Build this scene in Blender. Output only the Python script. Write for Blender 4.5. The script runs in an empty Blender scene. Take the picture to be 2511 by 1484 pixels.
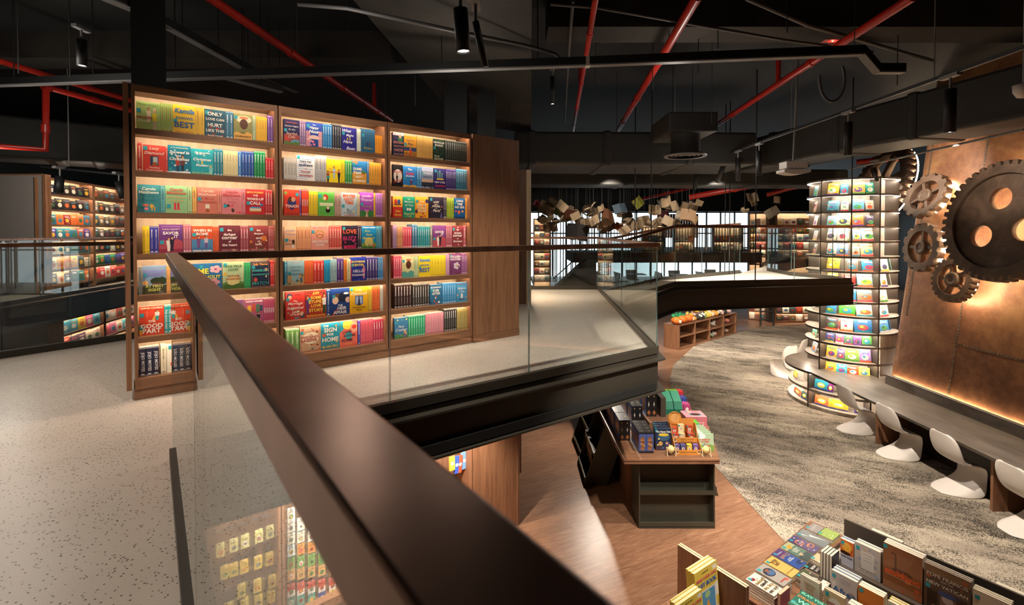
import bpy, bmesh, math, random, colorsys
from mathutils import Vector, Matrix
PI = math.pi
S = bpy.context.scene
COL = S.collection
rnd = random.Random(7)

# ------------------------------------------------------------------ camera maths (2511 x 1484)
FPX, CX, PY, PITCH, CAMZ = 1180.0, 1255.5, 588.6, math.radians(1.0), 1.315
FW = Vector((0, math.cos(PITCH), -math.sin(PITCH)))
UP = Vector((0, math.sin(PITCH), math.cos(PITCH)))
def ray(px, py):
    return Vector((1, 0, 0)) * ((px - CX) / FPX) - UP * ((py - PY) / FPX) + FW
ORG = Vector((0, 0, CAMZ))
def at_z(px, py, z):
    r = ray(px, py); return ORG + r * ((z - CAMZ) / r.z)
def at_y(px, py, y):
    r = ray(px, py); return ORG + r * (y / r.y)
def at_plane(px, py, p, n):
    r = ray(px, py); return ORG + r * ((Vector(p) - ORG).dot(n) / r.dot(n))
def at_x(px, py, x):
    r = ray(px, py); return ORG + r * (x / r.x)

# ------------------------------------------------------------------ colour helpers
def lin(c):
    return c / 12.92 if c <= .04045 else ((c + .055) / 1.055) ** 2.4
def hx(h):
    h = h.lstrip('#')
    return tuple(lin(int(h[i:i + 2], 16) / 255) for i in (0, 2, 4))
def mixc(a, b, t):
    return tuple(a[i] * (1 - t) + b[i] * t for i in range(3))
def cname(h):
    r, g, b = (int(h[i:i + 2], 16) / 255 for i in (0, 2, 4))
    H, s, v = colorsys.rgb_to_hsv(r, g, b); H *= 360
    if v < .24: return 'black'
    if s < .16: return 'white' if v > .84 else 'light grey' if v > .66 else 'grey' if v > .4 else 'charcoal'
    t = 'dark ' if v < .5 else 'pale ' if s < .42 and v > .68 else ''
    if H < 16 or H >= 345: n = 'red'
    elif H < 40: n = 'orange'
    elif H < 68: n = 'yellow'
    elif H < 160: n = 'green'
    elif H < 192: n = 'teal'
    elif H < 250: n = 'blue'
    elif H < 300: n = 'purple'
    else: n = 'pink'
    if n == 'orange' and v < .72: n = 'brown'; t = 'dark ' if v < .4 else ''
    if n == 'yellow' and v < .72: n = 'olive'; t = ''
    if t == 'pale ' and n in ('orange', 'yellow') : n = 'cream'; t = ''
    if t == 'pale ' and n == 'red': n = 'pink'; 
    if t == 'dark ' and n == 'blue': n = 'navy'; t = ''
    return t + n
ONES = 'first second third fourth fifth sixth seventh eighth ninth tenth eleventh twelfth thirteenth fourteenth fifteenth sixteenth seventeenth eighteenth nineteenth'.split()
def ordn(i):                                   # i from 1
    if i <= 19: return ONES[i - 1]
    t, o = divmod(i, 10)
    if o == 0: return ['twentieth', 'thirtieth', 'fortieth'][t - 2]
    return ['twenty', 'thirty', 'forty'][t - 2] + '-' + ONES[o - 1]

# ------------------------------------------------------------------ mesh builder
class MB:
    def __init__(s, M=None):
        s.v = []; s.f = []; s.mi = []; s.c = []; s.sm = []; s.M = M or Matrix()
    def add(s, vs, fs, slot=0, col=None, smooth=False):
        o = len(s.v); M = s.M
        s.v += [tuple(M @ Vector(p)) for p in vs]
        for f in fs:
            s.f.append(tuple(i + o for i in f)); s.mi.append(slot); s.c.append(col); s.sm.append(smooth)
        return s
    def box(s, a, b, slot=0, col=None, cols=None):
        x0, y0, z0 = a; x1, y1, z1 = b
        vs = [(x0, y0, z0), (x1, y0, z0), (x1, y1, z0), (x0, y1, z0), (x0, y0, z1), (x1, y0, z1), (x1, y1, z1), (x0, y1, z1)]
        fs = [(0, 3, 2, 1), (4, 5, 6, 7), (0, 1, 5, 4), (1, 2, 6, 5), (2, 3, 7, 6), (3, 0, 4, 7)]   # bottom top front right back left
        if cols is None: return s.add(vs, fs, slot, col)
        for f, c in zip(fs, cols): s.add(vs, [f], slot, c)
        return s
    def obox(s, c, size, R=None, slot=0, col=None):
        R = R or Matrix.Identity(3); c = Vector(c); h = Vector(size) / 2
        vs = [c + R @ Vector((x * h.x, y * h.y, z * h.z)) for x, y, z in ((-1, -1, -1), (1, -1, -1), (1, 1, -1), (-1, 1, -1), (-1, -1, 1), (1, -1, 1), (1, 1, 1), (-1, 1, 1))]
        return s.add(vs, [(0, 3, 2, 1), (4, 5, 6, 7), (0, 1, 5, 4), (1, 2, 6, 5), (2, 3, 7, 6), (3, 0, 4, 7)], slot, col)
    def prism(s, poly, z0, z1, slot=0, col=None, slot_side=None):
        n = len(poly); ar = sum(poly[i][0] * poly[(i + 1) % n][1] - poly[(i + 1) % n][0] * poly[i][1] for i in range(n))
        if ar < 0: poly = poly[::-1]
        vs = [(x, y, z0) for x, y in poly] + [(x, y, z1) for x, y in poly]
        s.add(vs, [tuple(range(n, 2 * n)), tuple(range(n - 1, -1, -1))], slot, col)
        return s.add(vs, [(i, (i + 1) % n, n + (i + 1) % n, n + i) for i in range(n)], slot if slot_side is None else slot_side, col)
    def tube(s, pts, r, n=8, slot=0, col=None, caps=True):
        pts = [Vector(p) for p in pts]; rings = []; up = Vector((0, 0, 1)); px = None
        for i, p in enumerate(pts):
            d = (pts[min(i + 1, len(pts) - 1)] - pts[max(i - 1, 0)]).normalized()
            x = (px - d * px.dot(d)) if px is not None else (up.cross(d) if abs(d.z) < .95 else Vector((1, 0, 0)).cross(d))
            x.normalize(); px = x; y = d.cross(x)
            rr = r[i] if isinstance(r, (list, tuple)) else r
            rings.append([p + (x * math.cos(2 * PI * k / n) + y * math.sin(2 * PI * k / n)) * rr for k in range(n)])
        vs = [q for g in rings for q in g]; m = len(rings)
        fs = [(i * n + k, i * n + (k + 1) % n, (i + 1) * n + (k + 1) % n, (i + 1) * n + k) for i in range(m - 1) for k in range(n)]
        s.add(vs, fs, slot, col, True)
        if caps: s.add(rings[0], [tuple(range(n - 1, -1, -1))], slot, col); s.add(rings[-1], [tuple(range(n))], slot, col)
        return s
    def lathe(s, prof, n=24, slot=0, col=None, smooth=True, c=(0, 0)):
        vs = [(c[0] + r * math.cos(2 * PI * k / n), c[1] + r * math.sin(2 * PI * k / n), z) for r, z in prof for k in range(n)]
        fs = [(i * n + k, i * n + (k + 1) % n, (i + 1) * n + (k + 1) % n, (i + 1) * n + k) for i in range(len(prof) - 1) for k in range(n)]
        return s.add(vs, fs, slot, col, smooth)
    def disc(s, r, z, n=24, slot=0, col=None, c=(0, 0), up=True):
        vs = [(c[0] + r * math.cos(2 * PI * k / n), c[1] + r * math.sin(2 * PI * k / n), z) for k in range(n)]
        return s.add(vs, [tuple(range(n)) if up else tuple(range(n - 1, -1, -1))], slot, col)
    def mesh(s, name, mats):
        me = bpy.data.meshes.new(name); me.from_pydata(s.v, [], s.f)
        for m in (mats if isinstance(mats, (list, tuple)) else [mats]): me.materials.append(m)
        me.polygons.foreach_set('material_index', s.mi); me.polygons.foreach_set('use_smooth', s.sm)
        if any(c is not None for c in s.c):
            at = me.color_attributes.new('Col', 'FLOAT_COLOR', 'CORNER'); buf = []
            for f, c in zip(s.f, s.c):
                c = c or (.5, .5, .5); buf += [c[0], c[1], c[2], 1.0] * len(f)
            at.data.foreach_set('color', buf)
        me.update(); return me
    def build(s, name, mats, parent=None, loc=None, rz=None, bevel=0):
        o = bpy.data.objects.new(name, s.mesh(name, mats)); COL.objects.link(o)
        if parent: o.parent = parent
        if loc is not None: o.location = loc
        if rz is not None: o.rotation_euler = (0, 0, rz)
        if bevel:
            m = o.modifiers.new('edge', 'BEVEL'); m.width = bevel; m.segments = 2; m.limit_method = 'ANGLE'; m.angle_limit = .6
        return o
LABELS = {}
def tag(o, label, cat, group=None):
    o['label'] = label; o['category'] = cat
    if group: o['group'] = group
    LABELS.setdefault(label.lower(), []).append(o.name)
    return o
def empty(name, label, cat, loc=(0, 0, 0), rz=0, group=None):
    o = bpy.data.objects.new(name, None); COL.objects.link(o); o.empty_display_size = .1
    o.location = loc; o.rotation_euler = (0, 0, rz)
    return tag(o, label, cat, group)
def struct(o):
    o['kind'] = 'structure'; return o
def copy_tree(o, parent=None):
    c = o.copy(); COL.objects.link(c)
    if parent: c.parent = parent; c.matrix_parent_inverse = o.matrix_parent_inverse
    for ch in o.children: copy_tree(ch, c)
    return c

_tc = {}
def text_mesh(t, bold=.012, shear=0.0):
    k = (t, bold, shear)
    if k not in _tc:
        cu = bpy.data.curves.new('lettering', 'FONT'); cu.body = t; cu.resolution_u = 2; cu.offset = bold; cu.shear = shear; cu.align_x = 'LEFT'
        ob = bpy.data.objects.new('lettering', cu); COL.objects.link(ob)
        dg = bpy.context.evaluated_depsgraph_get(); me = ob.evaluated_get(dg).to_mesh()
        vs = [tuple(v.co[:2]) for v in me.vertices]; fs = [tuple(p.vertices) for p in me.polygons]
        ob.evaluated_get(dg).to_mesh_clear(); COL.objects.unlink(ob); bpy.data.objects.remove(ob); bpy.data.curves.remove(cu)
        if vs:
            x0 = min(v[0] for v in vs); x1 = max(v[0] for v in vs); y0 = min(v[1] for v in vs); y1 = max(v[1] for v in vs)
            vs = [(v[0] - (x0 + x1) / 2, v[1] - (y0 + y1) / 2) for v in vs]
            _tc[k] = (vs, fs, max(x1 - x0, 1e-4), max(y1 - y0, 1e-4))
        else: _tc[k] = ([], [], 1, 1)
    return _tc[k]
def add_text(mb, t, org, ax, ay, wmax, hmax, col=None, slot=0, bold=.012, shear=0.0):
    """lettering centred at org, running along ax with its height along ay, fitted inside wmax x hmax"""
    vs, fs, w, h = text_mesh(t, bold, shear); k = min(wmax / w, hmax / h); org = Vector(org); ax = Vector(ax); ay = Vector(ay)
    n = ax.cross(ay)
    mb.add([org + ax * (x * k) + ay * (y * k) for x, y in vs], fs, slot, col)
    return w * k, h * k

# ------------------------------------------------------------------ materials
def mat(name, base=(.5, .5, .5), rough=.5, metal=0.0, spec=.5, emit=None, es=0.0, coat=0.0):
    m = bpy.data.materials.new(name); m.use_nodes = True; b = m.node_tree.nodes['Principled BSDF']
    b.inputs['Base Color'].default_value = (*base, 1); b.inputs['Roughness'].default_value = rough; b.inputs['Metallic'].default_value = metal
    b.inputs['Specular IOR Level'].default_value = spec; b.inputs['Coat Weight'].default_value = coat
    if emit: b.inputs['Emission Color'].default_value = (*emit, 1); b.inputs['Emission Strength'].default_value = es
    return m
def N(m, t, **kw):
    n = m.node_tree.nodes.new(t)
    for k, v in kw.items():
        if k in n.inputs.keys(): n.inputs[k].default_value = v
        else: setattr(n, k, v)
    return n
def L(m, a, b): m.node_tree.links.new(a, b)
def bsdf(m): return m.node_tree.nodes['Principled BSDF']
def coords(m, scale=(1, 1, 1), kind='Object', rot=(0, 0, 0)):
    t = N(m, 'ShaderNodeTexCoord'); mp = N(m, 'ShaderNodeMapping'); mp.inputs['Scale'].default_value = scale; mp.inputs['Rotation'].default_value = rot
    L(m, t.outputs[kind], mp.inputs['Vector']); return mp.outputs['Vector']
def ramp(m, fac, stops, interp='LINEAR'):
    r = N(m, 'ShaderNodeValToRGB'); r.color_ramp.interpolation = interp; e = r.color_ramp.elements
    while len(e) < len(stops): e.new(.5)
    for i, (p, c) in enumerate(stops): e[i].position = p; e[i].color = (*c, 1)
    L(m, fac, r.inputs['Fac']); return r.outputs['Color']
def mixn(m, fac, a, b, mode='MIX'):
    n = N(m, 'ShaderNodeMix', data_type='RGBA', blend_type=mode)
    for sock, v in ((n.inputs[0], fac), (n.inputs[6], a), (n.inputs[7], b)):
        if hasattr(v, 'node'): L(m, v, sock)
        else: sock.default_value = (*v, 1) if isinstance(v, tuple) else v
    return n.outputs[2]
def bump(m, h, strength=.2, dist=.01):
    b = N(m, 'ShaderNodeBump', Strength=strength, Distance=dist); L(m, h, b.inputs['Height']); L(m, b.outputs['Normal'], bsdf(m).inputs['Normal'])
def wood(name, a, b, sc=(28, 28, 1.6), rough=.45, coat=0.0, kind='Object'):
    m = mat(name, a, rough, coat=coat); v = coords(m, sc, kind)
    n1 = N(m, 'ShaderNodeTexNoise', Scale=1.0, Detail=6.0, Roughness=.6, Distortion=.6); L(m, v, n1.inputs['Vector'])
    c = ramp(m, n1.outputs['Fac'], [(.30, b), (.52, mixc(a, b, .35)), (.72, a)])
    L(m, c, bsdf(m).inputs['Base Color']); bump(m, n1.outputs['Fac'], .08, .002); return m
MT = {}
MT['oak'] = wood('oak_veneer', hx('986c4e'), hx('734d36'))
MT['oak_dark'] = wood('oak_veneer_dark', hx('85604a'), hx('654733'))
MT['maple'] = wood('maple_back_panel', hx('e8d0ae'), hx('d3b48c'), (20, 20, 2.2), .5)
MT['oak_h'] = wood('oak_veneer_horizontal', hx('94694d'), hx('6c4b36'), (2, 22, 22), .4)
MT['black'] = mat('black_paint', (.012, .012, .012), .55)
MT['blacksoft'] = mat('black_ceiling_paint', (.008, .008, .0075), .8)
MT['ductgrey'] = mat('dark_duct_paint', (.022, .021, .019), .65)
MT['steel'] = mat('dark_painted_steel', hx('38342d'), .45)
MT['pewter'] = mat('dark_olive_metal_sheet', hx('4a483d'), .4, .2)
MT['tray'] = mat('grey_metal_trunking', (.09, .085, .085), .5)
MT['alu'] = mat('brushed_aluminium', (.55, .55, .55), .35, .9)
MT['white'] = mat('white_plastic', hx('e6ddd5'), .38)
MT['offwhite'] = mat('off_white_paint', (.7, .7, .68), .6)
MT['red'] = mat('red_pipe_enamel', hx('b2281c'), .32)
MT['chrome'] = mat('zinc_plated_clip', (.6, .6, .6), .3, .9)
MT['wallgrey'] = mat('grey_plaster', hx('8c8784'), .8)
# bronze handrail
m = MT['bronze'] = mat('bronze_sheet', hx('7a543f'), .3, .9)
v = coords(m, (6, 6, 6)); n = N(m, 'ShaderNodeTexNoise', Scale=1.3, Detail=4.0); L(m, v, n.inputs['Vector'])
L(m, ramp(m, n.outputs['Fac'], [(.3, hx('856250')), (.7, hx('ab8470'))]), bsdf(m).inputs['Base Color'])
# terrazzo
m = MT['terrazzo'] = mat('terrazzo', hx('cfc2b4'), .34)
v = coords(m, (1, 1, 1))
vo = N(m, 'ShaderNodeTexVoronoi', Scale=62.0, Randomness=1.0); L(m, v, vo.inputs['Vector'])
vo2 = N(m, 'ShaderNodeTexVoronoi', Scale=140.0, Randomness=1.0); L(m, v, vo2.inputs['Vector'])
sp1 = ramp(m, vo.outputs['Distance'], [(.0, (1, 1, 1)), (.22, (1, 1, 1)), (.28, (0, 0, 0))])
sel = N(m, 'ShaderNodeSeparateColor'); L(m, vo.outputs['Color'], sel.inputs['Color'])
pick = N(m, 'ShaderNodeMath', operation='GREATER_THAN'); L(m, sel.outputs['Red'], pick.inputs[0]); pick.inputs[1].default_value = .42
mul = N(m, 'ShaderNodeMath', operation='MULTIPLY'); L(m, sp1, mul.inputs[0]); L(m, pick.outputs[0], mul.inputs[1])
chip = ramp(m, sel.outputs['Green'], [(0, hx('3a322c')), (.5, hx('574a3f')), (.8, hx('7d6c5b')), (1, hx('48423d'))])
sp2 = ramp(m, vo2.outputs['Distance'], [(.0, (1, 1, 1)), (.12, (1, 1, 1)), (.2, (0, 0, 0))])
sel2 = N(m, 'ShaderNodeSeparateColor'); L(m, vo2.outputs['Color'], sel2.inputs['Color'])
pick2 = N(m, 'ShaderNodeMath', operation='GREATER_THAN'); L(m, sel2.outputs['Blue'], pick2.inputs[0]); pick2.inputs[1].default_value = .6
mul2 = N(m, 'ShaderNodeMath', operation='MULTIPLY'); L(m, sp2, mul2.inputs[0]); L(m, pick2.outputs[0], mul2.inputs[1])
cl = N(m, 'ShaderNodeTexNoise', Scale=1.2, Detail=3.0); L(m, v, cl.inputs['Vector'])
base = ramp(m, cl.outputs['Fac'], [(.3, hx('c3b8ac')), (.7, hx('d2c8bc'))])
L(m, mixn(m, mul.outputs[0], mixn(m, mul2.outputs[0], base, hx('8a7a6b')), chip), bsdf(m).inputs['Base Color'])
# wood-look vinyl planks (lower floor)
m = MT['vinyl'] = mat('oak_vinyl_planks', hx('9a6a48'), .36)
v = coords(m, (1, 1, 1), rot=(0, 0, math.radians(-25.5)))
br = N(m, 'ShaderNodeTexBrick', Scale=1.0); br.offset = .37; br.inputs['Mortar Size'].default_value = .0015; br.inputs['Brick Width'].default_value = 1.25; br.inputs['Row Height'].default_value = .17
br.inputs['Color1'].default_value = (.2, .2, .2, 1); br.inputs['Color2'].default_value = (.8, .8, .8, 1); br.inputs['Mortar'].default_value = (.25, .25, .25, 1); L(m, v, br.inputs['Vector'])
st = N(m, 'ShaderNodeMapping'); st.inputs['Scale'].default_value = (2.2, 26, 1); L(m, v, st.inputs['Vector'])
ad = N(m, 'ShaderNodeVectorMath', operation='ADD'); L(m, st.outputs['Vector'], ad.inputs[0]); L(m, br.outputs['Color'], ad.inputs[1])
ng = N(m, 'ShaderNodeTexNoise', Scale=1.6, Detail=7.0, Roughness=.62, Distortion=1.1); L(m, ad.outputs[0], ng.inputs['Vector'])
g = ramp(m, ng.outputs['Fac'], [(.28, hx('755140')), (.5, hx('8f684f')), (.7, hx('a58065'))])
tone = ramp(m, br.outputs['Color'], [(.2, (.86,) * 3), (.8, (1.06,) * 3)])
L(m, mixn(m, 1.0, g, tone, 'MULTIPLY'), bsdf(m).inputs['Base Color']); bump(m, ng.outputs['Fac'], .05, .002)
# carpet
m = MT['carpet'] = mat('patterned_carpet', hx('b5a797'), .95, spec=.1)
v = coords(m, (1, 1, 1), rot=(0, 0, math.radians(28)))
def stretch(sx, sy, sc=1.0, det=2.0):
    st = N(m, 'ShaderNodeMapping'); st.inputs['Scale'].default_value = (sx, sy, 1); L(m, v, st.inputs['Vector'])
    n_ = N(m, 'ShaderNodeTexNoise', Scale=sc, Detail=det, Roughness=.6); L(m, st.outputs['Vector'], n_.inputs['Vector']); return n_.outputs['Fac']
def mth(op, a, b):
    n_ = N(m, 'ShaderNodeMath', operation=op)
    for i, q in enumerate((a, b)):
        if hasattr(q, 'node'): L(m, q, n_.inputs[i])
        else: n_.inputs[i].default_value = q
    return n_.outputs[0]
fleck = mth('MAXIMUM', stretch(48, 150), mth('SUBTRACT', stretch(150, 42), .02))
mask = mth('ADD', mth('MULTIPLY', stretch(2.2, 5.5, 1.0, 4.0), .62), mth('MULTIPLY', stretch(.7, 1.1, 1.0, 3.0), .38))
thr = mth('SUBTRACT', .845, mth('MULTIPLY', mask, .58))
ink = ramp(m, mth('SUBTRACT', fleck, thr), [(.0, (0, 0, 0)), (.035, (1, 1, 1))])
bs = ramp(m, stretch(.5, 1.6, 1.0, 3.0), [(.34, hx('8d8174')), (.5, hx('a49788')), (.66, hx('bfb29e'))])
L(m, mixn(m, ink, bs, hx('3b3731')), bsdf(m).inputs['Base Color'])
# oxidised copper wall
m = MT['copper'] = mat('aged_copper_cladding', hx('7b4d33'), .48, .35)
v = coords(m, (1, 1, 1)); n1 = N(m, 'ShaderNodeTexNoise', Scale=.9, Detail=6.0, Roughness=.6, Distortion=.7); L(m, v, n1.inputs['Vector'])
n2 = N(m, 'ShaderNodeTexNoise', Scale=9.0, Detail=5.0, Roughness=.7); L(m, v, n2.inputs['Vector'])
c1 = ramp(m, n1.outputs['Fac'], [(.30, hx('573829')), (.5, hx('7b523b')), (.66, hx('a0764f'))])
L(m, mixn(m, .35, c1, ramp(m, n2.outputs['Fac'], [(.35, hx('563726')), (.65, hx('966c4d'))])), bsdf(m).inputs['Base Color']); bump(m, n2.outputs['Fac'], .12, .004)
m = MT['gear'] = mat('rusty_gear_paint', hx('5d4632'), .55, .1)
v = coords(m, (1, 1, 1)); n1 = N(m, 'ShaderNodeTexNoise', Scale=3.0, Detail=6.0, Roughness=.65, Distortion=.5); L(m, v, n1.inputs['Vector'])
L(m, ramp(m, n1.outputs['Fac'], [(.3, hx('41332a')), (.5, hx('5c4839')), (.7, hx('796050'))]), bsdf(m).inputs['Base Color']); bump(m, n1.outputs['Fac'], .15, .006)
# concrete-grey laminate of the round shelving
m = MT['laminate'] = mat('concrete_laminate', hx('b3a99c'), .5)
v = coords(m, (9, 9, 1.5)); n1 = N(m, 'ShaderNodeTexNoise', Scale=1.0, Detail=5.0); L(m, v, n1.inputs['Vector'])
L(m, ramp(m, n1.outputs['Fac'], [(.3, hx('a09588')), (.7, hx('c4bbae'))]), bsdf(m).inputs['Base Color'])
m = MT['desk'] = mat('grey_desk_laminate', hx('6f665e'), .36)
v = coords(m, (8, 2, 8)); n1 = N(m, 'ShaderNodeTexNoise', Scale=1.0, Detail=5.0); L(m, v, n1.inputs['Vector'])
L(m, ramp(m, n1.outputs['Fac'], [(.35, hx('645c55')), (.7, hx('7f766d'))]), bsdf(m).inputs['Base Color'])
MT['shelfedge'] = mat('dark_edge_band', hx('4d443c'), .4)
# printed covers: colour from the mesh's own print
def printed(name, rough, coat):
    m = mat(name, rough=rough, coat=coat); a = N(m, 'ShaderNodeVertexColor', layer_name='Col'); L(m, a.outputs['Color'], bsdf(m).inputs['Base Color'])
    bsdf(m).inputs['Coat Roughness'].default_value = .12; return m
MT['print'] = printed('printed_cover', .42, .35)
MT['matt'] = printed('matt_print', .6, 0)
MT['pages'] = mat('book_pages', hx('e3d7c3'), .8)
MT['sticker'] = mat('teal_price_sticker', hx('2f9aa8'), .5)
# glass: clear sheet with true grazing reflection
def glass(name, tint):
    m = bpy.data.materials.new(name); m.use_nodes = True; nt = m.node_tree; nt.nodes.clear()
    out = nt.nodes.new('ShaderNodeOutputMaterial'); mixs = nt.nodes.new('ShaderNodeMixShader'); tr = nt.nodes.new('ShaderNodeBsdfTransparent'); gl = nt.nodes.new('ShaderNodeBsdfGlossy')
    tr.inputs['Color'].default_value = (*tint, 1); gl.inputs['Roughness'].default_value = .0; gl.inputs['Color'].default_value = (.97, 1, .99, 1)
    ge = nt.nodes.new('ShaderNodeNewGeometry'); dot = nt.nodes.new('ShaderNodeVectorMath'); dot.operation = 'DOT_PRODUCT'
    nt.links.new(ge.outputs['Normal'], dot.inputs[0]); nt.links.new(ge.outputs['Incoming'], dot.inputs[1])
    def mth(op, a, b=None):
        n = nt.nodes.new('ShaderNodeMath'); n.operation = op
        for i, v in enumerate((a, b)):
            if v is None: continue
            if hasattr(v, 'node'): nt.links.new(v, n.inputs[i])
            else: n.inputs[i].default_value = v
        return n.outputs[0]
    ab = mth('ABSOLUTE', dot.outputs['Value']); p = mth('POWER', mth('SUBTRACT', 1.0, ab), 5.0)
    fac = mth('MINIMUM', mth('ADD', mth('MULTIPLY', p, .95), .042), 1.0)
    nt.links.new(fac, mixs.inputs[0]); nt.links.new(tr.outputs[0], mixs.inputs[1]); nt.links.new(gl.outputs[0], mixs.inputs[2]); nt.links.new(mixs.outputs[0], out.inputs[0]); return m
MT['glass'] = glass('balustrade_glass', (.955, .975, .968))
MT['glassedge'] = mat('glass_edge', hx('6f8a88'), .15, spec=.8)
def led(name, c, s): return mat(name, (.9, .9, .9), .5, emit=c, es=s)
MT['led'] = led('warm_led', (1.0, .82, .62), 34.0)
MT['led2'] = led('neutral_led', (1.0, .86, .70), 36.0)
MT['lamp'] = led('spot_lens', (1.0, .9, .78), 20.0)
MT['gearled'] = led('gear_led', (1.0, .74, .46), 90.0)
MT['cove'] = led('cove_led', (1.0, .68, .38), 30.0)
# ------------------------------------------------------------------ THE SHELL: mezzanine, lower floor, balustrades
B1 = Vector((-1.94, 2.74, 0)); C1 = Vector((1.57, 5.20, 0)); D1 = Vector((1.95, 10.0, 0)); E1 = Vector((1.95, 11.3, 0))
NEAR0 = Vector((1.617, -2.0, 0)); LOWZ = -2.43; SLAB = .40
def d2(a, b): return (Vector((b[0], b[1], 0)) - Vector((a[0], a[1], 0))).normalized()
mb = MB()
deck = [(1.617, -2.0), (B1.x, B1.y), (C1.x, C1.y), (D1.x, D1.y), (E1.x, E1.y), (-1.0, 11.3), (-3.1, 8.1), (-4.67, 5.86), (-5.29, 4.97), (-9.3, -.8), (-9.3, -3.2), (1.617, -3.2)]
mb.prism(deck, -.30, 0, 0, slot_side=1)
struct(mb.build('floor', [MT['terrazzo'], MT['steel']]))
mb = MB(); mb.box((-24, -6, LOWZ - .2), (34, 40, LOWZ)); struct(mb.build('floor_lower', MT['vinyl']))
# carpet: a large rounded field inlaid in the lower floor
cp = [at_z(px, py, LOWZ) for px, py in ((1990, 1400), (1917, 1322), (1830, 1228), (1750, 1140), (1690, 1050), (1655, 985), (1641, 935), (1652, 895), (1700, 851), (1755, 828), (1800, 813), (1880, 801), (1975, 795))]
cpoly = [(p.x, p.y) for p in cp] + [(15, 19.4), (15, 2.2), (5.2, 2.2), (3.6, 4.2)]
mb = MB(); mb.prism(cpoly, LOWZ, LOWZ + .006); struct(mb.build('floor_carpet', MT['carpet']))

def run(mb, a, b, off, half, z0, z1, slot=0, ext0=0, ext1=0):
    """bar along a->b, sideways offset off (positive = right of travel), half width"""
    d = d2(a, b); n = Vector((d.y, -d.x, 0)); a = Vector((a[0], a[1], 0)) - d * ext0; b = Vector((b[0], b[1], 0)) + d * ext1
    q = [a + n * (off - half), b + n * (off - half), b + n * (off + half), a + n * (off + half)]
    mb.prism([(p.x, p.y) for p in q], z0, z1, slot)
def balustrade(name, label, path, seams, railz=1.195, zb=0.0, railw=.054, base=True):
    """glass balustrade along path: handrail, base channels and separate panes, seams = fractions per leg"""
    r = empty(name, label, 'balustrade', (path[0][0], path[0][1], zb)); inv = Matrix.Translation((-path[0][0], -path[0][1], -zb))
    rail = MB(inv); n = len(path)
    P = [Vector((p[0], p[1], 0)) for p in path]; hw = railw / 2
    lf = []; rt = []
    for i, p in enumerate(P):
        d0 = d2(P[i - 1], p) if i else None; d1 = d2(p, P[i + 1]) if i < n - 1 else None
        d = ((d0 or d1) + (d1 or d0)).normalized(); nn = Vector((d.y, -d.x, 0)); k = 1 / max(.3, nn.dot(Vector(((d1 or d0).y, -(d1 or d0).x, 0))))
        lf.append(p - nn * hw * k); rt.append(p + nn * hw * k)
    zt = [zb + railz + (path[i][2] if len(path[i]) > 2 else 0) for i in range(n)]
    for i in range(n - 1):
        a, b, c, d = lf[i], lf[i + 1], rt[i + 1], rt[i]
        vs = [(a.x, a.y, zt[i] - .045), (d.x, d.y, zt[i] - .045), (c.x, c.y, zt[i + 1] - .045), (b.x, b.y, zt[i + 1] - .045), (a.x, a.y, zt[i]), (d.x, d.y, zt[i]), (c.x, c.y, zt[i + 1]), (b.x, b.y, zt[i + 1])]
        rail.add(vs, [(0, 3, 2, 1), (4, 5, 6, 7), (0, 1, 5, 4), (1, 2, 6, 5), (2, 3, 7, 6), (3, 0, 4, 7)])
    rail.build('handrail', MT['bronze'], r, bevel=.003)
    ch = MB(inv)
    for i in range(n - 1):
        dz0 = path[i][2] if len(path[i]) > 2 else 0; dz1 = path[i + 1][2] if len(path[i + 1]) > 2 else 0
        a, b = P[i], P[i + 1]; d = d2(a, b); nn = Vector((d.y, -d.x, 0))
        def slab(mbx, s0, s1, h, z0, z1, slot=0):
            q0 = a.lerp(b, s0); q1 = a.lerp(b, s1); za = zb + dz0 + (dz1 - dz0) * s0; zc = zb + dz0 + (dz1 - dz0) * s1
            vs = [q0 - nn * h + Vector((0, 0, za + z0)), q0 + nn * h + Vector((0, 0, za + z0)), q1 + nn * h + Vector((0, 0, zc + z0)), q1 - nn * h + Vector((0, 0, zc + z0)),
                  q0 - nn * h + Vector((0, 0, za + z1)), q0 + nn * h + Vector((0, 0, za + z1)), q1 + nn * h + Vector((0, 0, zc + z1)), q1 - nn * h + Vector((0, 0, zc + z1))]
            mbx.add(vs, [(3, 2, 1, 0), (4, 5, 6, 7), (0, 1, 5, 4), (2, 3, 7, 6)], slot); mbx.add(vs, [(1, 2, 6, 5), (3, 0, 4, 7)], 1 if slot == 9 else slot)
            return vs
        if base: slab(ch, 0, 1, .022, 0.0, .075)
        ss = [0] + list(seams[i]) + [1]; ln = (b - a).length
        for k in range(len(ss) - 1):
            g = MB(inv); s0 = ss[k] + .004 / ln; s1 = ss[k + 1] - .004 / ln
            vs = slab(g, s0, s1, .006, .012, railz - .046)
            g.mi = [0, 0, 1, 1, 0, 0]
            # faces order: bottom, top, end, end, side, side
            g.build('glass_pane', [MT['glass'], MT['glassedge']], r)
    if base: ch.build('base_channel', MT['steel'], r)
    return r
near_len = (Vector((NEAR0.x, NEAR0.y, 0)) - Vector((B1.x, B1.y, 0))).length
balustrade('glass_balustrade', 'glass balustrade with bronze handrail running toward the camera around the floor opening', [(1.617, -2.0), (B1.x, B1.y), (C1.x, C1.y), (D1.x, D1.y + .9), (-.9, 10.95)],
           [[.30, .69], [.30, .595], [.42, .8], [.4]])
balustrade('glass_balustrade', 'glass balustrade with bronze handrail left of the oak bookcase', [(-8.91, -.2), (-5.29, 4.97), (-4.67, 5.86), (-3.3, 7.83)], [[.35, .7], [.5], []])

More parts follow.
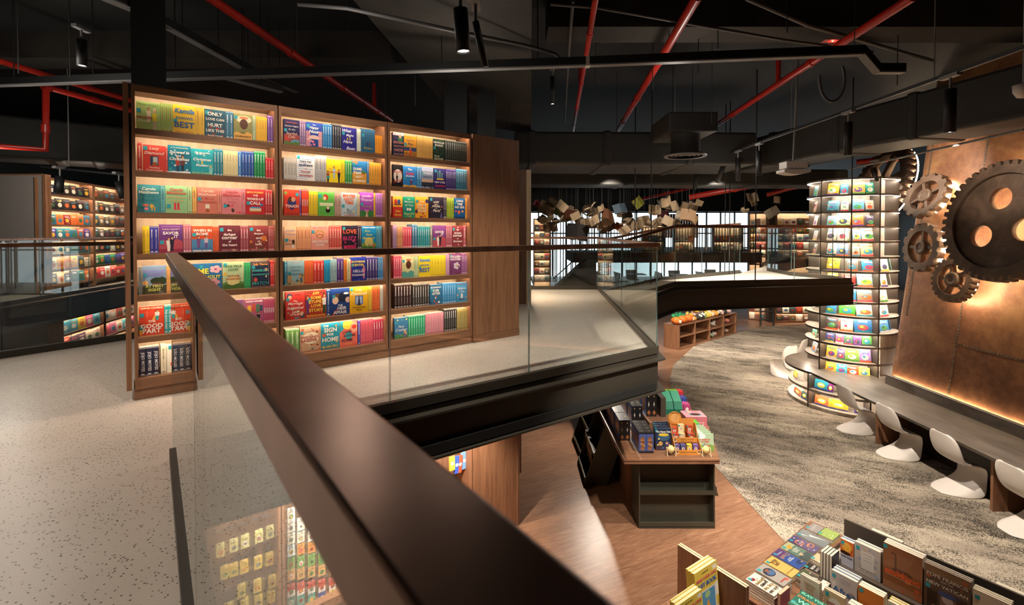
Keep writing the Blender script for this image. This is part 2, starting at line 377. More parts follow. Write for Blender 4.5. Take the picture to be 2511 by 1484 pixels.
# edge beams below the mezzanine: web with two flanges (dark steel channel)
def channel(name, pts, ztop=-.005, h=.40, out=.085, side=1):
    mb = MB(); P = [Vector((p[0], p[1], p[2] if len(p) > 2 else 0)) for p in pts]
    def offs(o):
        res = []
        for i, p in enumerate(P):
            d0 = d2(P[i - 1], p) if i else None; d1 = d2(p, P[i + 1]) if i < len(P) - 1 else None
            na = Vector(((d0 or d1).y, -(d0 or d1).x, 0)) * side; nb = Vector(((d1 or d0).y, -(d1 or d0).x, 0)) * side
            m = (na + nb).normalized(); res.append(p + m * (o / max(.25, m.dot(na))))
        return res
    prof = [(-.02, -.01), (.012, -.01), (.012, -.045), (out, -.045), (out, -.062), (.012, -.062 - .0), (.012, -h + .014), (out, -h + .014), (out, -h), (-.02, -h)]
    rows = [[q + Vector((0, 0, ztop + z)) for q in offs(o)] for o, z in prof]
    n = len(P); vs = [q for r in rows for q in r]; k = len(rows)
    fs = []
    for i in range(k):
        for j in range(n - 1):
            a, b = i * n + j, ((i + 1) % k) * n + j
            fs.append((a, a + 1, b + 1, b) if side < 0 else (a, b, b + 1, a + 1))
    fs.append(tuple(i * n for i in range(k))); fs.append(tuple(i * n + n - 1 for i in range(k))[::-1])
    mb.add(vs, fs); return struct(mb.build(name, MT['steel']))
channel('trim_1', [(1.617, -2.0), (B1.x, B1.y), (C1.x, C1.y), (D1.x, D1.y), (E1.x, E1.y)], side=1)
channel('trim_2', [(-9.3, -.8), (-5.29, 4.97), (-4.67, 5.86), (-3.1, 8.1)], side=-1)
# soffit of the mezzanine
mb = MB(); mb.prism([(x * .985, y * .985 + .0) for x, y in deck], -.38, -.301); struct(mb.build('ceiling_soffit', MT['blacksoft']))
# ------------------------------------------------------------------ THE LONG OAK BOOKCASE AND ITS PAPERBACKS
BA = Vector((-2.93, 3.71, 0)); BB = Vector((.077, 6.085, 0)); BD = (BB - BA).normalized(); BANG = math.atan2(BD.y, BD.x); BN = Vector((BD.y, -BD.x, 0))
UW = 1.045; SHZ = [.165 + .325 * k for k in range(7)]; TOPZ = 2.45; BDEP = .32
def bl(px, py, yoff=.062):
    p = at_plane(px, py, BA - BN * yoff, BN); return ((p - BA).dot(BD), p.z)
def bworld(x, y, z): return BA + BD * x - BN * y + Vector((0, 0, z))
SEC = ['left', 'middle', 'right']
def bookcase_unit(i, z0, label, shz, topz, led=True, name='bookcase', shelf=True):
    o = empty(name, label, 'bookcase', bworld(i * UW, 0, z0), BANG, 'sections of the oak bookcase' if z0 >= 0 else 'oak wall display below the mezzanine')
    for x in ((.006, .028), (UW - .028, UW - .006)):
        mb = MB(); mb.box((x[0], -.004, .085), (x[1], BDEP, topz)); mb.build('side_panel', MT['oak'], o)
    mb = MB(); mb.box((.028, BDEP - .012, .1), (UW - .028, BDEP, topz)); mb.build('back_panel', MT['maple' if led else 'oak_dark'], o)
    mb = MB(); mb.box((.028, .018, topz - .022), (UW - .028, BDEP - .012, topz)); mb.box((.028, 0, topz - .052), (UW - .028, .018, topz)); tops = [mb.build('top_panel', MT['oak_h'], o)]; shelves = []
    mb = MB(); mb.box((0.0, .012, 0), (UW, BDEP, .085)); mb.box((.028, 0, .085), (UW - .028, .02, shz[0] - .024)); mb.build('plinth', MT['oak_h'], o)
    for k, z in enumerate(shz):
        mb = MB(); mb.box((.028, .018, z - .022), (UW - .028, BDEP - .012, z)); mb.box((.028, 0, z - (.046 if k else .024)), (UW - .028, .018, z)); shelves.append(mb.build('shelf', [MT['oak_h']], o))
    if led:
        for z, host in zip(shz[1:] + [topz], shelves[1:] + tops):
            mb = MB(); mb.box((.04, .0195, z - .034), (UW - .04, .0265, z - .0225)); mb.build('led_strip', MT['led'], host)
    return o
for i in range(3):
    bookcase_unit(i, 0, f'{SEC[i]} section of the long oak bookcase, {["nearest the black column", "between the other two", "beside the blank oak panel"][i]}', SHZ, TOPZ)
# end boards: left outer board, blank oak panel on the right
o = empty('end_board', 'narrow oak end board at the outer left edge of the oak bookcase', 'panel', bworld(-.045, 0, 0), BANG)
mb = MB(); mb.box((0, -.004, .085), (.034, BDEP, TOPZ + .005)); mb.build('board', MT['oak'], o)
o = empty('oak_cladding', 'tall blank oak panel closing the right end of the oak bookcase', 'panel', bworld(3 * UW + .012, 0, 0), BANG)
mb = MB(); mb.box((0, 0, .085), (.70, .30, TOPZ + .01)); mb.build('board', MT['oak'], o)
mb = MB(); mb.box((0, -.008, 0), (.70, .3, .085)); mb.build('plinth', MT['oak_h'], o)

STK = .026
ART = {}
def art_prims(kind, r, bg):
    """flat printed shapes: list of (polygon in 0..1 cover coordinates, colour)"""
    out = []
    def ell(cx, cy, rx, ry, c, n=14): out.append(([(cx + rx * math.cos(2 * PI * k / n), cy + ry * math.sin(2 * PI * k / n)) for k in range(n)], hx(c)))
    def rect(x, y, w, h, c): out.append(([(x, y), (x + w, y), (x + w, y + h), (x, y + h)], hx(c)))
    def poly(p, c): out.append((p, hx(c)))
    def person(cx, y0, h, hair, top, leg, skin='e0a880'):
        poly([(cx - .05, y0), (cx + .05, y0), (cx + .07, y0 + h * .45), (cx - .07, y0 + h * .45)], leg)
        poly([(cx - .08, y0 + h * .42), (cx + .08, y0 + h * .42), (cx + .1, y0 + h * .76), (cx - .1, y0 + h * .76)], top)
        ell(cx, y0 + h * .88, .062, h * .12, hair); ell(cx + .01, y0 + h * .85, .045, h * .085, skin)
    for w in kind.split():
        a = w.split(':'); k = a[0]; c = a[1:]
        if k == 'couple': person(.42, .02, .62, c[0], c[1], c[2]); person(.64, .02, .66, c[3], c[4], c[5])
        elif k == 'man': person(float(c[0]), float(c[1]), float(c[2]), c[3], c[4], c[5])
        elif k == 'sun': ell(float(c[0]), float(c[1]), float(c[2]), float(c[2]) * .66, c[3])
        elif k == 'band': rect(0, float(c[0]), 1, float(c[1]), c[2])
        elif k == 'rect': rect(float(c[0]), float(c[1]), float(c[2]), float(c[3]), c[4])
        elif k == 'ell': ell(float(c[0]), float(c[1]), float(c[2]), float(c[3]), c[4], 20)
        elif k == 'hills': poly([(0, 0), (1, 0), (1, float(c[0]) * .8), (.75, float(c[0])), (.45, float(c[0]) * .7), (.2, float(c[0]) * .95), (0, float(c[0]) * .75)], c[1])
        elif k == 'blobs':
            for _ in range(int(c[0])):
                x, y, q = r.uniform(.08, .92), r.uniform(.06, .94), r.uniform(.02, .07); ell(x, y, q, q * .62, r.choice(c[1:]), 9)
        elif k == 'low':
            for _ in range(int(c[0])):
                x, y, q = r.uniform(.08, .92), r.uniform(.04, .42), r.uniform(.03, .09); ell(x, y, q, q * .62, r.choice(c[1:]), 9)
        elif k == 'bars':
            for q in range(int(c[0])): y = .08 + q * .84 / int(c[0]); rect(r.uniform(.04, .1), y, r.uniform(.25, .9), .014, c[1])
        elif k == 'frame': rect(.05, .03, .9, .012, c[0]); rect(.05, .955, .9, .012, c[0]); rect(.05, .03, .016, .937, c[0]); rect(.934, .03, .016, .937, c[0])
        elif k == 'flower':
            cx, cy, q = float(c[0]), float(c[1]), float(c[2])
            for j in range(5): t = j * 2 * PI / 5; ell(cx + q * math.cos(t), cy + q * .66 * math.sin(t), q * .72, q * .48, c[3])
            ell(cx, cy, q * .4, q * .26, c[4])
        elif k == 'tri': poly([(float(c[0]), float(c[1])), (float(c[2]), float(c[3])), (float(c[4]), float(c[5]))], c[6])
        elif k == 'tower': poly([(.42, .3), (.58, .3), (.515, .66), (.485, .66)], c[0]); rect(.38, .28, .24, .03, c[0])
    return out
def small_print(r, col, n=4, y=.12, x=.5, w=.4):
    return [([(x - w / 2, y - q * .03), (x + w / 2 * r.uniform(.6, 1), y - q * .03), (x + w / 2 * .9, y - q * .03 + .009), (x - w / 2, y - q * .03 + .009)], col) for q in range(n)]
def face_book(name, label, group, w, h, t, bg, lines='', art='', seed=0, sticker=None, cat='book', pagecol=None, spine=None, d=.0):
    """a book facing the viewer: cover with its print is the thing; pages, sticker and title are parts. base-centre origin, front at y=0"""
    r = random.Random(seed); b = hx(bg); mb = MB(); hw = w / 2; cv = .0012
    sp = hx(spine) if spine else mixc(b, (0, 0, 0), .12)
    mb.box((-hw, 0, 0), (hw, cv, h), 0, b); mb.box((-hw, t - cv, 0), (hw, t, h), 0, b); mb.box((-hw, cv, 0), (-hw + cv, t - cv, h), 0, sp)
    ps = art_prims(art, r, b) if art else []
    for i, (poly, c) in enumerate(ps):
        poly = [(min(max(x, .004), .996), min(max(y, .003), .997)) for x, y in poly]; z = -.00025 - .00004 * i
        mb.add([(x * w - hw, z, y * h) for x, y in poly], [tuple(range(len(poly)))], 0, c)
    o = mb.build(name, MT['print']); tag(o, label, cat, group)
    pg = MB(); pg.box((-hw + cv, cv, .002), (hw - .002, t - cv, h - .002)); pg.build('page_block', MT['pages'], o)
    if sticker:
        s = MB(); sx, sy = sticker; k = STK
        s.box((-hw + sx * w, -.0022, sy * h - k * 1.15), (-hw + sx * w + k, -.0018, sy * h), 0)
        s.build('price_sticker', MT['sticker'], o)
    if lines:
        tm = MB()
        for ln in lines.split('|'):
            p = ln.split('~'); txt = p[0]; y = float(p[1]); col = hx(p[2]); hh = float(p[3]) if len(p) > 3 and p[3] else .085; st = p[4] if len(p) > 4 else ''
            x = float(p[5]) if len(p) > 5 else .5; ww = float(p[6]) if len(p) > 6 else .88
            add_text(tm, txt, (-hw + x * w, -.0026, y * h), (1, 0, 0), (0, 0, 1), ww * w, hh * h, col, 0, .03 if 'b' in st else .008, .28 if 'i' in st else 0)
        tm.build('cover_lettering', MT['matt'], o)
    return o
def spine_mesh(t, h, d, col, txt='', seed=0, tcol=None, pages='e3d7c3', name='paperback_book'):
    r = random.Random(seed); b = hx(col); mb = MB(); ht = t / 2 * .97; pc = hx(pages)
    mb.box((-ht, 0, 0), (ht, d, h), 0, None, [pc, pc, b, b, pc, b])
    lum = b[0] * .3 + b[1] * .6 + b[2] * .1
    tc = hx(tcol) if tcol else (mixc(b, (1, 1, 1), .75) if lum < .28 else mixc(b, (.05, .02, .06), .7))
    z = -.0004
    def q(x0, z0, x1, z1, c): mb.add([(x0, z, z0), (x1, z, z0), (x1, z, z1), (x0, z, z1)], [(0, 1, 2, 3)], 0, c)
    q(-ht, h * .015, ht, h * .05, mixc(b, tc, .35)); q(-ht * .5, h * .055, ht * .5, h * .085, tc)
    q(-ht, h * .95, ht, h * .985, mixc(b, tc, .25))
    if txt: add_text(mb, txt, (0, z * 1.5, h * .5), (0, 0, -1), (1, 0, 0), h * .72, t * .62, tc, 0, .02)
    else:                                                     # small printed title blocks running down the spine
        y = .88; up = r.choice([.42, .5, .58]); wd = r.uniform(.22, .34)
        while y > up:
            l_ = r.uniform(.012, .03); q(-ht * wd, h * (y - l_), ht * wd * r.uniform(.5, 1), h * y, tc); y -= l_ + r.uniform(.006, .012)
        y = up - .05
        while y > .16:
            l_ = r.uniform(.008, .02); q(-ht * .2, h * (y - l_), ht * .16, h * y, mixc(b, tc, .55)); y -= l_ + .009
    return mb.mesh(name, MT['print'])

ZA = (300, 200, .27877); ZB = (300, 580, .28306); ZC = (680, 240, .25488); ZD = (680, 580, .25488)
# F x0 x1 top colour ; lines ; art ; sticker      S x0 x1 top n colour text
ROWS = [
(0, 6, ZA, """F 118 332 165 a4c276;TESSA BAILEY~.9~4d7d3c~.085|FANGIRL~.44~b3263c~.1~b~.36~.66|Down~.33~f4f4ec~.09~i~.3~.5;man:.52:.3:.5:a8482c:e8d8c0:e8d8c0 man:.76:.02:.78:e8e0d8:e8d838:c8b8a8;.02 .74;a couple in yellow and white
S 332 440 185 3 9fc06a b04a3a
F 442 645 197 f2c736;Kamila~.80~2a7cc0~.26~bi|KNOWS~.55~3a6ca0~.1~b|BEST~.32~2a5a98~.25~b|SARAH HERON~.08~b84a2a~.055;;.02 .5;large blue lettering on yellow
S 645 720 225 2 f0c23c
F 722 905 238 1d5468;ONLY~.84~f0ece0~.13~b|LOVE CAN~.65~f0ece0~.13~b|HURT~.44~f0ece0~.13~b|LIKE THIS~.24~f0ece0~.13~b|PAIGE TOON~.05~e8e0d0~.06~b;low:6:b04030:8a3a34 blobs:7:b04030:2f7080;.03 .93;white capitals over dark teal and red leaves
S 908 975 258 2 2a6f8c
F 977 1140 278 8f8a4e;THE~.28~2a2418~.06|DAVENPORTS~.14~2a2418~.12~b;ell:.55:.8:.42:.14:e0d4b0 ell:.55:.62:.22:.2:5a3220 ell:.55:.86:.25:.05:c87848 hills:.34:e0a850;.03 .92;a woman under a wide pale hat
S 1143 1173 300 1 b9c79a
S 1175 1272 303 4 f0b93a
S 1275 1328 298 2 7a4fa0"""),
(0, 5, ZA, """S 130 172 533 1 d94a3f
F 178 380 553 e0483c;Lucy~.87~f6ece0~.14~i|Diamond~.71~f6ece0~.16~i|Anything~.16~f6ece0~.08|Could Happen~.06~f6ece0~.08;rect:.32:.25:.36:.34:2c4a6a rect:.44:.3:.2:.26:c8d8d8 rect:.42:.25:.2:.12:b06838;.02 .95;a window on red
S 380 398 575 1 d94a3f
F 399 600 556 0f7d97;JACQUELINE SNOWE~.91~f0d888~.05|Snowed In~.76~f6f6f0~.13~bi|for~.63~f6f6f0~.07~i|Christmas~.52~f6f6f0~.13~bi;couple:a8402c:c04838:304860:5a3020:7a4038:283848 blobs:9:e8f4f4 hills:.1:e8f0f0;.02 .2;two carol singers below white script
F 602 800 587 24a8b4;Our Impossible~.85~f4f6f0~.08~bi|Christmas~.60~f4f6f0~.11~bi|Morning~.36~f4f6f0~.12~bi|Rachel Greenlaw~.08~e8d468~.07~i;blobs:12:7fd0d0:f0f4f0 rect:.45:.42:.08:.12:e8d468 man:.88:.05:.35:e8c868:7fd0c8:8fd8d0;;pale script and stars on turquoise
S 800 883 588 3 1f7f90
S 885 1015 605 5 e3d6a0
S 1016 1046 612 1 4a86c0
S 1048 1155 608 4 22509a
S 1157 1256 608 4 0f8a4c
S 1258 1338 670 3 d8222f"""),
(0, 4, ZA, """F 130 332 903 3f8f96;Carole~.85~d4e4d8~.11~b|Matthews~.73~d4e4d8~.11~b|The Only~.58~2a6c80~.09~i|Way is Up~.44~2a6c80~.09~i;rect:.22:.22:.26:.09:e87860 ell:.62:.24:.09:.07:e8b040 rect:.6:.08:.06:.14:e8b040 rect:.72:.06:.05:.16:e8a038 ell:.38:.14:.1:.05:e88898;.05 .34;a key ring on teal
S 334 375 915 1 5fa9ab
F 377 572 913 8fbf8a;Carole~.86~c0503a~.11~b|Matthews~.74~c0503a~.11~b|The Difference~.58~d88a50~.08~i|a Day Makes~.46~d88a50~.08~i;rect:.38:.14:.1:.24:d03848 rect:.53:.14:.1:.24:d03848 rect:.36:.12:.14:.05:e05060 rect:.52:.12:.14:.05:e05060;.06 .32;red boots on pale green
S 574 612 925 1 a8c890
S 614 652 928 1 e8b060
F 655 838 928 d07a68;Carole~.86~e8b8a8~.11~b|Matthews~.73~e8b8a8~.11~b|A Minor~.58~a83c34~.09~i|Indiscretion~.45~a83c34~.09~i;tri:.4:.06:.5:.36:.6:.06:a05838 rect:.4:.2:.2:.16:e8d8c0;.03 .62;an easel on salmon
S 838 872 935 1 e08a78
F 873 1050 934 d9848a;Carole~.86~c04448~.11~b|Matthews~.73~c04448~.11~b|That Loving~.58~b85860~.09~i|Feeling~.46~b85860~.09~i;low:9:c82838:5a2830:e85868 rect:.5:.1:.03:.14:3a5838;.08 .38;a posy on pink
S 1050 1082 943 1 d98088
F 1084 1252 946 c22f36;BETH O'LEARY~.88~f0c458~.075~b|THE~.76~f4ece0~.07~b|WAKE-UP~.62~f4ece0~.13~b|CALL~.46~f4ece0~.13~b;ell:.82:.4:.09:.06:3a78a8 rect:.2:.14:.6:.13:e8d0b0 rect:.25:.25:.5:.06:5a98c8 rect:.2:.1:.6:.05:c87830;.04 .52;a bed on crimson
S 1254 1320 950 3 c23a3c"""),
(0, 3, ZA, """S 175 238 1270 2 e8c32e
S 240 316 1272 2 3c3a92
F 320 530 1258 6a3a78;SAVOR~.70~f4ece8~.11~b|IT~.58~f4ece8~.11~b~.72|TARAH DEWITT~.83~e0c8d0~.05;hills:.5:b04a58 band:0:.14:8a3048 man:.4:.06:.5:7a3828:e8dcd0:e8dcd0 man:.54:.06:.54:2a2028:2c2838:2a2838 rect:.1:.92:.8:.02:a878b0;.04 .44;a dancing couple against a purple sky
S 534 605 1258 3 b06070
F 608 795 1272 d9542e;WHEN IN~.83~f6ece0~.11~b|ROME~.70~f6ece0~.11~b|SARAH ADAMS~.06~f6ece0~.07~b;rect:0:0:1:.5:5088b0 man:.32:.14:.5:5a3020:7a4a80:7a4a80 man:.68:.14:.52:3a2018:c8b8c8:705090 rect:.05:.12:.9:.06:4a70a0;.03 .74;two cooks on orange
S 796 848 1278 2 d86038
F 850 1034 1266 6a2c38;the~.82~f0e0d8~.08~b|darkest~.66~f0e0d8~.1~b|corner~.52~f0e0d8~.1~b|of~.39~f0e0d8~.08~b|the heart~.26~f0e0d8~.1~b|LISINA CONEY~.06~d0a8a8~.06;blobs:8:3a4a30:a04858:d8b0a0:30402c;.04 .9;pale lower-case words and roses on maroon
S 1035 1110 1270 3 9a4450
F 1112 1282 1268 8a3c3c;the~.82~f0e0d8~.08~b|deepest~.68~f0e0d8~.1~b|end~.52~f0e0d8~.1~b|of~.39~f0e0d8~.08~b|love~.27~f0e0d8~.1~b|LISINA CONEY~.06~d0a8a8~.06;low:10:d07838:e0c0a0:405030 sun:.78:.5:.16:d87838;.05 .92;orange flowers on brick red
S 1283 1352 1272 3 a84c4c"""),
(0, 2, ZB, """S 137 170 265 1 8f9a98
F 172 380 258 7f98b4;NICHOLAS~.80~8470c4~.11|SPARKS~.68~8470c4~.11|AT FIRST~.28~d8d468~.1~b|SIGHT~.15~d8d468~.1~b|~.9~d0d8e0;rect:0:0:1:.3:4a4a34 sun:.12:.4:.12:f0b060 ell:.6:.46:.28:.12:2c3a24 ell:.82:.46:.2:.14:34442a tri:.55:.3:.7:0:.95:0:6a6a60 rect:.4:.34:.4:.06:6a4838;.05 .74;a field and trees at dusk
S 382 424 258 2 e8a860
F 430 605 255 d8905a;;sun:.5:.5:.24:f0d8a0;;a pale sun on orange
F 610 862 240 2f6fa0;ME~.72~f0dc40~.2~b~.36~.5|WITHOUT~.50~f0dc40~.17~b~.5~.9;flower:.78:.78:.13:e8b0b8:b03858 flower:.7:.3:.14:e0a0a8:a83050 low:6:385838:d890a0;.22 .94;pink blossom and yellow capitals on blue
F 868 1052 225 b8c89a;ONE TRUE~.84~4a7a58~.09~b|LOVES~.72~4a7a58~.09~b|TAYLOR~.48~b0543c~.08~b|JENKINS REID~.36~b0543c~.08~b;hills:.3:6a8a4a sun:.5:.3:.3:e8d490 hills:.2:4a6a34 ell:.12:.56:.09:.06:e0b040;.04 .96;green hills below green capitals
S 1054 1110 225 2 3fae6a
F 1112 1278 222 2a3550;Sally Thorne~.89~f0a050~.1~bi|ANGELIKA~.66~50b8b0~.11~b|FRANKENSTEIN~.50~50b8b0~.1~b|MATCH~.16~50b8b0~.13~i;frame:c08848 ell:.8:.68:.09:.07:e89070 ell:.24:.3:.1:.09:d85848 ell:.8:.42:.05:.05:f0c0a0;.05 .86;teal gothic lettering on navy
S 1280 1340 208 2 d8302e"""),
(0, 1, ZB, """F 143 362 612 d9482c;SOPHIE COUSENS~.93~f6e0c0~.07~b|THE~.47~f6ece0~.08~b|GOOD~.31~f6ece0~.16~b|PART~.14~f6ece0~.16~b;tri:.5:.5:.72:.85:.6:.48:e8b848 rect:.3:.62:.02:.2:d8a888 man:.72:.5:.36:3a2018:f0ece0:30a0a0 man:.07:.02:.4:3a2018:208c90:e8b040;.03 .76;a woman on a giant pencil
S 362 427 600 2 1fa0a0 THE GOOD PART
F 430 620 595 c8603c;;hills:.4:e8c080;;sandy hills on rust, behind the handrail
F 625 800 585 3a7a9a;;hills:.35:e0a050;;a sand-coloured shore on blue
F 805 1050 565 7a4a78;;flower:.5:.6:.2:e8b0b8:b03858;;one large pink flower on purple
F 1058 1224 550 b05a7a;SARAH ADAMS~.91~f4ece8~.09~b;rect:.15:.45:.2:.3:e8b040 rect:.4:.5:.16:.3:c85040 rect:.6:.45:.18:.34:50785a rect:.8:.5:.14:.24:304858 man:.72:.05:.42:2a2028:2a2830:2a2830;;little houses on mauve
S 1225 1342 540 5 b8506e ENEMY"""),
(0, 0, ZB, """S 145 318 965 3 1c1f3a JOJO MOYES
S 330 382 945 1 e8dfc0
F 384 520 940 f2ecd8;;ell:.6:.7:.25:.1:d8482c ell:.6:.7:.2:.07:f2ecd8 ell:.5:.3:.28:.12:d8482c ell:.5:.3:.22:.08:f2ecd8;.1 .96;red curls on cream
F 560 780 930 3a2a30;;ell:.5:.5:.3:.3:8a5a60;;a dull rose disc on black
S 790 1060 905 5 7a5a3a
F 1070 1325 885 365a70;;hills:.3:8ab0a8;;pale waves on slate blue"""),
(1, 6, ZC, """F 60 212 200 2a2550;Summer Nights~.74~e8e0e0~.09~i|At the~.62~e8e0e0~.07~i|Starfish~.46~f0c0a8~.1~i|Cafe~.34~f0c0a8~.1~i|Jessica Redland~.88~d86848~.06~i;rect:0:0:1:.42:a04a44 ell:.75:.14:.3:.1:5a98a8 hills:.16:5a7a3a rect:.08:.2:.24:.16:c8483c;.02 .64;a red hut by a sunset bay
S 213 273 218 3 8a6a90
F 275 432 228 2f4fa8;The~.9~f0f0e8~.06~i|Happy~.78~f0f0e8~.13~bi|Hour~.64~f0f0e8~.13~bi;rect:0:.05:.26:.6:c88898 rect:.76:.05:.24:.62:d898a0 ell:.5:.4:.32:.1:e8c0b8 rect:.3:.04:.42:.3:284888 low:7:e87890:e8b0a0;.05 .9;pink arches on blue
S 434 525 245 4 2f7fb8
S 527 617 245 4 2c3038
F 619 762 278 2c2a86;What~.86~f4f4f0~.13~i~.34~.6|Might~.66~f4f4f0~.13~i~.55~.7|Have~.40~f4f4f0~.13~i~.4~.6|Been~.13~f4f4f0~.13~i~.6~.6;rect:.36:.46:.06:.12:e8c040 rect:.52:.46:.06:.12:e8c040;.03 .8;large white script on indigo
S 765 803 300 2 cfd8c8
F 804 938 293 2f5f80;Slingshot~.2~b49a50~.1~b;rect:.4:.3:.07:.16:2a2030 rect:.56:.3:.07:.16:5a2a30;.06 .78;two tiny figures on slate blue
S 940 1028 358 3 f0a030"""),
(1, 5, ZC, """S 62 182 568 4 cbc6bc JODI PICOULT
F 185 360 548 f0efec;mary kay~.76~22335a~.11~b|andrews~.63~22335a~.11~b|the~.5~c05040~.05~i|home-~.38~b85848~.1~b|wreckers~.23~b85848~.1~b;bars:11:4a78c0;.02 .98;blue dashes on white
S 362 470 552 3 b8b8b8
F 472 612 588 f5dc28;It's~.6~d03a58~.07~i~.25~.3|COMPLICATED~.46~d03058~.1~b;man:.52:.2:.52:5a3020:b0d0e0:b0d0e0 man:.86:.02:.58:3a2018:202838:202838 man:.1:.02:.5:3a2018:b83838:202030;.02 .3;three people on yellow
S 614 648 592 1 f0d028
S 650 718 598 3 3f9a48
F 720 860 604 2f7fc0;SAME~.66~f4ecd8~.12~b~.36~.6|TIME~.49~f4ecd8~.12~b~.34~.55|NEXT~.33~f4ecd8~.12~b~.46~.55|SUMMER~.16~f4ecd8~.12~b;hills:.62:e0a038 ell:.2:.94:.2:.08:c87848 ell:.78:.52:.14:.08:3f8a48 rect:.68:.44:.16:.06:d05838;.04 .92;sandy dunes on bright blue
S 862 882 615 1 3a78b0
S 884 1000 618 5 e8a840
S 1002 1038 615 2 c0504a"""),
(1, 4, ZC, """F 64 212 880 d8402c;TOUCH~.36~f4ece4~.15~b|COURTNEY MAUM~.06~3a2030~.07~b;ell:.5:.52:.3:.16:3a3878 ell:.4:.62:.14:.1:5a3020 ell:.6:.62:.14:.1:d8a080 tri:.3:.3:.7:.3:.5:.2:3a3878 ell:.1:.86:.1:.06:80a048;.75 .88;an embracing pair on red
S 213 228 880 1 5a3a8a
S 232 300 878 3 d8452f TOUCH
S 303 388 898 3 e8c832
F 390 548 905 5cb04a;~.5~ffffff;frame:8ad070 ell:.46:.78:.16:.13:b83020 ell:.4:.74:.1:.08:f0c8a0 ell:.6:.26:.14:.12:201810 ell:.6:.34:.09:.07:f0d8b8 rect:.1:.42:.82:.14:d8dcb0;.04 .9;a red-haired profile on green
S 550 612 908 2 c0a090
F 614 766 912 b8cdd8;MAYBE~.88~e06028~.13~b|NEXT~.73~e06028~.13~b|TIME~.58~e06028~.13~b|CESCA MAJOR~.05~d06838~.07~b;tri:.3:0:1:.6:1:0:a0b8c8 ell:.4:.3:.05:.03:283038 rect:.14:.14:.72:.03:788890 ell:.5:.2:.16:.11:90a0a8 sun:.78:.2:.07:e8d078;.04 .5;orange capitals on pale grey blue
S 768 792 922 1 d8c8a0
F 794 926 908 a04ab0;Jennifer~.84~e4d4f0~.12|Weiner~.70~e4d4f0~.12|Breakaway~.42~90a850~.09~i;hills:.3:3f8048 low:5:c87890:e0a0b0 tri:.4:0:.5:.26:.6:0:d8c0a0;.05 .58;green hills on violet
S 928 942 915 1 f0c040
S 944 1022 915 4 a860b8"""),
(1, 3, ZC, """F 66 184 1242 f2b890;Jennifer~.84~6a88b0~.12|Weiner~.70~6a88b0~.12|That~.42~5a4038~.1|Summer~.28~5a4038~.1;ell:.75:.36:.12:.1:4a2818 man:.72:.0:.3:4a2818:f4ece4:f4ece4 hills:.08:f0a860;.04 .5;a bride seen from behind on peach
S 186 322 1242 4 f0a878
F 324 496 1230 f0a090;MIA SHERIDAN~.91~c84848~.06|GRAYSON'S~.34~f6ece4~.11~b|VOW~.2~f6ece4~.11~b;ell:.48:.66:.24:.16:c89038 ell:.48:.66:.18:.11:f0a090 ell:.48:.56:.2:.09:b87828 ell:.48:.56:.14:.05:f0a090;.03 .8;two gold rings on coral
S 498 620 1228 5 d8584a
F 622 770 1230 2c2438;LOVE~.75~e0603a~.24~b|BUZZ~.45~d03a78~.26~b;rect:.1:.02:.8:.14:b82858 low:5:e05080:b82858;.03 .94;orange and pink capitals on black
S 772 808 1228 2 3a2838
F 810 950 1234 1f8fc8;Rise~.78~e8d860~.1~i~.4~.5|Shine~.62~e8d860~.1~i~.5~.6|BENEDICT~.46~e8d860~.09~b|STONE~.33~e8d860~.09~b|PHAEDRA PATRICK~.93~f0f0e8~.05~b;hills:.3:88a848 sun:.5:.3:.3:e8d890 hills:.12:4a7a38 rect:.46:.04:.03:.16:202820 rect:.54:.04:.03:.16:202820 ell:.82:.14:.08:.06:e05868;.05 .82;two walkers beneath a yellow sun
S 952 1005 1234 2 5aa8c0"""),
(1, 2, ZD, """S 70 92 242 1 2f8fb0
F 94 258 238 8fb0b8;Little Shop~.74~3a6a80~.1~i|Hidden~.6~3a6a80~.09~i|Treasures~.46~3a6a80~.1~i|Holly Hepburn~.92~d05a5a~.05~i;rect:0:0:.26:.4:c8a070 rect:.7:0:.3:.46:d09868 rect:.26:.0:.44:.16:b0a890 low:8:5a7a48:c05a40:3a4858 rect:.76:.1:.12:.2:30688a;.04 .56;a painted village street
S 262 345 232 3 e86a38
S 347 447 232 3 d83a30
S 450 508 225 2 2fa0d0
S 510 572 220 2 a8c8d0
S 574 636 207 2 5a2f80
S 638 668 222 1 f08830
S 670 704 215 1 e8e0b0
F 706 852 205 2a3aa0;KATHERINE~.82~f0d444~.1~b|CENTER~.68~f0d444~.1~b|HELLO~.42~f4ecf0~.12~b|STRANGER~.25~f4ecf0~.12~b;man:.86:.08:.6:8a4030:e87890:e87890 rect:0:0:.06:.9:d03858 low:3:4a5ac0;.03 .74;yellow and white capitals on royal blue
S 855 965 195 4 4a3a80
S 967 1045 200 4 3a90c8"""),
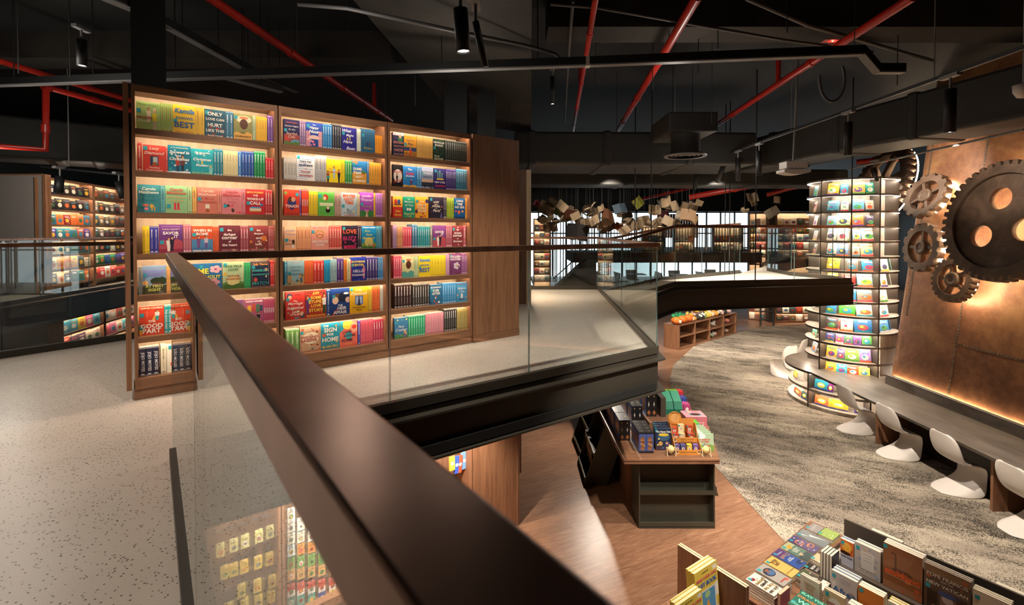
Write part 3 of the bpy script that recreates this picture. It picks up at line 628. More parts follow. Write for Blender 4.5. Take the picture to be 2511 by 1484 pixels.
(1, 1, ZD, """F 78 265 535 d03a34;The~.66~f4e8e0~.06~i|Marriage~.56~f4e8e0~.13~i|Sabbatical~.42~f4e8e0~.13~i|LIAN~.27~f0d0c0~.08~b|DOLAN~.18~f0d0c0~.08~b;ell:.2:.84:.14:.1:2a3a58 ell:.22:.8:.1:.07:e0a888 ell:.86:.14:.13:.12:3a4a68 ell:.84:.2:.09:.07:e0a888 rect:.46:.02:.22:.06:3f98a8 low:4:e8b040:a0d0a0 rect:.5:.86:.3:.04:8a2420;.03 .78;white script and picnic things on red
F 270 470 515 c0402c;JUST~.87~e8cc50~.11~b|SOME~.73~e8cc50~.11~b|STUPID~.58~e8cc50~.12~b|LOVE~.43~e8cc50~.11~b|STORY~.27~e8cc50~.12~b|KATELYN DOYLE~.07~e8cc50~.07~b;man:.1:.12:.72:3a2028:6a3a78:6a3a78 man:.9:.12:.76:3a2018:f0ece4:205a30 ell:.2:.93:.2:.06:7a2a24 ell:.8:.93:.2:.06:7a2a24;.12 .72;two standing people and yellow capitals
S 472 508 510 1 1f4a8a
F 510 694 498 1f3f80;THE~.36~f4f0ec~.07~b|HEIR~.25~f4f0ec~.12~b~.6|AFFAIR~.10~f4f0ec~.12~b;ell:.35:.66:.24:.15:5a4030 ell:.25:.55:.16:.14:e0b8a0 ell:.7:.66:.28:.2:182038 ell:.92:.55:.14:.11:d0a8a0 ell:.82:.8:.14:.04:f0f0f4 tri:.05:0:.4:.3:.2:0:c83838;.1 .76;two facing profiles on dark blue
F 696 872 488 e8b020;Lucy~.88~f6f0d8~.13~i|Diamond~.75~f6f0d8~.14~i|I Remember~.22~5a3a20~.08|Paris~.12~5a3a20~.08;rect:.28:.32:.44:.34:6a78b8 rect:.34:.36:.32:.26:a8b8d0 tower:303850;.03 .97;a tower seen through shutters on gold
S 875 908 478 1 e0b840
S 910 985 472 2 e87038
S 988 1058 468 2 c8c8c0"""),
(1, 0, ZD, """S 80 212 900 3 6a9a50
F 218 418 868 c8a080;THE~.65~a83828~.05|PHOENIX~.56~a83828~.11~b|KEEPER~.44~a83828~.11~b;blobs:30:b04028:8a3a28:e0c8a0:5a7a78:d87848 ell:.5:.52:.4:.22:ecdcc0 frame:a04830;.02 .8;red foliage around a cream oval
F 420 600 845 1f8fa8;THE~.9~f0ece0~.09~b~.25~.3|SIGN~.74~f4ece0~.17~b|FOR~.56~f4ece0~.1~b|HOME~.37~f4ece0~.17~b|BLAIR FELL~.1~e0b858~.11~b;blobs:7:d87838:e8b048:30607a ell:.16:.55:.1:.06:c85838;;large white capitals on teal
F 600 770 820 e86a5a;LOVE~.56~2a2430~.11~b~.4~.6|& OTHER~.42~2a2430~.1~b~.55~.7|SCAMS~.25~2a2430~.11~b~.4~.62|PJ ELLIS~.09~e8b868~.08~b;tri:0:.55:0:1:.7:1:28a0b0 ell:.45:.86:.3:.2:f0d048 ell:.82:.72:.22:.2:e8a088 ell:.82:.74:.13:.08:d03828 ell:.5:.42:.2:.14:48b0c0;.03 .94;a face in red sunglasses
S 775 798 805 1 4a3aa0
S 800 918 802 4 d85a6a
S 920 1035 795 4 b82f50
S 1036 1050 820 1 2a7fb8"""),
(2, 6, ZC, """F 1110 1218 328 2a3a50;BRYNN~.58~c87870~.11~b|SEBASTIAN~.43~c87870~.1~b|HATE~.27~c87870~.12~b|EACHOTHER~.1~c87870~.1~b;band:.88:.12:e8b0b8 ell:.3:.72:.2:.14:3a3058 ell:.66:.72:.2:.15:3f7a50 ell:.66:.86:.12:.08:d8a080;;pink capitals on dark slate
F 1220 1338 360 e8a030;The~.9~3a4a70~.06~i|Happiness~.79~3a4a70~.1~i|Plan~.63~3a4a70~.12~i|SUSAN MALLERY~.05~3a3028~.05~b;rect:0:.3:1:.18:40507a hills:.3:a87030 man:.5:.08:.4:5a3020:d04838:d04838;.02 .66;a woman on a jetty
S 1342 1495 370 8 e0b060
F 1497 1610 392 22382c;NICHOLAS~.84~f0f0e8~.1~b|SPARKS~.71~f0f0e8~.1~b|TRUE~.2~c8d0b8~.09~b~.3~.5|BELIEVER~.08~c8d0b8~.09~b;blobs:14:2f5238:1a2a20:3a6044;.04 .64;white capitals over a dark forest
S 1614 1825 402 11 2c3a34
S 1827 1862 425 2 a0c0d8"""),
(2, 5, ZC, """F 1110 1208 640 1c1c20;LESSONS~.68~c84a3a~.09~b|LOVE~.28~c84a3a~.11~b~.5;ell:.5:.5:.42:.3:e4dcd4 man:.42:.16:.46:2a2020:2a2028:2a2028 low:4:8a2028:304028;;a dark figure in a white oval
F 1210 1340 655 2f80c8;The~.86~f0f0f0~.1~b|Love~.68~e83858~.15~bi|algorithm~.54~f0f0f0~.11~b|Claudia Carroll~.06~3a3040~.06~i;man:.6:.1:.32:5a3020:6a3a70:6a3a70 hills:.14:e8b850;.04 .5;a seated woman on sky blue
S 1342 1385 662 2 3a88c0
F 1387 1500 662 8f9fc0;NICHOLAS~.84~f0f0f4~.1|SPARKS~.71~f0f0f4~.1|DEAR JOHN~.54~283048~.09~b;rect:0:.1:1:.26:303848 rect:0:.3:1:.14:c8a890 low:5:202830;.05 .76;a pier on hazy lilac
F 1506 1622 675 2f2a6a;NEW YORK~.34~f0e8e0~.12~b|VALENTINE~.17~d03848~.11~b;rect:.3:.5:.06:.34:70b8a8 rect:.46:.5:.07:.4:80c0b0 rect:.64:.5:.06:.3:70b8a8 rect:.24:.46:.56:.06:e8c040;.06 .92;green towers and a yellow cab on indigo
S 1624 1718 682 5 3f2a7a
S 1720 1828 682 6 2f7fa0
S 1830 1858 690 1 d86050"""),
(2, 4, ZC, """F 1110 1206 945 d83a30;ten~.3~f0c050~.13~b|dates~.14~f0c050~.13~b;rect:0:.5:1:.5:f0b840 ell:.3:.74:.16:.12:c84030 ell:.62:.74:.16:.12:3a5890 rect:.15:.58:.7:.06:8a3828;;a cafe pair on red and yellow
F 1208 1322 950 1f9f80;The~.88~f4f0e8~.07|Memory~.75~f4f0e8~.12|of You~.6~f4f0e8~.11|Samantha~.2~f0e080~.1~i|Tonge~.08~f0e080~.1~i;ell:.4:.4:.1:.07:f0f0f0 ell:.6:.4:.1:.07:f0f0f0 rect:.46:.34:.08:.05:e06060;.03 .5;white and yellow words on sea green
F 1326 1452 950 f0a830;In a~.78~f4f0e8~.09|Not So~.62~f4f0e8~.11|Perfect~.48~f4f0e8~.11|World~.34~f4f0e8~.11;blobs:10:5a3a78:c85838 ell:.9:.8:.12:.1:3a3060 ell:.1:.3:.1:.09:3a3060 low:6:4a3068:d06038;.05 .84;purple palms on amber
F 1462 1595 952 2a2436;LOST~.76~f0e8dc~.1~b|AND~.65~f0e8dc~.06|FOUND~.56~f0e8dc~.09~b|IN~.46~f0e8dc~.05|Paris~.36~f0e8dc~.13~i;blobs:8:d87838:e8c040:7a4a80 tri:.78:.02:.86:.34:.94:.02:6a5a90;.06 .94;white lettering and leaves on black
S 1597 1628 955 2 3a2f40
S 1630 1698 962 3 a0b838
F 1700 1806 964 1f5f98;LONG~.86~f4f0e8~.11~b|TIME~.71~f4f0e8~.11~b|NO SEA~.56~f4f0e8~.12~b;ell:.44:.32:.12:.1:e87058 ell:.76:.36:.1:.06:e8a060 ell:.16:.36:.08:.06:e0584a band:0:.1:18406a;.04 .8;coral shells on mid blue
S 1808 1852 965 3 f0a840"""),
(2, 3, ZC, """S 1110 1150 1225 2 b090b0
S 1152 1205 1235 3 e0a070
S 1207 1293 1238 4 d84858
S 1296 1346 1217 2 3a6f90
S 1348 1465 1235 6 1f8a90
S 1467 1494 1235 1 808070
F 1496 1620 1228 7a3f80;SAVOR~.7~f4ece8~.11~b|IT~.58~f4ece8~.11~b~.72;hills:.5:b04a58 man:.4:.06:.5:7a3828:e8dcd0:e8dcd0 man:.56:.06:.54:2a2028:2c2838:2a2838;.04 .44;a dancing couple, smaller copy
S 1622 1680 1228 3 a85060
F 1682 1785 1232 8a3a40;the~.82~f0e0d8~.08~b|darkest~.66~f0e0d8~.1~b|corner~.52~f0e0d8~.1~b|of~.39~f0e0d8~.08~b|the heart~.26~f0e0d8~.1~b;blobs:7:3a4a30:c05868:d8b0a0;.04 .9;roses and pale words on wine red
S 1787 1815 1228 1 b05058
S 1817 1855 1238 2 d86038"""),
(2, 2, ZD, """S 1118 1195 185 4 d84a60
F 1198 1314 198 d0c890;;ell:.5:.8:.44:.15:e8dcb0 ell:.55:.62:.22:.2:5a3220 ell:.55:.86:.25:.05:c87848 hills:.34:58a098;.04 .86;a pale hat above teal water
S 1316 1358 195 2 c0d0a0
F 1360 1476 190 f0d030;Kamila~.80~2a7cc0~.26~bi|KNOWS~.55~3a6ca0~.1~b|BEST~.32~2a5a98~.25~b;;.02 .5;blue lettering on lemon yellow
S 1478 1620 182 5 f0d030
S 1622 1655 172 2 d0a0c0
F 1657 1770 168 7a4070;COLLEEN~.86~e8d8e0~.1~b|HOOVER~.73~e8d8e0~.12~b;flower:.6:.42:.16:d8c8d8:e0b040 low:6:5a2a50;.04 .95;a white flower on plum
S 1772 1835 160 4 9a5a90
S 1837 1858 172 1 4a90c8"""),
(2, 1, ZD, """S 1125 1292 450 6 3a2422
S 1300 1462 462 7 3a3430
F 1468 1586 468 2f6f98;BOOKISHLY~.86~e8e8e0~.09~b|EVER~.7~f0e8d8~.12~b|AFTER~.55~f0e8d8~.12~b;low:9:d85838:f0e8e0:304868;.08 .8;pale capitals and scattered books on blue
S 1588 1720 450 6 3a90c8
F 1722 1842 445 4a9ac8;Before~.7~f4f0f0~.12|I Do~.54~f4f0f0~.12|SOPHIE COUSENS~.92~d05060~.05;ell:.5:.3:.1:.14:f4f0f0 ell:.5:.14:.34:.03:283848 low:3:e0a0a0;;a bride on a swing on light blue"""),
(2, 0, ZD, """F 1126 1258 790 3a7aa8;Party~.56~f4f0e8~.13~i|Crasher~.42~f4f0e8~.13~i;hills:.24:4a8a58 ell:.78:.26:.1:.09:e0b060 rect:.7:.04:.16:.2:8a5a98 blobs:6:e8d868;.04 .84;white script over a green shore
S 1260 1420 770 7 1fa070
S 1424 1600 745 8 d890a0
S 1605 1725 700 6 2a2a2a
S 1728 1872 695 7 b0a060"""),
]
SHELFNAME = ['bottom', 'sixth', 'fifth', 'fourth', 'third', 'second', 'top']
def place_rows():
    sd = 0
    for u, k, Z, text in ROWS:
        items = []; zx, zy, sc = Z
        grp = f'paperbacks on the {SHELFNAME[k]} shelf of the {SEC[u]} oak section'
        pos = 0; cur = None
        for line in text.split('\n'):
            if line[0] == 'F':
                p = line[2:].split(';'); h4 = p[0].split(); n = 1
            else: h4 = line[2:].split(None, 5); n = int(h4[3])
            x0, x1, yt = float(h4[0]), float(h4[1]), float(h4[2]); sd += 1
            lx0, zt = bl(zx + x0 * sc, zy + yt * sc); lx1, _ = bl(zx + x1 * sc, zy + yt * sc)
            lo = u * UW + .030; hi = (u + 1) * UW - .030
            if cur is not None: lx0 = max(lx0, cur + .0006)
            lx0 = max(lx0, lo); lx1 = min(lx1, hi)
            if lx1 - lx0 < .006 * n: continue
            h = min(.262, max(.15, zt - SHZ[k])); wob = .004
            if line[0] == 'F':
                pos += 1; w = lx1 - lx0; bg = h4[3]; lines = p[1] if len(p) > 1 else ''; art = p[2] if len(p) > 2 else ''
                lines = '|'.join(q for q in lines.split('|') if q.split('~')[0].strip())
                st = tuple(map(float, p[3].split())) if len(p) > 3 and p[3].strip() else None; desc = p[4] if len(p) > 4 else ''
                lab = f'paperback showing {desc}, {SHELFNAME[k]} shelf, {SEC[u]} oak section' if desc else f'{cname(bg)} paperback cover, {ordn(pos)} from left, {SHELFNAME[k]} shelf, {SEC[u]} oak section'
                o = face_book('paperback_book', lab, grp, w - .001, h, .03 + rnd.random() * .012, bg, lines, art, sd, st)
                o.location = bworld((lx0 + lx1) / 2, .060 + rnd.random() * wob, SHZ[k] + .0006); o.rotation_euler = (0, 0, BANG)
            else:
                col = h4[4]; txt = h4[5] if len(h4) > 5 else ''; tcol = None
                if len(txt) == 6 and all(ch in '0123456789abcdef' for ch in txt): tcol, txt = txt, ''
                t = (lx1 - lx0) / n; me = spine_mesh(t, h, .13, col, txt, sd, tcol)
                for j in range(n):
                    pos += 1; o = bpy.data.objects.new('spine_out_paperback', me); COL.objects.link(o)
                    o.location = bworld(lx0 + t * (j + .5), .060 + rnd.random() * wob, SHZ[k] + .0006); o.rotation_euler = (0, 0, BANG); o.scale = (1, 1, 1 - rnd.random() * .012)
                    tag(o, f'{cname(col)} paperback spine, {ordn(pos)} book from left, {SHELFNAME[k]} shelf, {SEC[u]} oak section', 'book', grp)
            cur = lx1
place_rows()
# ------------------------------------------------------------------ ROUND BOOKSHELF AROUND THE PILLAR
PC = Vector((7.44, 10.56, 0)); PR = .84; PZ = [2.41 - .3138 * k - d for k, d in enumerate((0, .02, .055, .055, .045, .05, .045, .05, .045, .035, .055, .012, .04, .02))]; DESKZ = -1.65
def cyl(px, r):
    """azimuth on a circle of radius r round the pillar where the sight line of column px meets its near side"""
    d = Vector(((px - CX) / FPX, 1, 0)).normalized(); b = d.dot(PC); c = PC.dot(PC) - r * r; q = b * b - c
    p = d * (b - math.sqrt(q)) if q > 0 else PC + (d * b - PC).normalized() * r
    return math.atan2(p.y - PC.y, p.x - PC.x), p
def ring(mb, r0, r1, z0, z1, a0=0.0, a1=2 * PI, n=64, slot=0, eslot=1):
    full = abs(a1 - a0 - 2 * PI) < 1e-6; m = n if full else n + 1
    an = [a0 + (a1 - a0) * i / n for i in range(m)]
    vs = [(r * math.cos(a), r * math.sin(a), z) for r, z in ((r0, z0), (r1, z0), (r1, z1), (r0, z1)) for a in an]
    for i in range(n):
        j = (i + 1) % m
        mb.add(vs, [(i, j, m + j, m + i)[::-1], (2 * m + i, 2 * m + j, 3 * m + j, 3 * m + i)[::-1], (3 * m + i, 3 * m + j, j, i)[::-1]], slot)
        mb.add(vs, [(m + i, m + j, 2 * m + j, 2 * m + i)], eslot, None, True)
    if not full: mb.add(vs, [(0, m, 2 * m, 3 * m), (m - 1, 4 * m - 1, 3 * m - 1, 2 * m - 1)], eslot)
MT['discedge'] = mat('grey_edge_band', hx('7a7067'), .45)
rs = empty('round_bookshelf', 'tall round bookshelf with lit grey shelves wrapped around a pillar beside the copper wall', 'bookshelf', (PC.x, PC.y, DESKZ))
def rel(z): return z - DESKZ
mb = MB(); mb.lathe([(.58, .02), (.58, rel(2.43))], 48); mb.build('core', MT['laminate'], rs)
for k, z in enumerate(PZ):
    mb = MB(); ring(mb, .5, PR, rel(z) - .012, rel(z) + .012); ring(mb, PR - .010, PR, rel(z) - .028, rel(z) - .0122); host = mb.build('shelf', [MT['laminate'], MT['discedge']], rs)
    if k < 13:
        mb = MB(); ring(mb, PR - .03, PR - .016, rel(z) - .027, rel(z) - .0125, eslot=0); mb.build('led_ring', MT['led2'], host)
aL, aR = cyl(2012, PR + .02)[0], cyl(2158, PR + .02)[0]; step = aR - aL
na = round(2 * PI / step); posts = [aL + (step if i == 1 else step * 1.0) * i for i in range(na)]
for i in range(na):
    a = aL + step * i if i < 2 else aR + (2 * PI - step) * (i - 1) / (na - 1)
    mb = MB(Matrix.Rotation(a, 4, 'Z')); mb.box((.52, -.014, .0), (PR + .018, .014, rel(2.43))); mb.build('upright', MT['shelfedge'], rs)
mb = MB(); zb_, zt_ = .02, rel(PZ[10]) - .03; n = 24; an = [aR + .06 + 1.1 * i / n for i in range(n + 1)]; mb.add([((PR - .004) * math.cos(a), (PR - .004) * math.sin(a), z) for z in (zb_, zt_) for a in an], [(i, i + 1, n + 2 + i, n + 1 + i) for i in range(n)], 0, None, True); mb.build('closed_panel', MT['laminate'], rs)
# lower drum under the worktop
DR = 1.17
dr = empty('round_base_shelf', 'low round grey shelf drum below the worktop at the foot of the round bookshelf', 'bookshelf', (PC.x, PC.y, LOWZ))
mb = MB(); mb.lathe([(.86, .0), (.86, .735)], 48); mb.build('core', MT['laminate'], dr)
LZ = [.075, .405]
for z in LZ:
    mb = MB(); ring(mb, .8, DR, z - .03 if z > .1 else 0, z); (ring(mb, DR - .012, DR, z - .05, z - .0302) if z > .1 else None); mb.build('shelf', [MT['laminate'], MT['laminate']], dr)
for z in (.372, .722):
    mb = MB(); ring(mb, DR - .03, DR - .016, z - .012, z, eslot=0); mb.build('led_ring', MT['led2'], dr)
for i, px in enumerate((1986, 2140)):
    a = cyl(px, DR)[0]
    mb = MB(Matrix.Rotation(a, 4, 'Z')); mb.box((.84, -.014, 0), (DR + .01, .014, .735)); mb.build('upright', MT['shelfedge'], dr)

def radial_book(px0, px1, py_top, zs, r, bg, lab, grp, lines='', art='', seed=0, tilt=.2, minh=.12, maxh=.285, d=.012):
    a0, p0 = cyl(px0, r); a1, p1 = cyl(px1, r); a = (a0 + a1) / 2; w = (p1 - p0).length
    mid = (p0 + p1) / 2; rr = (mid - PC).length; zt = at_y((px0 + px1) / 2, py_top, mid.y + .06).z
    h = min(maxh, max(minh, (zt - zs) / math.cos(tilt)))
    o = face_book('picture_book', lab, grp, w, h, d, bg, lines, art, seed, (.05, .93) if seed % 3 else None, 'book')
    o.location = (PC.x + math.cos(a) * rr, PC.y + math.sin(a) * rr, zs + d * math.sin(tilt) + .0135); o.rotation_euler = (-tilt, 0, a + PI / 2)
    return o
P1 = (1900, 360, .2291); P2 = (1900, 660, .26964)
PIC = [
(0, P1, 'L 365 438 428 2f7f8a;L 440 490 420 3a8a4a;C 530 675 398 e8b82f Babies;C 693 778 410 3a8ab0;C 815 962 385 c8a050;C 972 1070 392 1f8a78'),
(1, P1, 'L 372 425 598 8a2f3a;L 432 488 590 2a4070;C 545 678 585 5a9ab0;C 700 784 592 c8d8c8;C 815 955 572 6ab0d8;C 972 1062 582 c8c4b8'),
(2, P1, 'L 375 435 745 c8b8b0;L 440 488 745 6a9a4a;C 535 648 748 7ab0d0;C 655 800 718 d8d8b0;C 808 948 732 e87a2a ABC;C 985 1078 742 4a3a58'),
(3, P1, 'L 385 440 905 c8b8b0;L 450 485 905 a0b8a8;C 530 655 880 e8e4d8;C 665 775 880 dce4dc;C 777 798 890 c8b090;C 835 925 895 8ab0c8;C 935 1092 880 ddd6bd WINTER'),
(4, P1, 'L 370 430 1045 505858;L 440 485 1050 b8b8a0;C 530 655 1040 e4ded0;C 660 785 1045 7a9ac0;C 835 912 1075 d8b0a0;C 925 1090 1045 d8bc88 AUTUMN'),
(5, P1, 'L 380 475 1190 8ab0a8;C 530 690 1195 e8d040 DIGGERS;C 770 895 1215 7a766a;C 942 1092 1222 2f90b8;R 1148 1232 1210 d8d4c8'),
(6, P1, "L 360 475 1325 c8c8b8;C 530 665 1345 f0c030;C 722 868 1378 c03028 What's;C 893 1090 1368 9ac8d8 OLD_MACDONALD;R 1150 1220 1370 dcdad0"),
(7, P2, 'C 640 745 180 2f80c0;C 760 930 195 8a8880;R 972 1040 190 d8d4a8'),
(8, P2, 'L 310 362 310 5a6a4a;L 370 408 305 4a5a7a;C 450 560 315 2f7fb8 Coral;C 590 740 312 4aa83a 123;C 752 925 332 e4ddcc The_Journey;R 972 1050 335 e8e0d4'),
(9, P2, "L 338 405 400 3a7aa8;C 462 580 440 5a4a48;C 581 598 450 d0482a;C 607 720 455 f0e8d0 NOAH'S_ARK;C 735 900 460 2f6fa8 SOUND;R 972 1058 470 4a80b0"),
(10, P2, 'L 285 330 522 2f8f78;L 335 376 540 2a8a70;L 380 405 560 2a7a68;C 463 545 580 3a4a80;C 560 638 590 b05a80;C 643 720 600 4a7a58;C 725 802 605 7a4a90;C 808 900 600 5aa050'),
(11, P2, 'L 340 378 660 a8b0c0;L 381 405 680 6a80a8;C 475 572 700 f0c040;C 574 650 730 7a6a9a;C 653 782 735 8ab850;C 785 895 735 a88ac8'),
(12, P2, 'L 338 405 790 9a6a90;C 470 568 850 f0b83a;C 570 670 868 3aa8b8;C 675 780 885 e8502a;C 782 885 900 d8d05a'),
]
BAY = {'L': 'left bay', 'C': 'front bay', 'R': 'right bay'}; sd = 900
for k, Z, txt in PIC:
    cnt = {}
    for e in txt.split(';'):
        q = e.split(); b = q[0]; x0, x1, y = (float(v) for v in q[1:4]); col = q[4]; sd += 1; cnt[b] = cnt.get(b, 0) + 1
        t = q[5].replace('_', ' ') if len(q) > 5 else ''
        r2 = random.Random(sd); pal = ['e87040', 'f0d048', '3a90b0', 'e8e4d8', '5aa050', 'c84858', '6a4a90', '3a4a58']; r2.shuffle(pal)
        art = f'ell:.5:.36:.3:.2:{pal[0]} ell:.42:.42:.12:.09:{pal[1]} blobs:7:{pal[2]}:{pal[3]}:{pal[4]} hills:.14:{pal[5]}'
        lum = sum(hx(col)); lines = f'{t}~.8~{"a03838" if lum > 1.2 else "f4f0e0"}~.13~b' if t else ''
        if not t: art += f' rect:.18:.78:.64:.07:{"f4f0e8" if lum < 1.3 else pal[6]} rect:.28:.68:.44:.05:{pal[1]}'
        lab = f'{cname(col)} picture book, {ordn(cnt[b])} from left, {ordn(k + 1)} shelf down, {BAY[b]} of round bookshelf'
        radial_book(Z[0] + x0 * Z[2], Z[0] + x1 * Z[2], Z[1] + y * Z[2], PZ[k + 1] , PR - .12, col, lab, 'picture books on the round bookshelf', lines, art, sd)
for k, txt in ((1, 'L 145 178 905 f0d020;L 180 208 930 f0d020;L 215 300 965 3a3a98;C 372 490 1010 2f9ab0;C 492 545 1040 8a2a80;C 602 650 1060 4a3aa0'), (0, 'L 185 245 1085 d0602a;L 250 303 1115 4a4a48;C 375 500 1155 e87040;C 505 685 1195 f0b830;C 742 850 1270 6a4a98')):
    cnt = {}
    for e in txt.split(';'):
        q = e.split(); b = q[0]; x0, x1, y = (float(v) for v in q[1:4]); col = q[4]; sd += 1; cnt[b] = cnt.get(b, 0) + 1
        art = 'ell:.5:.45:.3:.25:e8e050 ell:.42:.5:.1:.1:f4f4f0 ell:.6:.5:.1:.1:f4f4f0 blobs:8:3aa0a0:e86040:6a4a98 hills:.12:3a4a98'
        lab = f'{cname(col)} picture book, {ordn(cnt[b])} from left, {"upper" if k else "lower"} shelf, {"left" if b == "L" else "front"} bay of the base drum'
        radial_book(1900 + x0 * P2[2], 1900 + x1 * P2[2], 660 + y * P2[2], LOWZ + LZ[k], DR - .10, col, lab, 'picture books on the base drum', '', art, sd)

# ------------------------------------------------------------------ COPPER WALL, RIVETS, DESK
WX0, WTAN = 7.40, math.tan(math.radians(8.0)); WZ0 = -1.47
def wx(z): return WX0 + (z - WZ0) * WTAN if z > WZ0 else WX0
WUP = Vector((WTAN, 0, 1)).normalized(); WN = Vector((-1, 0, WTAN)).normalized()
mb = MB(); Y0, Y1 = -3.0, 9.25; ZT = 4.25
prof = [(WX0, LOWZ), (WX0, WZ0), (wx(ZT), ZT)]; vs = []
nb = 7
for i in range(nb + 1):                                        # front face then a rounded far end turning back
    t = i / nb * PI / 2
    for x, z in prof: vs.append((x + .3 - .3 * math.cos(t), Y1 + .26 * math.sin(t), z))
vs2 = [(x, Y0, z) for x, z in prof] + vs + [(x + 2.4, Y1 + .26, z) for x, z in prof]
m = len(vs2) // 3
mb.add(vs2, [(i * 3 + j, (i + 1) * 3 + j, (i + 1) * 3 + j + 1, i * 3 + j + 1)[::-1] for i in range(m - 1) for j in range(2)], 0, None, False)
wall = struct(mb.build('wall_right', MT['copper']))
def seam(pts, nrm, name='rivet_seam'):
    mb = MB(); a, b = Vector(pts[0]), Vector(pts[1]); n = Vector(nrm).normalized(); ln = (b - a).length; d = (b - a) / ln; s = d.cross(n)
    mb.add([a - s * .018 + n * .001, a + s * .018 + n * .001, b + s * .018 + n * .001, b - s * .018 + n * .001, a - s * .018 + n * .005, a + s * .018 + n * .005, b + s * .018 + n * .005, b - s * .018 + n * .005],
           [(4, 5, 6, 7), (0, 1, 5, 4), (1, 2, 6, 5), (2, 3, 7, 6), (3, 0, 4, 7)])
    k = 0.02
    while k < ln:
        c = a + d * k + n * .005; R = Matrix((d, s, n)).transposed()
        q = [c + R @ Vector((.011 * math.cos(t * PI / 4), .011 * math.sin(t * PI / 4), 0)) for t in range(8)] + [c + n * .009 + R @ Vector((.007 * math.cos(t * PI / 4), .007 * math.sin(t * PI / 4), 0)) for t in range(8)]
        mb.add(q, [(t, (t + 1) % 8, 8 + (t + 1) % 8, 8 + t) for t in range(8)] + [tuple(range(8, 16))]); k += .055
    return struct(mb.build(name, MT['gear'], wall))
def wp(y, z, off=0.0): return Vector((wx(z), y, z)) + WN * off
seam((wp(8.12, WZ0 + .02), wp(8.12, 3.9)), WN); seam((wp(8.1, -.585), wp(2.0, -.585)), WN); seam((wp(5.0, WZ0 + .02), wp(5.0, 3.9)), WN)
seam((wp(9.2, -.3), wp(9.2, 3.2)), WN)
# continuous worktop: round over the drum, then a long counter along the wall
dk = empty('long_desk', 'long grey counter desk running along the copper wall', 'desk', (6.8, 6.0, LOWZ)); inv = Matrix.Translation((-6.8, -6.0, -LOWZ))
TR = 1.24; pts = []
a0 = math.atan2(-math.sqrt(TR ** 2 - (6.3 - PC.x) ** 2), 6.3 - PC.x); a1 = math.atan2(-math.sqrt(TR ** 2 - (7.30 - PC.x) ** 2), 7.30 - PC.x) + 2 * PI
for i in range(49):
    a = (a0 + 2 * PI) - (a0 + 2 * PI - (a1 - 2 * PI)) * i / 48
    pts.append((PC.x + TR * math.cos(a), PC.y + TR * math.sin(a)))
pts = [p for p in pts if not (p[0] > 7.3 and p[1] < 10.2)]
poly = [(6.3, -1.0)] + pts + [(7.30, -1.0)]
mb = MB(inv); mb.prism(poly, DESKZ - .042, DESKZ, 0, None, 1); mb.build('worktop', [MT['desk'], MT['shelfedge']], dk, bevel=.004)
mb = MB(inv); yr = 9.35
q = [(7.285, DESKZ), (7.295, -1.475), (7.31, -1.46), (7.34, -1.46), (7.34, DESKZ - .04), (7.285, DESKZ - .04)]
mb.add([(x, -1.0, z) for x, z in q] + [(x, yr, z) for x, z in q], [(i, (i + 1) % 6, 6 + (i + 1) % 6, 6 + i) for i in range(6)] + [tuple(range(6))[::-1], tuple(range(6, 12))]); mb.build('upstand', MT['desk'], dk)
mb = MB(inv); mb.box((7.346, -1.0, -1.50), (7.362, yr - .02, -1.485)); mb.build('led_strip', MT['cove'], dk)
mb = MB(inv); mb.box((6.95, -1, LOWZ), (6.98, 9.0, DESKZ - .043)); mb.build('back_panel', MT['shelfedge'], dk)
for y in (.6, 2.4, 4.2, 6.38, 8.42):
    mb = MB(inv); mb.box((6.42, y - .02, LOWZ), (6.95, y + .02, DESKZ - .043)); mb.build('support_panel', MT['oak'], dk)

# ------------------------------------------------------------------ WHITE CANTILEVER CHAIRS
def chair_mesh():
    # centre line (y, z), half width, edge offset (dy, dz): back, seat, front curl, then the base sweeping back to a tail with folded sides
    rows = [(-.215, .845, .09, .02, 0), (-.213, .835, .15, .03, 0), (-.208, .80, .205, .045, 0), (-.193, .70, .24, .06, 0), (-.165, .58, .24, .07, .0), (-.13, .50, .228, .07, .02), (-.07, .445, .222, .04, .05), (.03, .425, .226, 0, .045),
            (.13, .428, .235, 0, .03), (.21, .426, .238, .0, .005), (.25, .405, .236, .005, -.01), (.264, .36, .228, .005, -.06), (.252, .30, .22, .012, -.13), (.205, .235, .215, .035, -.19), (.12, .165, .215, .075, -.16), (.01, .10, .222, .10, -.098), (-.11, .045, .222, .09, -.044), (-.20, .014, .19, .07, -.014), (-.262, .0, .11, .05, 0)]
    n = 14; vs = []
    for k, (y, z, w, cy_, cz) in enumerate(rows):
        for i in range(n + 1):
            s = -1 + 2 * i / n; u = abs(s); e = u ** (2.4 if k < 11 else 3.2); x = w * math.sin(s * PI / 2)
            vs.append((x * (1 + (.10 * e if 12 < k < 17 else 0)), y + cy_ * e, max(0, z + cz * e)))
    fs = [(r * (n + 1) + i, r * (n + 1) + i + 1, (r + 1) * (n + 1) + i + 1, (r + 1) * (n + 1) + i) for r in range(len(rows) - 1) for i in range(n)]
    mb = MB(); mb.add(vs, fs, 0, None, True); return mb.mesh('white_chair', MT['white'])
cm = chair_mesh()
CH = [(6.40, 8.98, -90, 'white moulded cantilever chair at the desk, nearest the round bookshelf'), (6.40, 7.98, -90, 'white moulded cantilever chair at the desk, second from the round bookshelf'),
      (6.39, 6.9, -90, 'white moulded cantilever chair at the desk, third from the round bookshelf'), (6.39, 5.93, -90, 'white moulded cantilever chair at the desk, cut off by the frame edge'),
      (7.05, 12.35, 20, 'pale chair behind the round desk, its back nearest the drum'), (7.78, 13.05, 40, 'pale chair behind the round desk, the farther of two')]
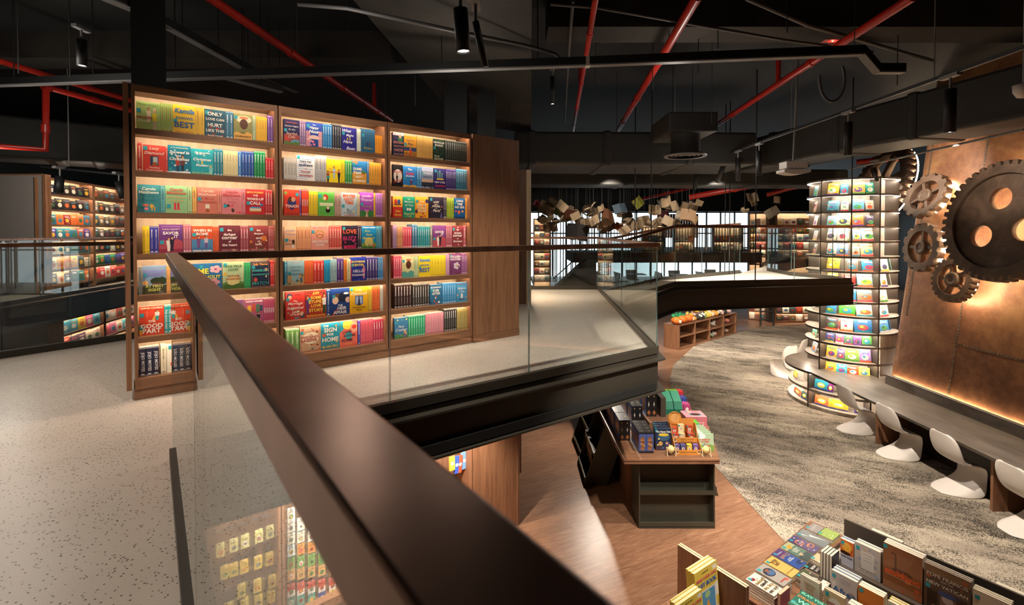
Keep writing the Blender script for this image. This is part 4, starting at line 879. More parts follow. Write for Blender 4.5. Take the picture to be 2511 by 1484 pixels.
for x, y, r, lab in CH:
    o = bpy.data.objects.new('moulded_chair', cm); COL.objects.link(o); o.location = (x, y, LOWZ + .007); o.rotation_euler = (0, 0, math.radians(r))
    md = o.modifiers.new('thickness', 'SOLIDIFY'); md.thickness = .014; md.offset = 0; sb = o.modifiers.new('smooth', 'SUBSURF'); sb.levels = 1; sb.render_levels = 2
    tag(o, lab, 'chair', 'white moulded chairs')

# ------------------------------------------------------------------ GEARS ON THE COPPER WALL
def flat_mesh(outlines, t, bev=0.0):
    cu = bpy.data.curves.new('outline', 'CURVE'); cu.dimensions = '2D'; cu.fill_mode = 'BOTH'; cu.extrude = t / 2; cu.bevel_depth = bev; cu.bevel_resolution = 1
    for pl in outlines:
        sp = cu.splines.new('POLY'); sp.points.add(len(pl) - 1); sp.use_cyclic_u = True
        for p, (x, y) in zip(sp.points, pl): p.co = (x, y, 0, 1)
    ob = bpy.data.objects.new('outline', cu); COL.objects.link(ob); dg = bpy.context.evaluated_depsgraph_get(); me = bpy.data.meshes.new_from_object(ob.evaluated_get(dg))
    COL.objects.unlink(ob); bpy.data.objects.remove(ob); return me
def circ(r, n=48, c=(0, 0)): return [(c[0] + r * math.cos(2 * PI * k / n), c[1] + r * math.sin(2 * PI * k / n)) for k in range(n)]
def toothed(r, tl, n, duty=.55):
    p = []
    for k in range(n):
        a = 2 * PI * k / n; w = 2 * PI / n
        for f, rr in ((-.5, r), (-.5 * duty - .06, r), (-.5 * duty + .05, r + tl), (0, r + tl), (.5 * duty - .05, r + tl), (.5 * duty + .06, r)): p.append((rr * math.cos(a + f * w), rr * math.sin(a + f * w)))
    return p
def gear(label, c, normal, R, tl, nt, thick, holes=None, spokes=0, rim=.72, spin=0.0, led=None, ledr=.9, hub=.2, ledz=.62):
    z = Vector(normal).normalized(); x = Vector((0, 0, 1)).cross(z).normalized(); y = z.cross(x)
    o = empty('gear', label, 'gear', (0, 0, 0)); o.matrix_world = Matrix.Translation(c) @ Matrix((x, y, z)).transposed().to_4x4() @ Matrix.Rotation(spin, 4, 'Z'); o['group'] = 'decorative gears on the copper wall'
    def part(name, me, dz=0, m='gear'):
        me.materials.clear(); me.materials.append(MT[m]); p = bpy.data.objects.new(name, me); COL.objects.link(p); p.parent = o; p.location = (0, 0, dz); return p
    part('toothed_rim', flat_mesh([toothed(R, tl, nt), circ(R * rim, 64)], thick, .006))
    if holes:
        hr, hd, hn, h0 = holes
        part('plate', flat_mesh([circ(R * rim + .004, 64)] + [circ(R * hr, 32, (R * hd * math.cos(h0 + 2 * PI * k / hn), R * hd * math.sin(h0 + 2 * PI * k / hn))) for k in range(hn)], thick * .5), -thick * .12)
    if spokes:
        for k in range(spokes):
            mb = MB(Matrix.Rotation(2 * PI * k / spokes + .3, 4, 'Z')); mb.box((R * hub * .8, -R * .07, -thick * .36), (R * rim + .01, R * .07, thick * .36)); p = mb.build('spoke', MT['gear'], o)
        mb = MB(); mb.lathe([(R * hub * .45, thick * .55), (R * hub * .45, thick * .62), (R * hub, thick * .62), (R * hub * 1.08, thick * .5), (R * hub * 1.08, -thick * .5)], 28); mb.disc(R * hub * .46, thick * .56, 28); mb.build('hub', MT['gear'], o)
    if led:
        a0, a1 = led; mb = MB(Matrix.Rotation(-spin, 4, 'Z')); n = 28
        mb.tube([(R * ledr * math.cos(a0 + (a1 - a0) * i / n), R * ledr * math.sin(a0 + (a1 - a0) * i / n), -thick * ledz) for i in range(n + 1)], .011, 6); mb.build('led_strip', MT['gearled'], o)
    for k in range(3):
        a = 2 * PI * k / 3 + .5; mb = MB(); mb.tube([(R * .8 * math.cos(a), R * .8 * math.sin(a), -thick * .4), (R * .8 * math.cos(a), R * .8 * math.sin(a), -thick * .4 - .18)], .012, 8); mb.build('mounting_rod', MT['gear'], o)
    return o
def gp(px, py, x): return at_x(px, py, x)
gear('largest gear on the copper wall, a heavy disc with round holes', gp(2458, 543, 7.33), WN, .845, .065, 44, .15, holes=(.2, .42, 3, math.radians(100)), rim=.86, led=(0, 2 * PI), ledr=.86)
gear('small spoked gear tucked below the largest gear', gp(2340, 686, 7.42), WN, .345, .035, 24, .11, spokes=5, rim=.76, spin=.3, led=(-2.2, .6), ledr=.98, hub=.34)
gear('spoked gear with ring hub, halfway down the left of the largest gear', gp(2264, 607, 7.52), (-.985, .10, .10), .40, .045, 14, .11, spokes=4, rim=.76, spin=-.3, led=(-.9, .8), ledr=1.045, hub=.3)
gear('upper spoked gear leaning beside the bright curved light', gp(2272, 481, 7.72), (-.93, -.02, .36), .385, .045, 14, .11, spokes=4, rim=.76, spin=.2, led=(-.9, .8), ledr=1.05, hub=.32)
gear('big gear seen almost edge-on between the round bookshelf and the copper wall', at_y(2160, 455, 11.3), (-.951, .123, .296), .90, .07, 36, .16, spokes=6, rim=.8, led=(-2.2, 2.2), ledr=1.03, ledz=.9)
# LED halo of the largest gear also grazes the wall
# ------------------------------------------------------------------ OAK AND METAL DISPLAY TABLE BELOW THE MEZZANINE EDGE
TZ = -1.495
dt = empty('display_table', 'display table with an oak top and dark metal book racks, below the mezzanine edge', 'table', (2.0, 7.4, LOWZ)); inv = Matrix.Translation((-2.0, -7.4, -LOWZ))
top = [(1.38, 5.88), (2.56, 5.88), (2.84, 6.9), (2.84, 9.3), (1.36, 9.3)]
mb = MB(inv); mb.prism(top, TZ - .022, TZ, 0); mb.prism([(x + (.012 if x < 2 else -.012), y + .012 * (1 if y < 6 else -1)) for x, y in top], TZ - .034, TZ - .022, 1); mb.prism(top, TZ - .056, TZ - .034, 0)
mb.build('table_top', [MT['oak_h'], MT['black']], dt)
mb = MB(inv); mb.box((1.62, 6.62, LOWZ), (2.36, 9.1, TZ - .056)); mb.build('pedestal', MT['oak'], dt)
def rack(name, P, xdir, w, zt, zb, lean, depth, shelves, dz=0):
    """open-fronted sloping rack: P base front-left corner, xdir along its width, leaning back by lean at the top"""
    x = Vector(xdir).normalized(); y = Vector((-x.y, x.x, 0)); M = inv @ Matrix.Translation(P) @ Matrix((x, y, Vector((0, 0, 1)))).transposed().to_4x4()
    mb = MB(M); H = zt - zb
    def sheet(f0, f1, x0, x1, th=.018):
        a, b = f0, f1
        mb.add([(x0, a[0], a[1]), (x1, a[0], a[1]), (x1, a[0] + th, a[1]), (x0, a[0] + th, a[1]), (x0, b[0], b[1]), (x1, b[0], b[1]), (x1, b[0] + th, b[1]), (x0, b[0] + th, b[1])],
               [(0, 3, 2, 1), (4, 5, 6, 7), (0, 1, 5, 4), (1, 2, 6, 5), (2, 3, 7, 6), (3, 0, 4, 7)])
    sheet((depth * .35, 0), (lean + depth * .5, H), .015, w - .015)                       # sloping back
    for s in (0, w - .016):                                                               # side cheeks
        q = [(0, 0), (depth, 0), (lean + depth, H), (lean, H)]
        mb.add([(s, a, b) for a, b in q] + [(s + .016, a, b) for a, b in q], [(0, 1, 2, 3)[::-1], (4, 5, 6, 7)] + [(i, (i + 1) % 4, 4 + (i + 1) % 4, 4 + i) for i in range(4)])
    for f in shelves:                                                                     # ledges with a front lip
        z = H * f; y0 = lean * f
        mb.add([(.016, y0, z), (w - .016, y0, z), (w - .016, y0 + depth * .5, z - .03), (.016, y0 + depth * .5, z - .03), (.016, y0, z + .014), (w - .016, y0, z + .014), (w - .016, y0 + depth * .5, z - .016), (.016, y0 + depth * .5, z - .016)],
               [(0, 3, 2, 1), (4, 5, 6, 7), (0, 1, 5, 4), (1, 2, 6, 5), (2, 3, 7, 6), (3, 0, 4, 7)])
        mb.box((.016, y0 - .002, z), (w - .016, y0 + .012, z + .05))
    mb.add([(0, 0, -.02 + dz), (w, 0, -.02 + dz), (w, depth, -.02 + dz), (0, depth, -.02 + dz), (0, 0, 0), (w, 0, 0), (w, depth, 0), (0, depth, 0)], [(0, 3, 2, 1), (4, 5, 6, 7), (0, 1, 5, 4), (1, 2, 6, 5), (2, 3, 7, 6), (3, 0, 4, 7)])
    return mb.build(name, MT['pewter'], dt)
rack('end_rack', (1.60, 6.0, LOWZ + .02), (1, 0, 0), .96, TZ - .06, LOWZ + .02, .03, .36, (.01, .47))
rack('side_rack', (1.06, 7.75, LOWZ + .02), (0, -1, 0), .72, TZ - .07, LOWZ + .02, .30, .34, (.05, .48))
rack('side_rack', (1.08, 8.6, LOWZ + .02), (.05, -1, 0), .76, TZ - .07, LOWZ + .02, .30, .34, (.05, .48))
rack('side_rack', (2.92, 6.75, LOWZ + .02), (.1, 1, 0), .8, TZ - .07, LOWZ + .02, .30, .34, (.05, .48))

def carton(name, lab, grp, loc, size, cols, rz=0, art='', lines='', cat='box', seed=0, side=''):
    """printed carton: front at -y, base centre origin"""
    w, d, h = size; mb = MB(); f, s, t = (hx(c) for c in cols)
    mb.box((-w / 2, 0, 0), (w / 2, d, h), 0, None, [t, t, f, s, f, s])
    r = random.Random(seed)
    for i, (pl, c) in enumerate(art_prims(art, r, f) if art else []): mb.add([((x - .5) * w, -.0004 - .0001 * i, y * h) for x, y in pl], [tuple(range(len(pl)))], 0, c)
    for i, (pl, c) in enumerate(art_prims(side, r, f) if side else []):
        mb.add([(-w / 2 - .0004 - .0001 * i, d * (1 - x), y * h) for x, y in pl], [tuple(range(len(pl)))], 0, c)
    mb.add([(-w * .06, d * .42, h + .0005), (w * .06, d * .42, h + .0005), (w * .06, d * .58, h + .0005), (-w * .06, d * .58, h + .0005)], [(0, 1, 2, 3)], 0, hx('c8a860'))
    o = mb.build(name, MT['print']); tag(o, lab, cat, grp); o.location = loc; o.rotation_euler = (0, 0, rz)
    if lines:
        tm = MB()
        for ln in lines.split('|'):
            p = ln.split('~'); add_text(tm, p[0], (0, -.0012, float(p[1]) * h), (1, 0, 0), (0, 0, 1), w * .86, float(p[3]) * h, hx(p[2]), 0, .02)
        tm.build('front_lettering', MT['matt'], o)
    return o
BX = 'ell:.5:.86:.1:.03:c8a860 rect:.47:.42:.06:.22:e8e4dc rect:.36:.52:.28:.03:e8e4dc rect:.38:.47:.24:.02:c8c0b8 tri:.2:.16:.55:.28:.85:.14:b0703c tri:.2:.16:.5:.04:.85:.14:8a5028'
SD = 'rect:0:0:1:1:3a60a8 ell:.5:.5:.34:.36:8a5a30 ell:.5:.5:.22:.24:b07a48 tri:.1:.1:.5:.5:.9:.15:7a4a28'
k = 0
for row, (x0, y0, nw, nd, h, z) in enumerate(((1.475, 6.42, 2, 5, .275, 0), (1.735, 6.78, 2, 4, .275, .06), (1.985, 6.95, 2, 5, .34, .12))):
    for j in range(nd):
        for i in range(nw):
            k += 1
            carton('dark_carton', f'tall dark carton with blue sides, {ordn(j + 1)} row back, {["left", "right"][i]} file of the {["left", "middle", "tallest"][row]} block', 'dark cartons on the display table',
                   (x0 + .078 * i + .02 * (rnd.random() - .5) * .3, y0 + .285 * j, TZ + z + .001), (.075, .27, h), ('17161a', '2c3a66', '1c1b1f'), art=BX, seed=k, side=SD)
# low risers under the two rear blocks, brown panel beside
o = MB().box((1.68, 6.74, TZ + .0005), (1.88, 7.98, TZ + .06)).build('display_riser', MT['shelfedge']); tag(o, 'low dark riser below the middle block of dark cartons', 'riser')
o = MB().box((1.93, 6.72, TZ + .0005), (2.32, 8.42, TZ + .12)).build('display_riser', MT['oak_dark']); tag(o, 'brown wooden riser below the tallest dark cartons', 'riser')
o = MB().box((2.155, 6.93, TZ + .121), (2.23, 7.6, TZ + .40)).build('display_block', MT['shelfedge']); tag(o, 'plain dark brown block beside the tallest dark cartons', 'block')
for j in range(4):
    for i in range(2):
        k += 1
        carton('snack_carton', f'small blue carton with stacked biscuits, {ordn(j + 1)} row from the front, {["left", "right"][i]} file', 'blue biscuit cartons at the table front', (1.655 + .094 * i, 6.05 + .098 * j, TZ + .001), (.09, .095, .265),
               ('4a5c98', '2a3a6a', '1c1b1f'), art='rect:0:.92:1:.08:1c1b1f rect:0:0:1:.1:1c1b1f ell:.5:.72:.3:.06:8a5a38 ell:.45:.62:.3:.06:a87048 ell:.55:.52:.3:.06:7a4a2c ell:.48:.42:.28:.06:a87850 ell:.52:.3:.3:.07:8a5a38 ell:.48:.2:.28:.06:a06a40 rect:.55:.34:.3:.06:c09060 rect:.2:.44:.26:.05:c89868', seed=k, side='rect:0:0:1:.92:3f549a ell:.5:.5:.3:.3:8a5a38')
for j in range(4):
    b = face_book('story_book', f'dark storybook with yellow lettering in an arch, {ordn(j + 1)} from the front of its file', 'dark storybooks on the display table', .215, .27, .014, '22304a',
                  'The Nurts Tales~.84~f0ece0~.1~b' if j == 0 else '', 'ell:.5:.62:.36:.2:3a5a78 ell:.5:.7:.3:.07:d8b840 rect:0:0:1:.2:3a3040 ell:.3:.3:.12:.1:c89850 ell:.7:.3:.12:.1:6a4a80 blobs:10:e8d060:3a78a0', 40 + j, (.0, .94))
    b.location = (1.955 + .012 * j, 6.13 + .07 * j, TZ + .004); b.rotation_euler = (-.14, 0, 0)
for j in range(5):
    b = face_book('story_book', f'pale green meadow storybook, {ordn(j + 1)} from the front of its file', 'meadow storybooks on the display table', .215, .215, .012, 'a8c0a0', 'A PARENT\'S~.66~d05048~.09~b|PROMISE~.54~d05048~.09~b' if j == 0 else '',
                  'hills:.4:7a9a48 rect:0:.4:.1:.6:8a7a50 rect:.14:.4:.04:.6:8a7a50 man:.46:.1:.34:3a2820:3a78a8:304858 man:.62:.1:.3:3a2820:d87858:d8c8a8 sun:.3:.84:.24:d8e4e8', 50 + j, (.04, .9))
    b.location = (2.475 - .004 * j, 6.10 + .07 * j, TZ + .004); b.rotation_euler = (-.16, 0, -.03)
# two tiny cradles with pale yellow cloth
def cradle(x, y, lab, c2):
    r = empty('toy_cradle', lab, 'toy', (x, y, TZ + .001), 0, 'toy cradles on the display table')
    mb = MB()
    for sx in (-.052, .052):
        mb.box((sx - .006, -.03, 0), (sx + .006, .05, .012)); mb.tube([(sx, -.02, .01), (sx, .0, .10)], .005, 6); mb.tube([(sx, .04, .01), (sx, .02, .10)], .005, 6)
    mb.tube([(-.052, .01, .095), (.052, .01, .095)], .005, 6); mb.build('wooden_frame', MT['maple'], r)
    q = random.Random(int(x * 100)); vs = []; n = 14
    for i in range(7):
        for j in range(n):
            t = 2 * PI * j / n; f = math.sin((i + .4) / 7 * PI * .93); vs.append((.044 * f * math.cos(t) * (1 + q.uniform(-.1, .1)), .01 + .036 * f * math.sin(t) * (1 + q.uniform(-.1, .1)), .016 + .105 * i / 6))
    mb = MB(); mb.add(vs, [(i * n + j, i * n + (j + 1) % n, (i + 1) * n + (j + 1) % n, (i + 1) * n + j) for i in range(6) for j in range(n)] + [tuple(range(6 * n, 7 * n)), tuple(range(n))[::-1]], 0, hx(c2), True)
    mb.build('cloth_sling', MT['matt'], r)
cradle(1.995, 5.985, 'toy cradle with a pale yellow cloth in front of the dark storybooks', 'e8d49a'); cradle(2.43, 5.975, 'toy cradle with a yellow and orange cloth in front of the meadow storybooks', 'ecd28c')
# cardboard counter display
cd = empty('counter_display', 'stepped orange cardboard counter display of card games at the table front', 'display stand', (2.215, 6.0, TZ + .001)); OR = hx('d08a3c')
mb = MB(); mb.box((-.165, 0, 0), (.165, .27, .006), 0, OR); mb.box((-.165, 0, .006), (.165, .006, .062), 0, OR); mb.box((-.165, .12, .10), (.165, .126, .168), 0, OR)
for s in (-.165, .159):
    q = [(0, 0), (.27, 0), (.27, .30), (.20, .33), (.12, .20), (.0, .09)]
    mb.add([(s, a, b) for a, b in q] + [(s + .006, a, b) for a, b in q], [tuple(range(6))[::-1], tuple(range(6, 12))] + [(i, (i + 1) % 6, 6 + (i + 1) % 6, 6 + i) for i in range(6)], 0, OR)
mb.box((-.159, .12, .10), (.159, .264, .104), 0, mixc(OR, (0, 0, 0), .2)); mb.box((-.165, .264, 0), (.165, .27, .36), 0, OR); mb.build('tray', MT['matt'], cd)
mb = MB(); n = 28; pl = [(-.085 + .085 * math.cos(2 * PI * i / n), .37 + .085 * math.sin(2 * PI * i / n)) for i in range(n)]
mb.add([(x, .255, z) for x, z in pl] + [(x, .262, z) for x, z in pl], [tuple(range(n)), tuple(range(n, 2 * n))[::-1]] + [(i, n + i, n + (i + 1) % n, (i + 1) % n) for i in range(n)], 0, OR)
mb.add([(x * .68 - .027, .2545, .37 + (z - .37) * .68) for x, z in pl], [tuple(range(n))], 0, hx('e0a868'))
for j in range(4): mb.add([(-.083, .254, .33 + .02 * j), (-.045, .254, .35 + .02 * j), (-.045, .254, .356 + .02 * j), (-.083, .254, .336 + .02 * j)], [(0, 1, 2, 3)], 0, hx('b8742c'))
add_text(mb, 'THE NURTS', (-.085, .2538, .436), (1, 0, 0), (0, 0, 1), .12, .022, hx('4a2c18'), 0, .02); mb.build('header_board', MT['matt'], cd)
mb = MB(); add_text(mb, 'Designed With Heart,', (.03, .1195, .146), (1, 0, 0), (0, 0, 1), .2, .018, hx('4a2c18'), 0, .02); add_text(mb, 'Built With Purpose.', (.03, .1195, .122), (1, 0, 0), (0, 0, 1), .2, .018, hx('4a2c18'), 0, .02)
add_text(mb, 'Growth for Every Generation.', (.0, -.0006, .032), (1, 0, 0), (0, 0, 1), .21, .02, hx('4a2c18'), 0, .02)
for x, z, y in ((-.125, .134, .1194), (-.135, .032, -.0006), (.135, .032, -.0006)):
    mb.add([(x + .018 * math.cos(t * PI / 6), y, z + .02 * math.sin(t * PI / 6)) for t in range(12)], [tuple(range(12))], 0, hx('f0d0b0')); mb.add([(x + .012 * math.cos(t * PI / 6), y - .0003, z + .006 + .012 * math.sin(t * PI / 6)) for t in range(12)], [tuple(range(12))], 0, hx('3a2820'))
mb.build('printed_slogan', MT['matt'], cd)
k = 0
for x, y, z, c, t in ((-.12, .05, .007, '6a5a98', ''), (-.045, .05, .007, '5a5290', ''), (.035, .05, .007, 'e0c040', ''), (.115, .05, .007, '7a58a0', ''), (-.105, .15, .105, 'b8402c', 'HAPPY'), (-.025, .15, .105, 'd8b890', ''), (.095, .15, .105, 'a8402c', ''), (-.105, .205, .18, 'c04a34', 'Happy'), (-.02, .205, .20, 'e0cca0', ''), (.09, .205, .19, 'b04830', '')):
    k += 1; carton('card_game', f'small {cname(c)} card game box, {ordn(k if k < 5 else k - 4 if k < 8 else k - 7)} from left on the {"front" if k < 5 else "middle" if k < 8 else "top"} step of the orange display', 'card game boxes in the counter display',
                   (2.215 + x, 6.0 + y, TZ + .001 + z), (.062 if k < 5 else .075, .045, .10 if k != 8 else .08), (c, c, c), art='ell:.5:.5:.28:.2:e8d8c0 rect:.02:.78:.26:.18:2f9aa8 rect:.2:.14:.6:.06:f0e8d8 rect:.44:.36:.12:.24:3a3040', lines=(f'{t}~.66~f4ece0~.16' if t else ''), seed=k + 70)
# green cartons with bent tops, pink box, small bright boxes
for i in range(2):
    r = MB(); G, T = hx('6aa83a'), hx('24705a'); x0 = -.06; prof = [(0, 0), (0, .20), (.05, .30), (.22, .40), (.30, .40), (.30, 0)]
    for (a, b), c in zip(zip(prof, prof[1:]), (T, T, G if 0 else hx('3a8a6e'), G, T)):
        r.add([(x0, a[0], a[1]), (-x0, a[0], a[1]), (-x0, b[0], b[1]), (x0, b[0], b[1])], [(0, 1, 2, 3)], 0, c)
    for s in (x0, -x0): r.add([(s, a, b) for a, b in prof], [tuple(range(6)) if s > 0 else tuple(range(6))[::-1]], 0, hx('18654e'))
    r.add([(x0, 0, 0), (x0, .3, 0), (-x0, .3, 0), (-x0, 0, 0)], [(0, 1, 2, 3)], 0, T)
    def fl(cx, cz, rx, rz, c, q=r): q.add([(cx + rx * math.cos(t * PI / 6), -.0005, cz + rz * math.sin(t * PI / 6)) for t in range(12)], [tuple(range(12))], 0, hx(c))
    fl(0, .1, .045, .022, 'c87838'); fl(.01, .125, .026, .014, 'e0b048'); fl(0, .04, .05, .012, '4aa888')
    o = r.build('green_carton', MT['print']); o.location = (2.315 + .13 * i, 7.02 + .0 * i, TZ + .001); tag(o, f'green carton with a sloping top, the {["left", "right"][i]} of two beside the brown block', 'box', 'green cartons on the display table')
for i in range(2):
    carton('green_carton', f'small lime green carton behind the orange display, {["left", "right"][i]} of two', 'green cartons on the display table', (2.42 + .105 * i, 6.56, TZ + .001), (.1, .16, .17), ('2f9a78', '1f8a68', '62b838'), art='ell:.5:.6:.2:.12:d04890', seed=5)
pb = empty('pink_box', 'pink gift box with an oval window on the display table', 'box', (2.605, 6.75, TZ + .001)); mb = MB(); P = hx('e08a94'); w, d, h = .30, .24, .19
mb.box((-w / 2, 0, 0), (w / 2, d, h), 0, None, [P, hx('ea9ba4'), hx('d87a86'), hx('d07080'), P, hx('cf6f7e')])
mb.add([(-.11, -.0006, .02), (.11, -.0006, .02), (.11, -.0006, .12), (-.11, -.0006, .12)], [(0, 1, 2, 3)], 0, hx('e4a8ac'))
for cx, cz, c in ((-.07, .06, '2f8a90'), (.07, .05, '2f8a90'), (.07, .085, 'c83848'), (-.1, .15, 'e8c8cc')): mb.add([(cx + .014 * math.cos(t * PI / 5), -.001, cz + .014 * math.sin(t * PI / 5)) for t in range(10)], [tuple(range(10))], 0, hx(c))
mb.build('carton', MT['print'], pb); mb = MB()
mb.add([(.02 + .085 * math.cos(t * PI / 14), .10 + .05 * math.sin(t * PI / 14), h + .0006) for t in range(28)], [tuple(range(28))], 0, hx('2f9aa0')); mb.add([(.02 + .068 * math.cos(t * PI / 14), .10 + .038 * math.sin(t * PI / 14), h + .001) for t in range(28)], [tuple(range(28))], 0, hx('5a2820'))
for cx, c in ((-.08, '3a9ab0'), (-.03, 'e8e070'), (.02, 'c85898'), (.07, 'e86060')): mb.add([(cx + .02 * math.cos(t * PI / 5), .2 + .018 * math.sin(t * PI / 5), h + .0008) for t in range(10)], [tuple(range(10))], 0, hx(c))
mb.build('window_print', MT['print'], pb)
for j, (c, t) in enumerate((('b8487e', '2f98a0'), ('2f4a98', '2a58a8'), ('c8343a', 'd83a3a'))):
    for i in range(3):
        carton('small_gift_box', f'small {["pink and teal", "blue", "red"][j]} gift box, {["left", "centre", "right"][i]} of its row behind the pink box', 'small gift boxes on the display table', (2.47 + .105 * i, 7.32 + .15 * j, TZ + .001 + .02 * j), (.098, .13, .16 + .03 * j), (c, t, c), art=f'rect:0:0:1:.3:{t} ell:.5:.55:.25:.18:f0e4e0 ell:.5:.2:.18:.1:e8b848', seed=60 + j * 3 + i)
for i in range(3):
    carton('kraft_box', f'open kraft cardboard box at the far end of the display table, {ordn(i + 1)} from left', 'kraft boxes at the far end of the display table', (2.1 + .22 * i, 8.75 + .1 * i, TZ + .001), (.18, .2, .2 - .04 * i), ('c89868', 'b08050', 'e0d0b8'), art='rect:.2:.3:.6:.5:ece4d8 rect:.6:.4:.14:.2:3a3030', seed=80 + i)
# boxed puzzles in the left rack
for i, (y, z, h) in enumerate(((7.62, .06, .40), (7.545, .06, .40), (7.30, .075, .33), (7.24, .075, .33))):
    carton('flat_carton', f'flat dark carton standing in the left metal rack, {ordn(i + 1)} from the back', 'flat cartons in the left rack', (1.235, y, LOWZ + .02 + z), (.055, .26 if i < 2 else .24, h), ('1a191c', 'b07a50', '222126'), rz=-.0, side='rect:0:0:1:1:6a7aa8 ell:.5:.5:.4:.4:c89058 ell:.4:.6:.2:.2:d8a878', seed=i)

# ------------------------------------------------------------------ OAK CUBE SHELF WITH SOFT TOYS
TA = Vector((5.275, 15.136, LOWZ)); TB = Vector((8.248, 17.617, LOWZ)); tx = (TB - TA).normalized(); TL = (TB - TA).length; tang = math.atan2(tx.y, tx.x); TH = .765; TD = .55
ts = empty('cube_shelf', 'low oak cube shelf topped with a heap of soft toys', 'shelf', TA + Vector((0, 0, .006)), tang)
mb = MB(); mb.box((0, 0, TH - .03), (TL, TD, TH)); mb.box((0, 0, 0), (TL, TD, .03)); mb.build('carcass_boards', MT['oak_h'], ts)
mb = MB(); mb.box((0, TD - .02, .03), (TL, TD, TH - .03)); mb.build('back_panel', MT['oak_dark'], ts)
for i in range(5):
    x = (TL - .05) * i / 4; mb = MB(); mb.box((x, 0, .03), (x + .05, TD - .02, TH - .03)); mb.build('divider', MT['oak'], ts)
    if i < 4: mb = MB(); mb.box((x + .05, .01, TH / 2 - .015), ((TL - .05) * (i + 1) / 4, TD - .02, TH / 2 + .015)); mb.build('shelf', MT['oak_h'], ts)
def tw(x, y, z): return TA + tx * x + Vector((-tx.y, tx.x, 0)) * y + Vector((0, 0, z + .006))
def plush(lab, loc, s, c, c2, kind, seed, grp):
    r = random.Random(seed); o = empty('soft_toy', lab, 'soft toy', loc, r.uniform(0, 6.28), grp); mb = MB()
    def blob(mb, cx, cy, cz, a, b, c_, col, n=10, m=7):
        vs = []; 
        for i in range(m + 1):
            ph = PI * i / m
            for j in range(n):
                t = 2 * PI * j / n; q = 1 + (.12 * math.cos(5 * t) if kind == 'pumpkin' else .04 * math.sin(3 * t + i)); vs.append((cx + a * math.sin(ph) * math.cos(t) * q, cy + b * math.sin(ph) * math.sin(t) * q, cz - c_ * math.cos(ph)))
        mb.add(vs, [(i * n + j, i * n + (j + 1) % n, (i + 1) * n + (j + 1) % n, (i + 1) * n + j) for i in range(m) for j in range(n)], 0, col, True)
    C, C2 = hx(c), hx(c2)
    if kind == 'pumpkin':
        blob(mb, 0, 0, s * .8, s, s, s * .8, C, 20); mb.build('body', MT['matt'], o); m2 = MB(); blob(m2, s * .9, 0, s * .7, s * .35, s * .4, s * .4, C2); m2.build('face_patch', MT['matt'], o)
        m3 = MB(); m3.tube([(0, 0, s * 1.5), (s * .1, 0, s * 1.9)], s * .1, 6, 0, hx('3a7a40')); m3.build('stalk', MT['matt'], o)
    else:
        blob(mb, 0, 0, s * .7, s * .95, s * .75, s * .7, C); mb.build('body', MT['matt'], o); m2 = MB(); blob(m2, s * .75, 0, s * 1.15, s * .6, s * .55, s * .52, C2); m2.build('head', MT['matt'], o)
        for sg in (-1, 1):
            m3 = MB(); blob(m3, s * .7, sg * s * .42, s * 1.65, s * .16, s * .13, s * (.5 if kind == 'rabbit' else .2), C2 if kind == 'rabbit' else C, 8, 5); m3.build('ear', MT['matt'], o)
            m4 = MB(); blob(m4, s * .55, sg * s * .6, s * .4, s * .42, s * .22, s * .22, C, 8, 5); m4.build('paw', MT['matt'], o)
        m5 = MB(); blob(m5, s * 1.3, 0, s * 1.1, s * .08, s * .09, s * .07, hx('2a2020'), 6, 4); m5.build('nose', MT['matt'], o)
    return o
r = random.Random(3); pal = [('e8dcc8', 'f0e8d8'), ('d89038', 'e0a850'), ('8a9a58', '9aa868'), ('d8b898', 'e8d0b8'), ('2a2826', 'e8e4dc'), ('e0b040', 'f0d070'), ('c8a8a0', 'e0c8c0')]
WH = {'e8dcc8': 'cream', 'd89038': 'tan orange', '8a9a58': 'moss green', 'd8b898': 'beige', '2a2826': 'black and white', 'e0b040': 'mustard', 'c8a8a0': 'dusty pink'}
seen = {}
for i in range(3): plush(f'orange pumpkin soft toy, {ordn(i + 1)} from the left end of the shelf top', tw(.12 + .36 * i, .17, TH), .155, 'e0742a', 'e8d0b0', 'pumpkin', i, 'soft toys on the cube shelf')
for i, x in enumerate((.5, .72, .95)): plush(f'green leafy soft toy behind the pumpkins, {ordn(i + 1)} from left', tw(x, .42, TH + .05), .13, '1f8a58', '2f9a60', 'toy', 10 + i, 'soft toys on the cube shelf')
for row, (y, z, n, x0) in enumerate(((.15, 0, 11, 1.15), (.36, .06, 10, 1.25), (.3, .22, 8, 1.5))):
    for i in range(n):
        c, c2 = pal[r.randrange(len(pal))]
        plush(f'{WH[c]} soft toy, {ordn(i + 1)} from left in the {["front", "rear", "upper"][row]} layer on the cube shelf', tw(x0 + i * .235 + r.uniform(-.03, .03), y, TH + z), r.uniform(.1, .14), c, c2, 'toy', 30 + row * 20 + i, 'soft toys on the cube shelf')
for i, (x, z, c, c2, kd) in enumerate(((1.65, TH / 2 + .015, 'a89888', 'c0b0a0', 'rabbit'), (1.95, TH / 2 + .015, 'b0a8a0', 'c8beb4', 'rabbit'), (1.7, .03, 'b8b0a4', 'c8c0b4', 'toy'), (2.0, .03, '9ab098', 'b8c0b0', 'toy'), (2.18, .03, 'c89890', 'd8b0a8', 'toy'), (2.5, TH / 2 + .015, '8aa898', 'a8b8a8', 'toy'), (2.95, TH / 2 + .015, 'd88a78', 'e0a898', 'toy'), (2.45, .03, '7a9078', 'c05868', 'toy'), (2.75, .03, 'b89888', 'd0b8a8', 'toy'))):
    plush(f'{["grey rabbit", "pale rabbit", "grey", "mint", "rose", "sage", "coral", "green and red", "brown"][i]} soft toy inside the cube shelf', tw((2.15, 2.55, 2.15, 2.45, 2.70, 3.18, 3.60, 3.14, 3.55)[i], .24, z + .004), .105, c, c2, kd, 90 + i, 'soft toys inside the cube shelf')
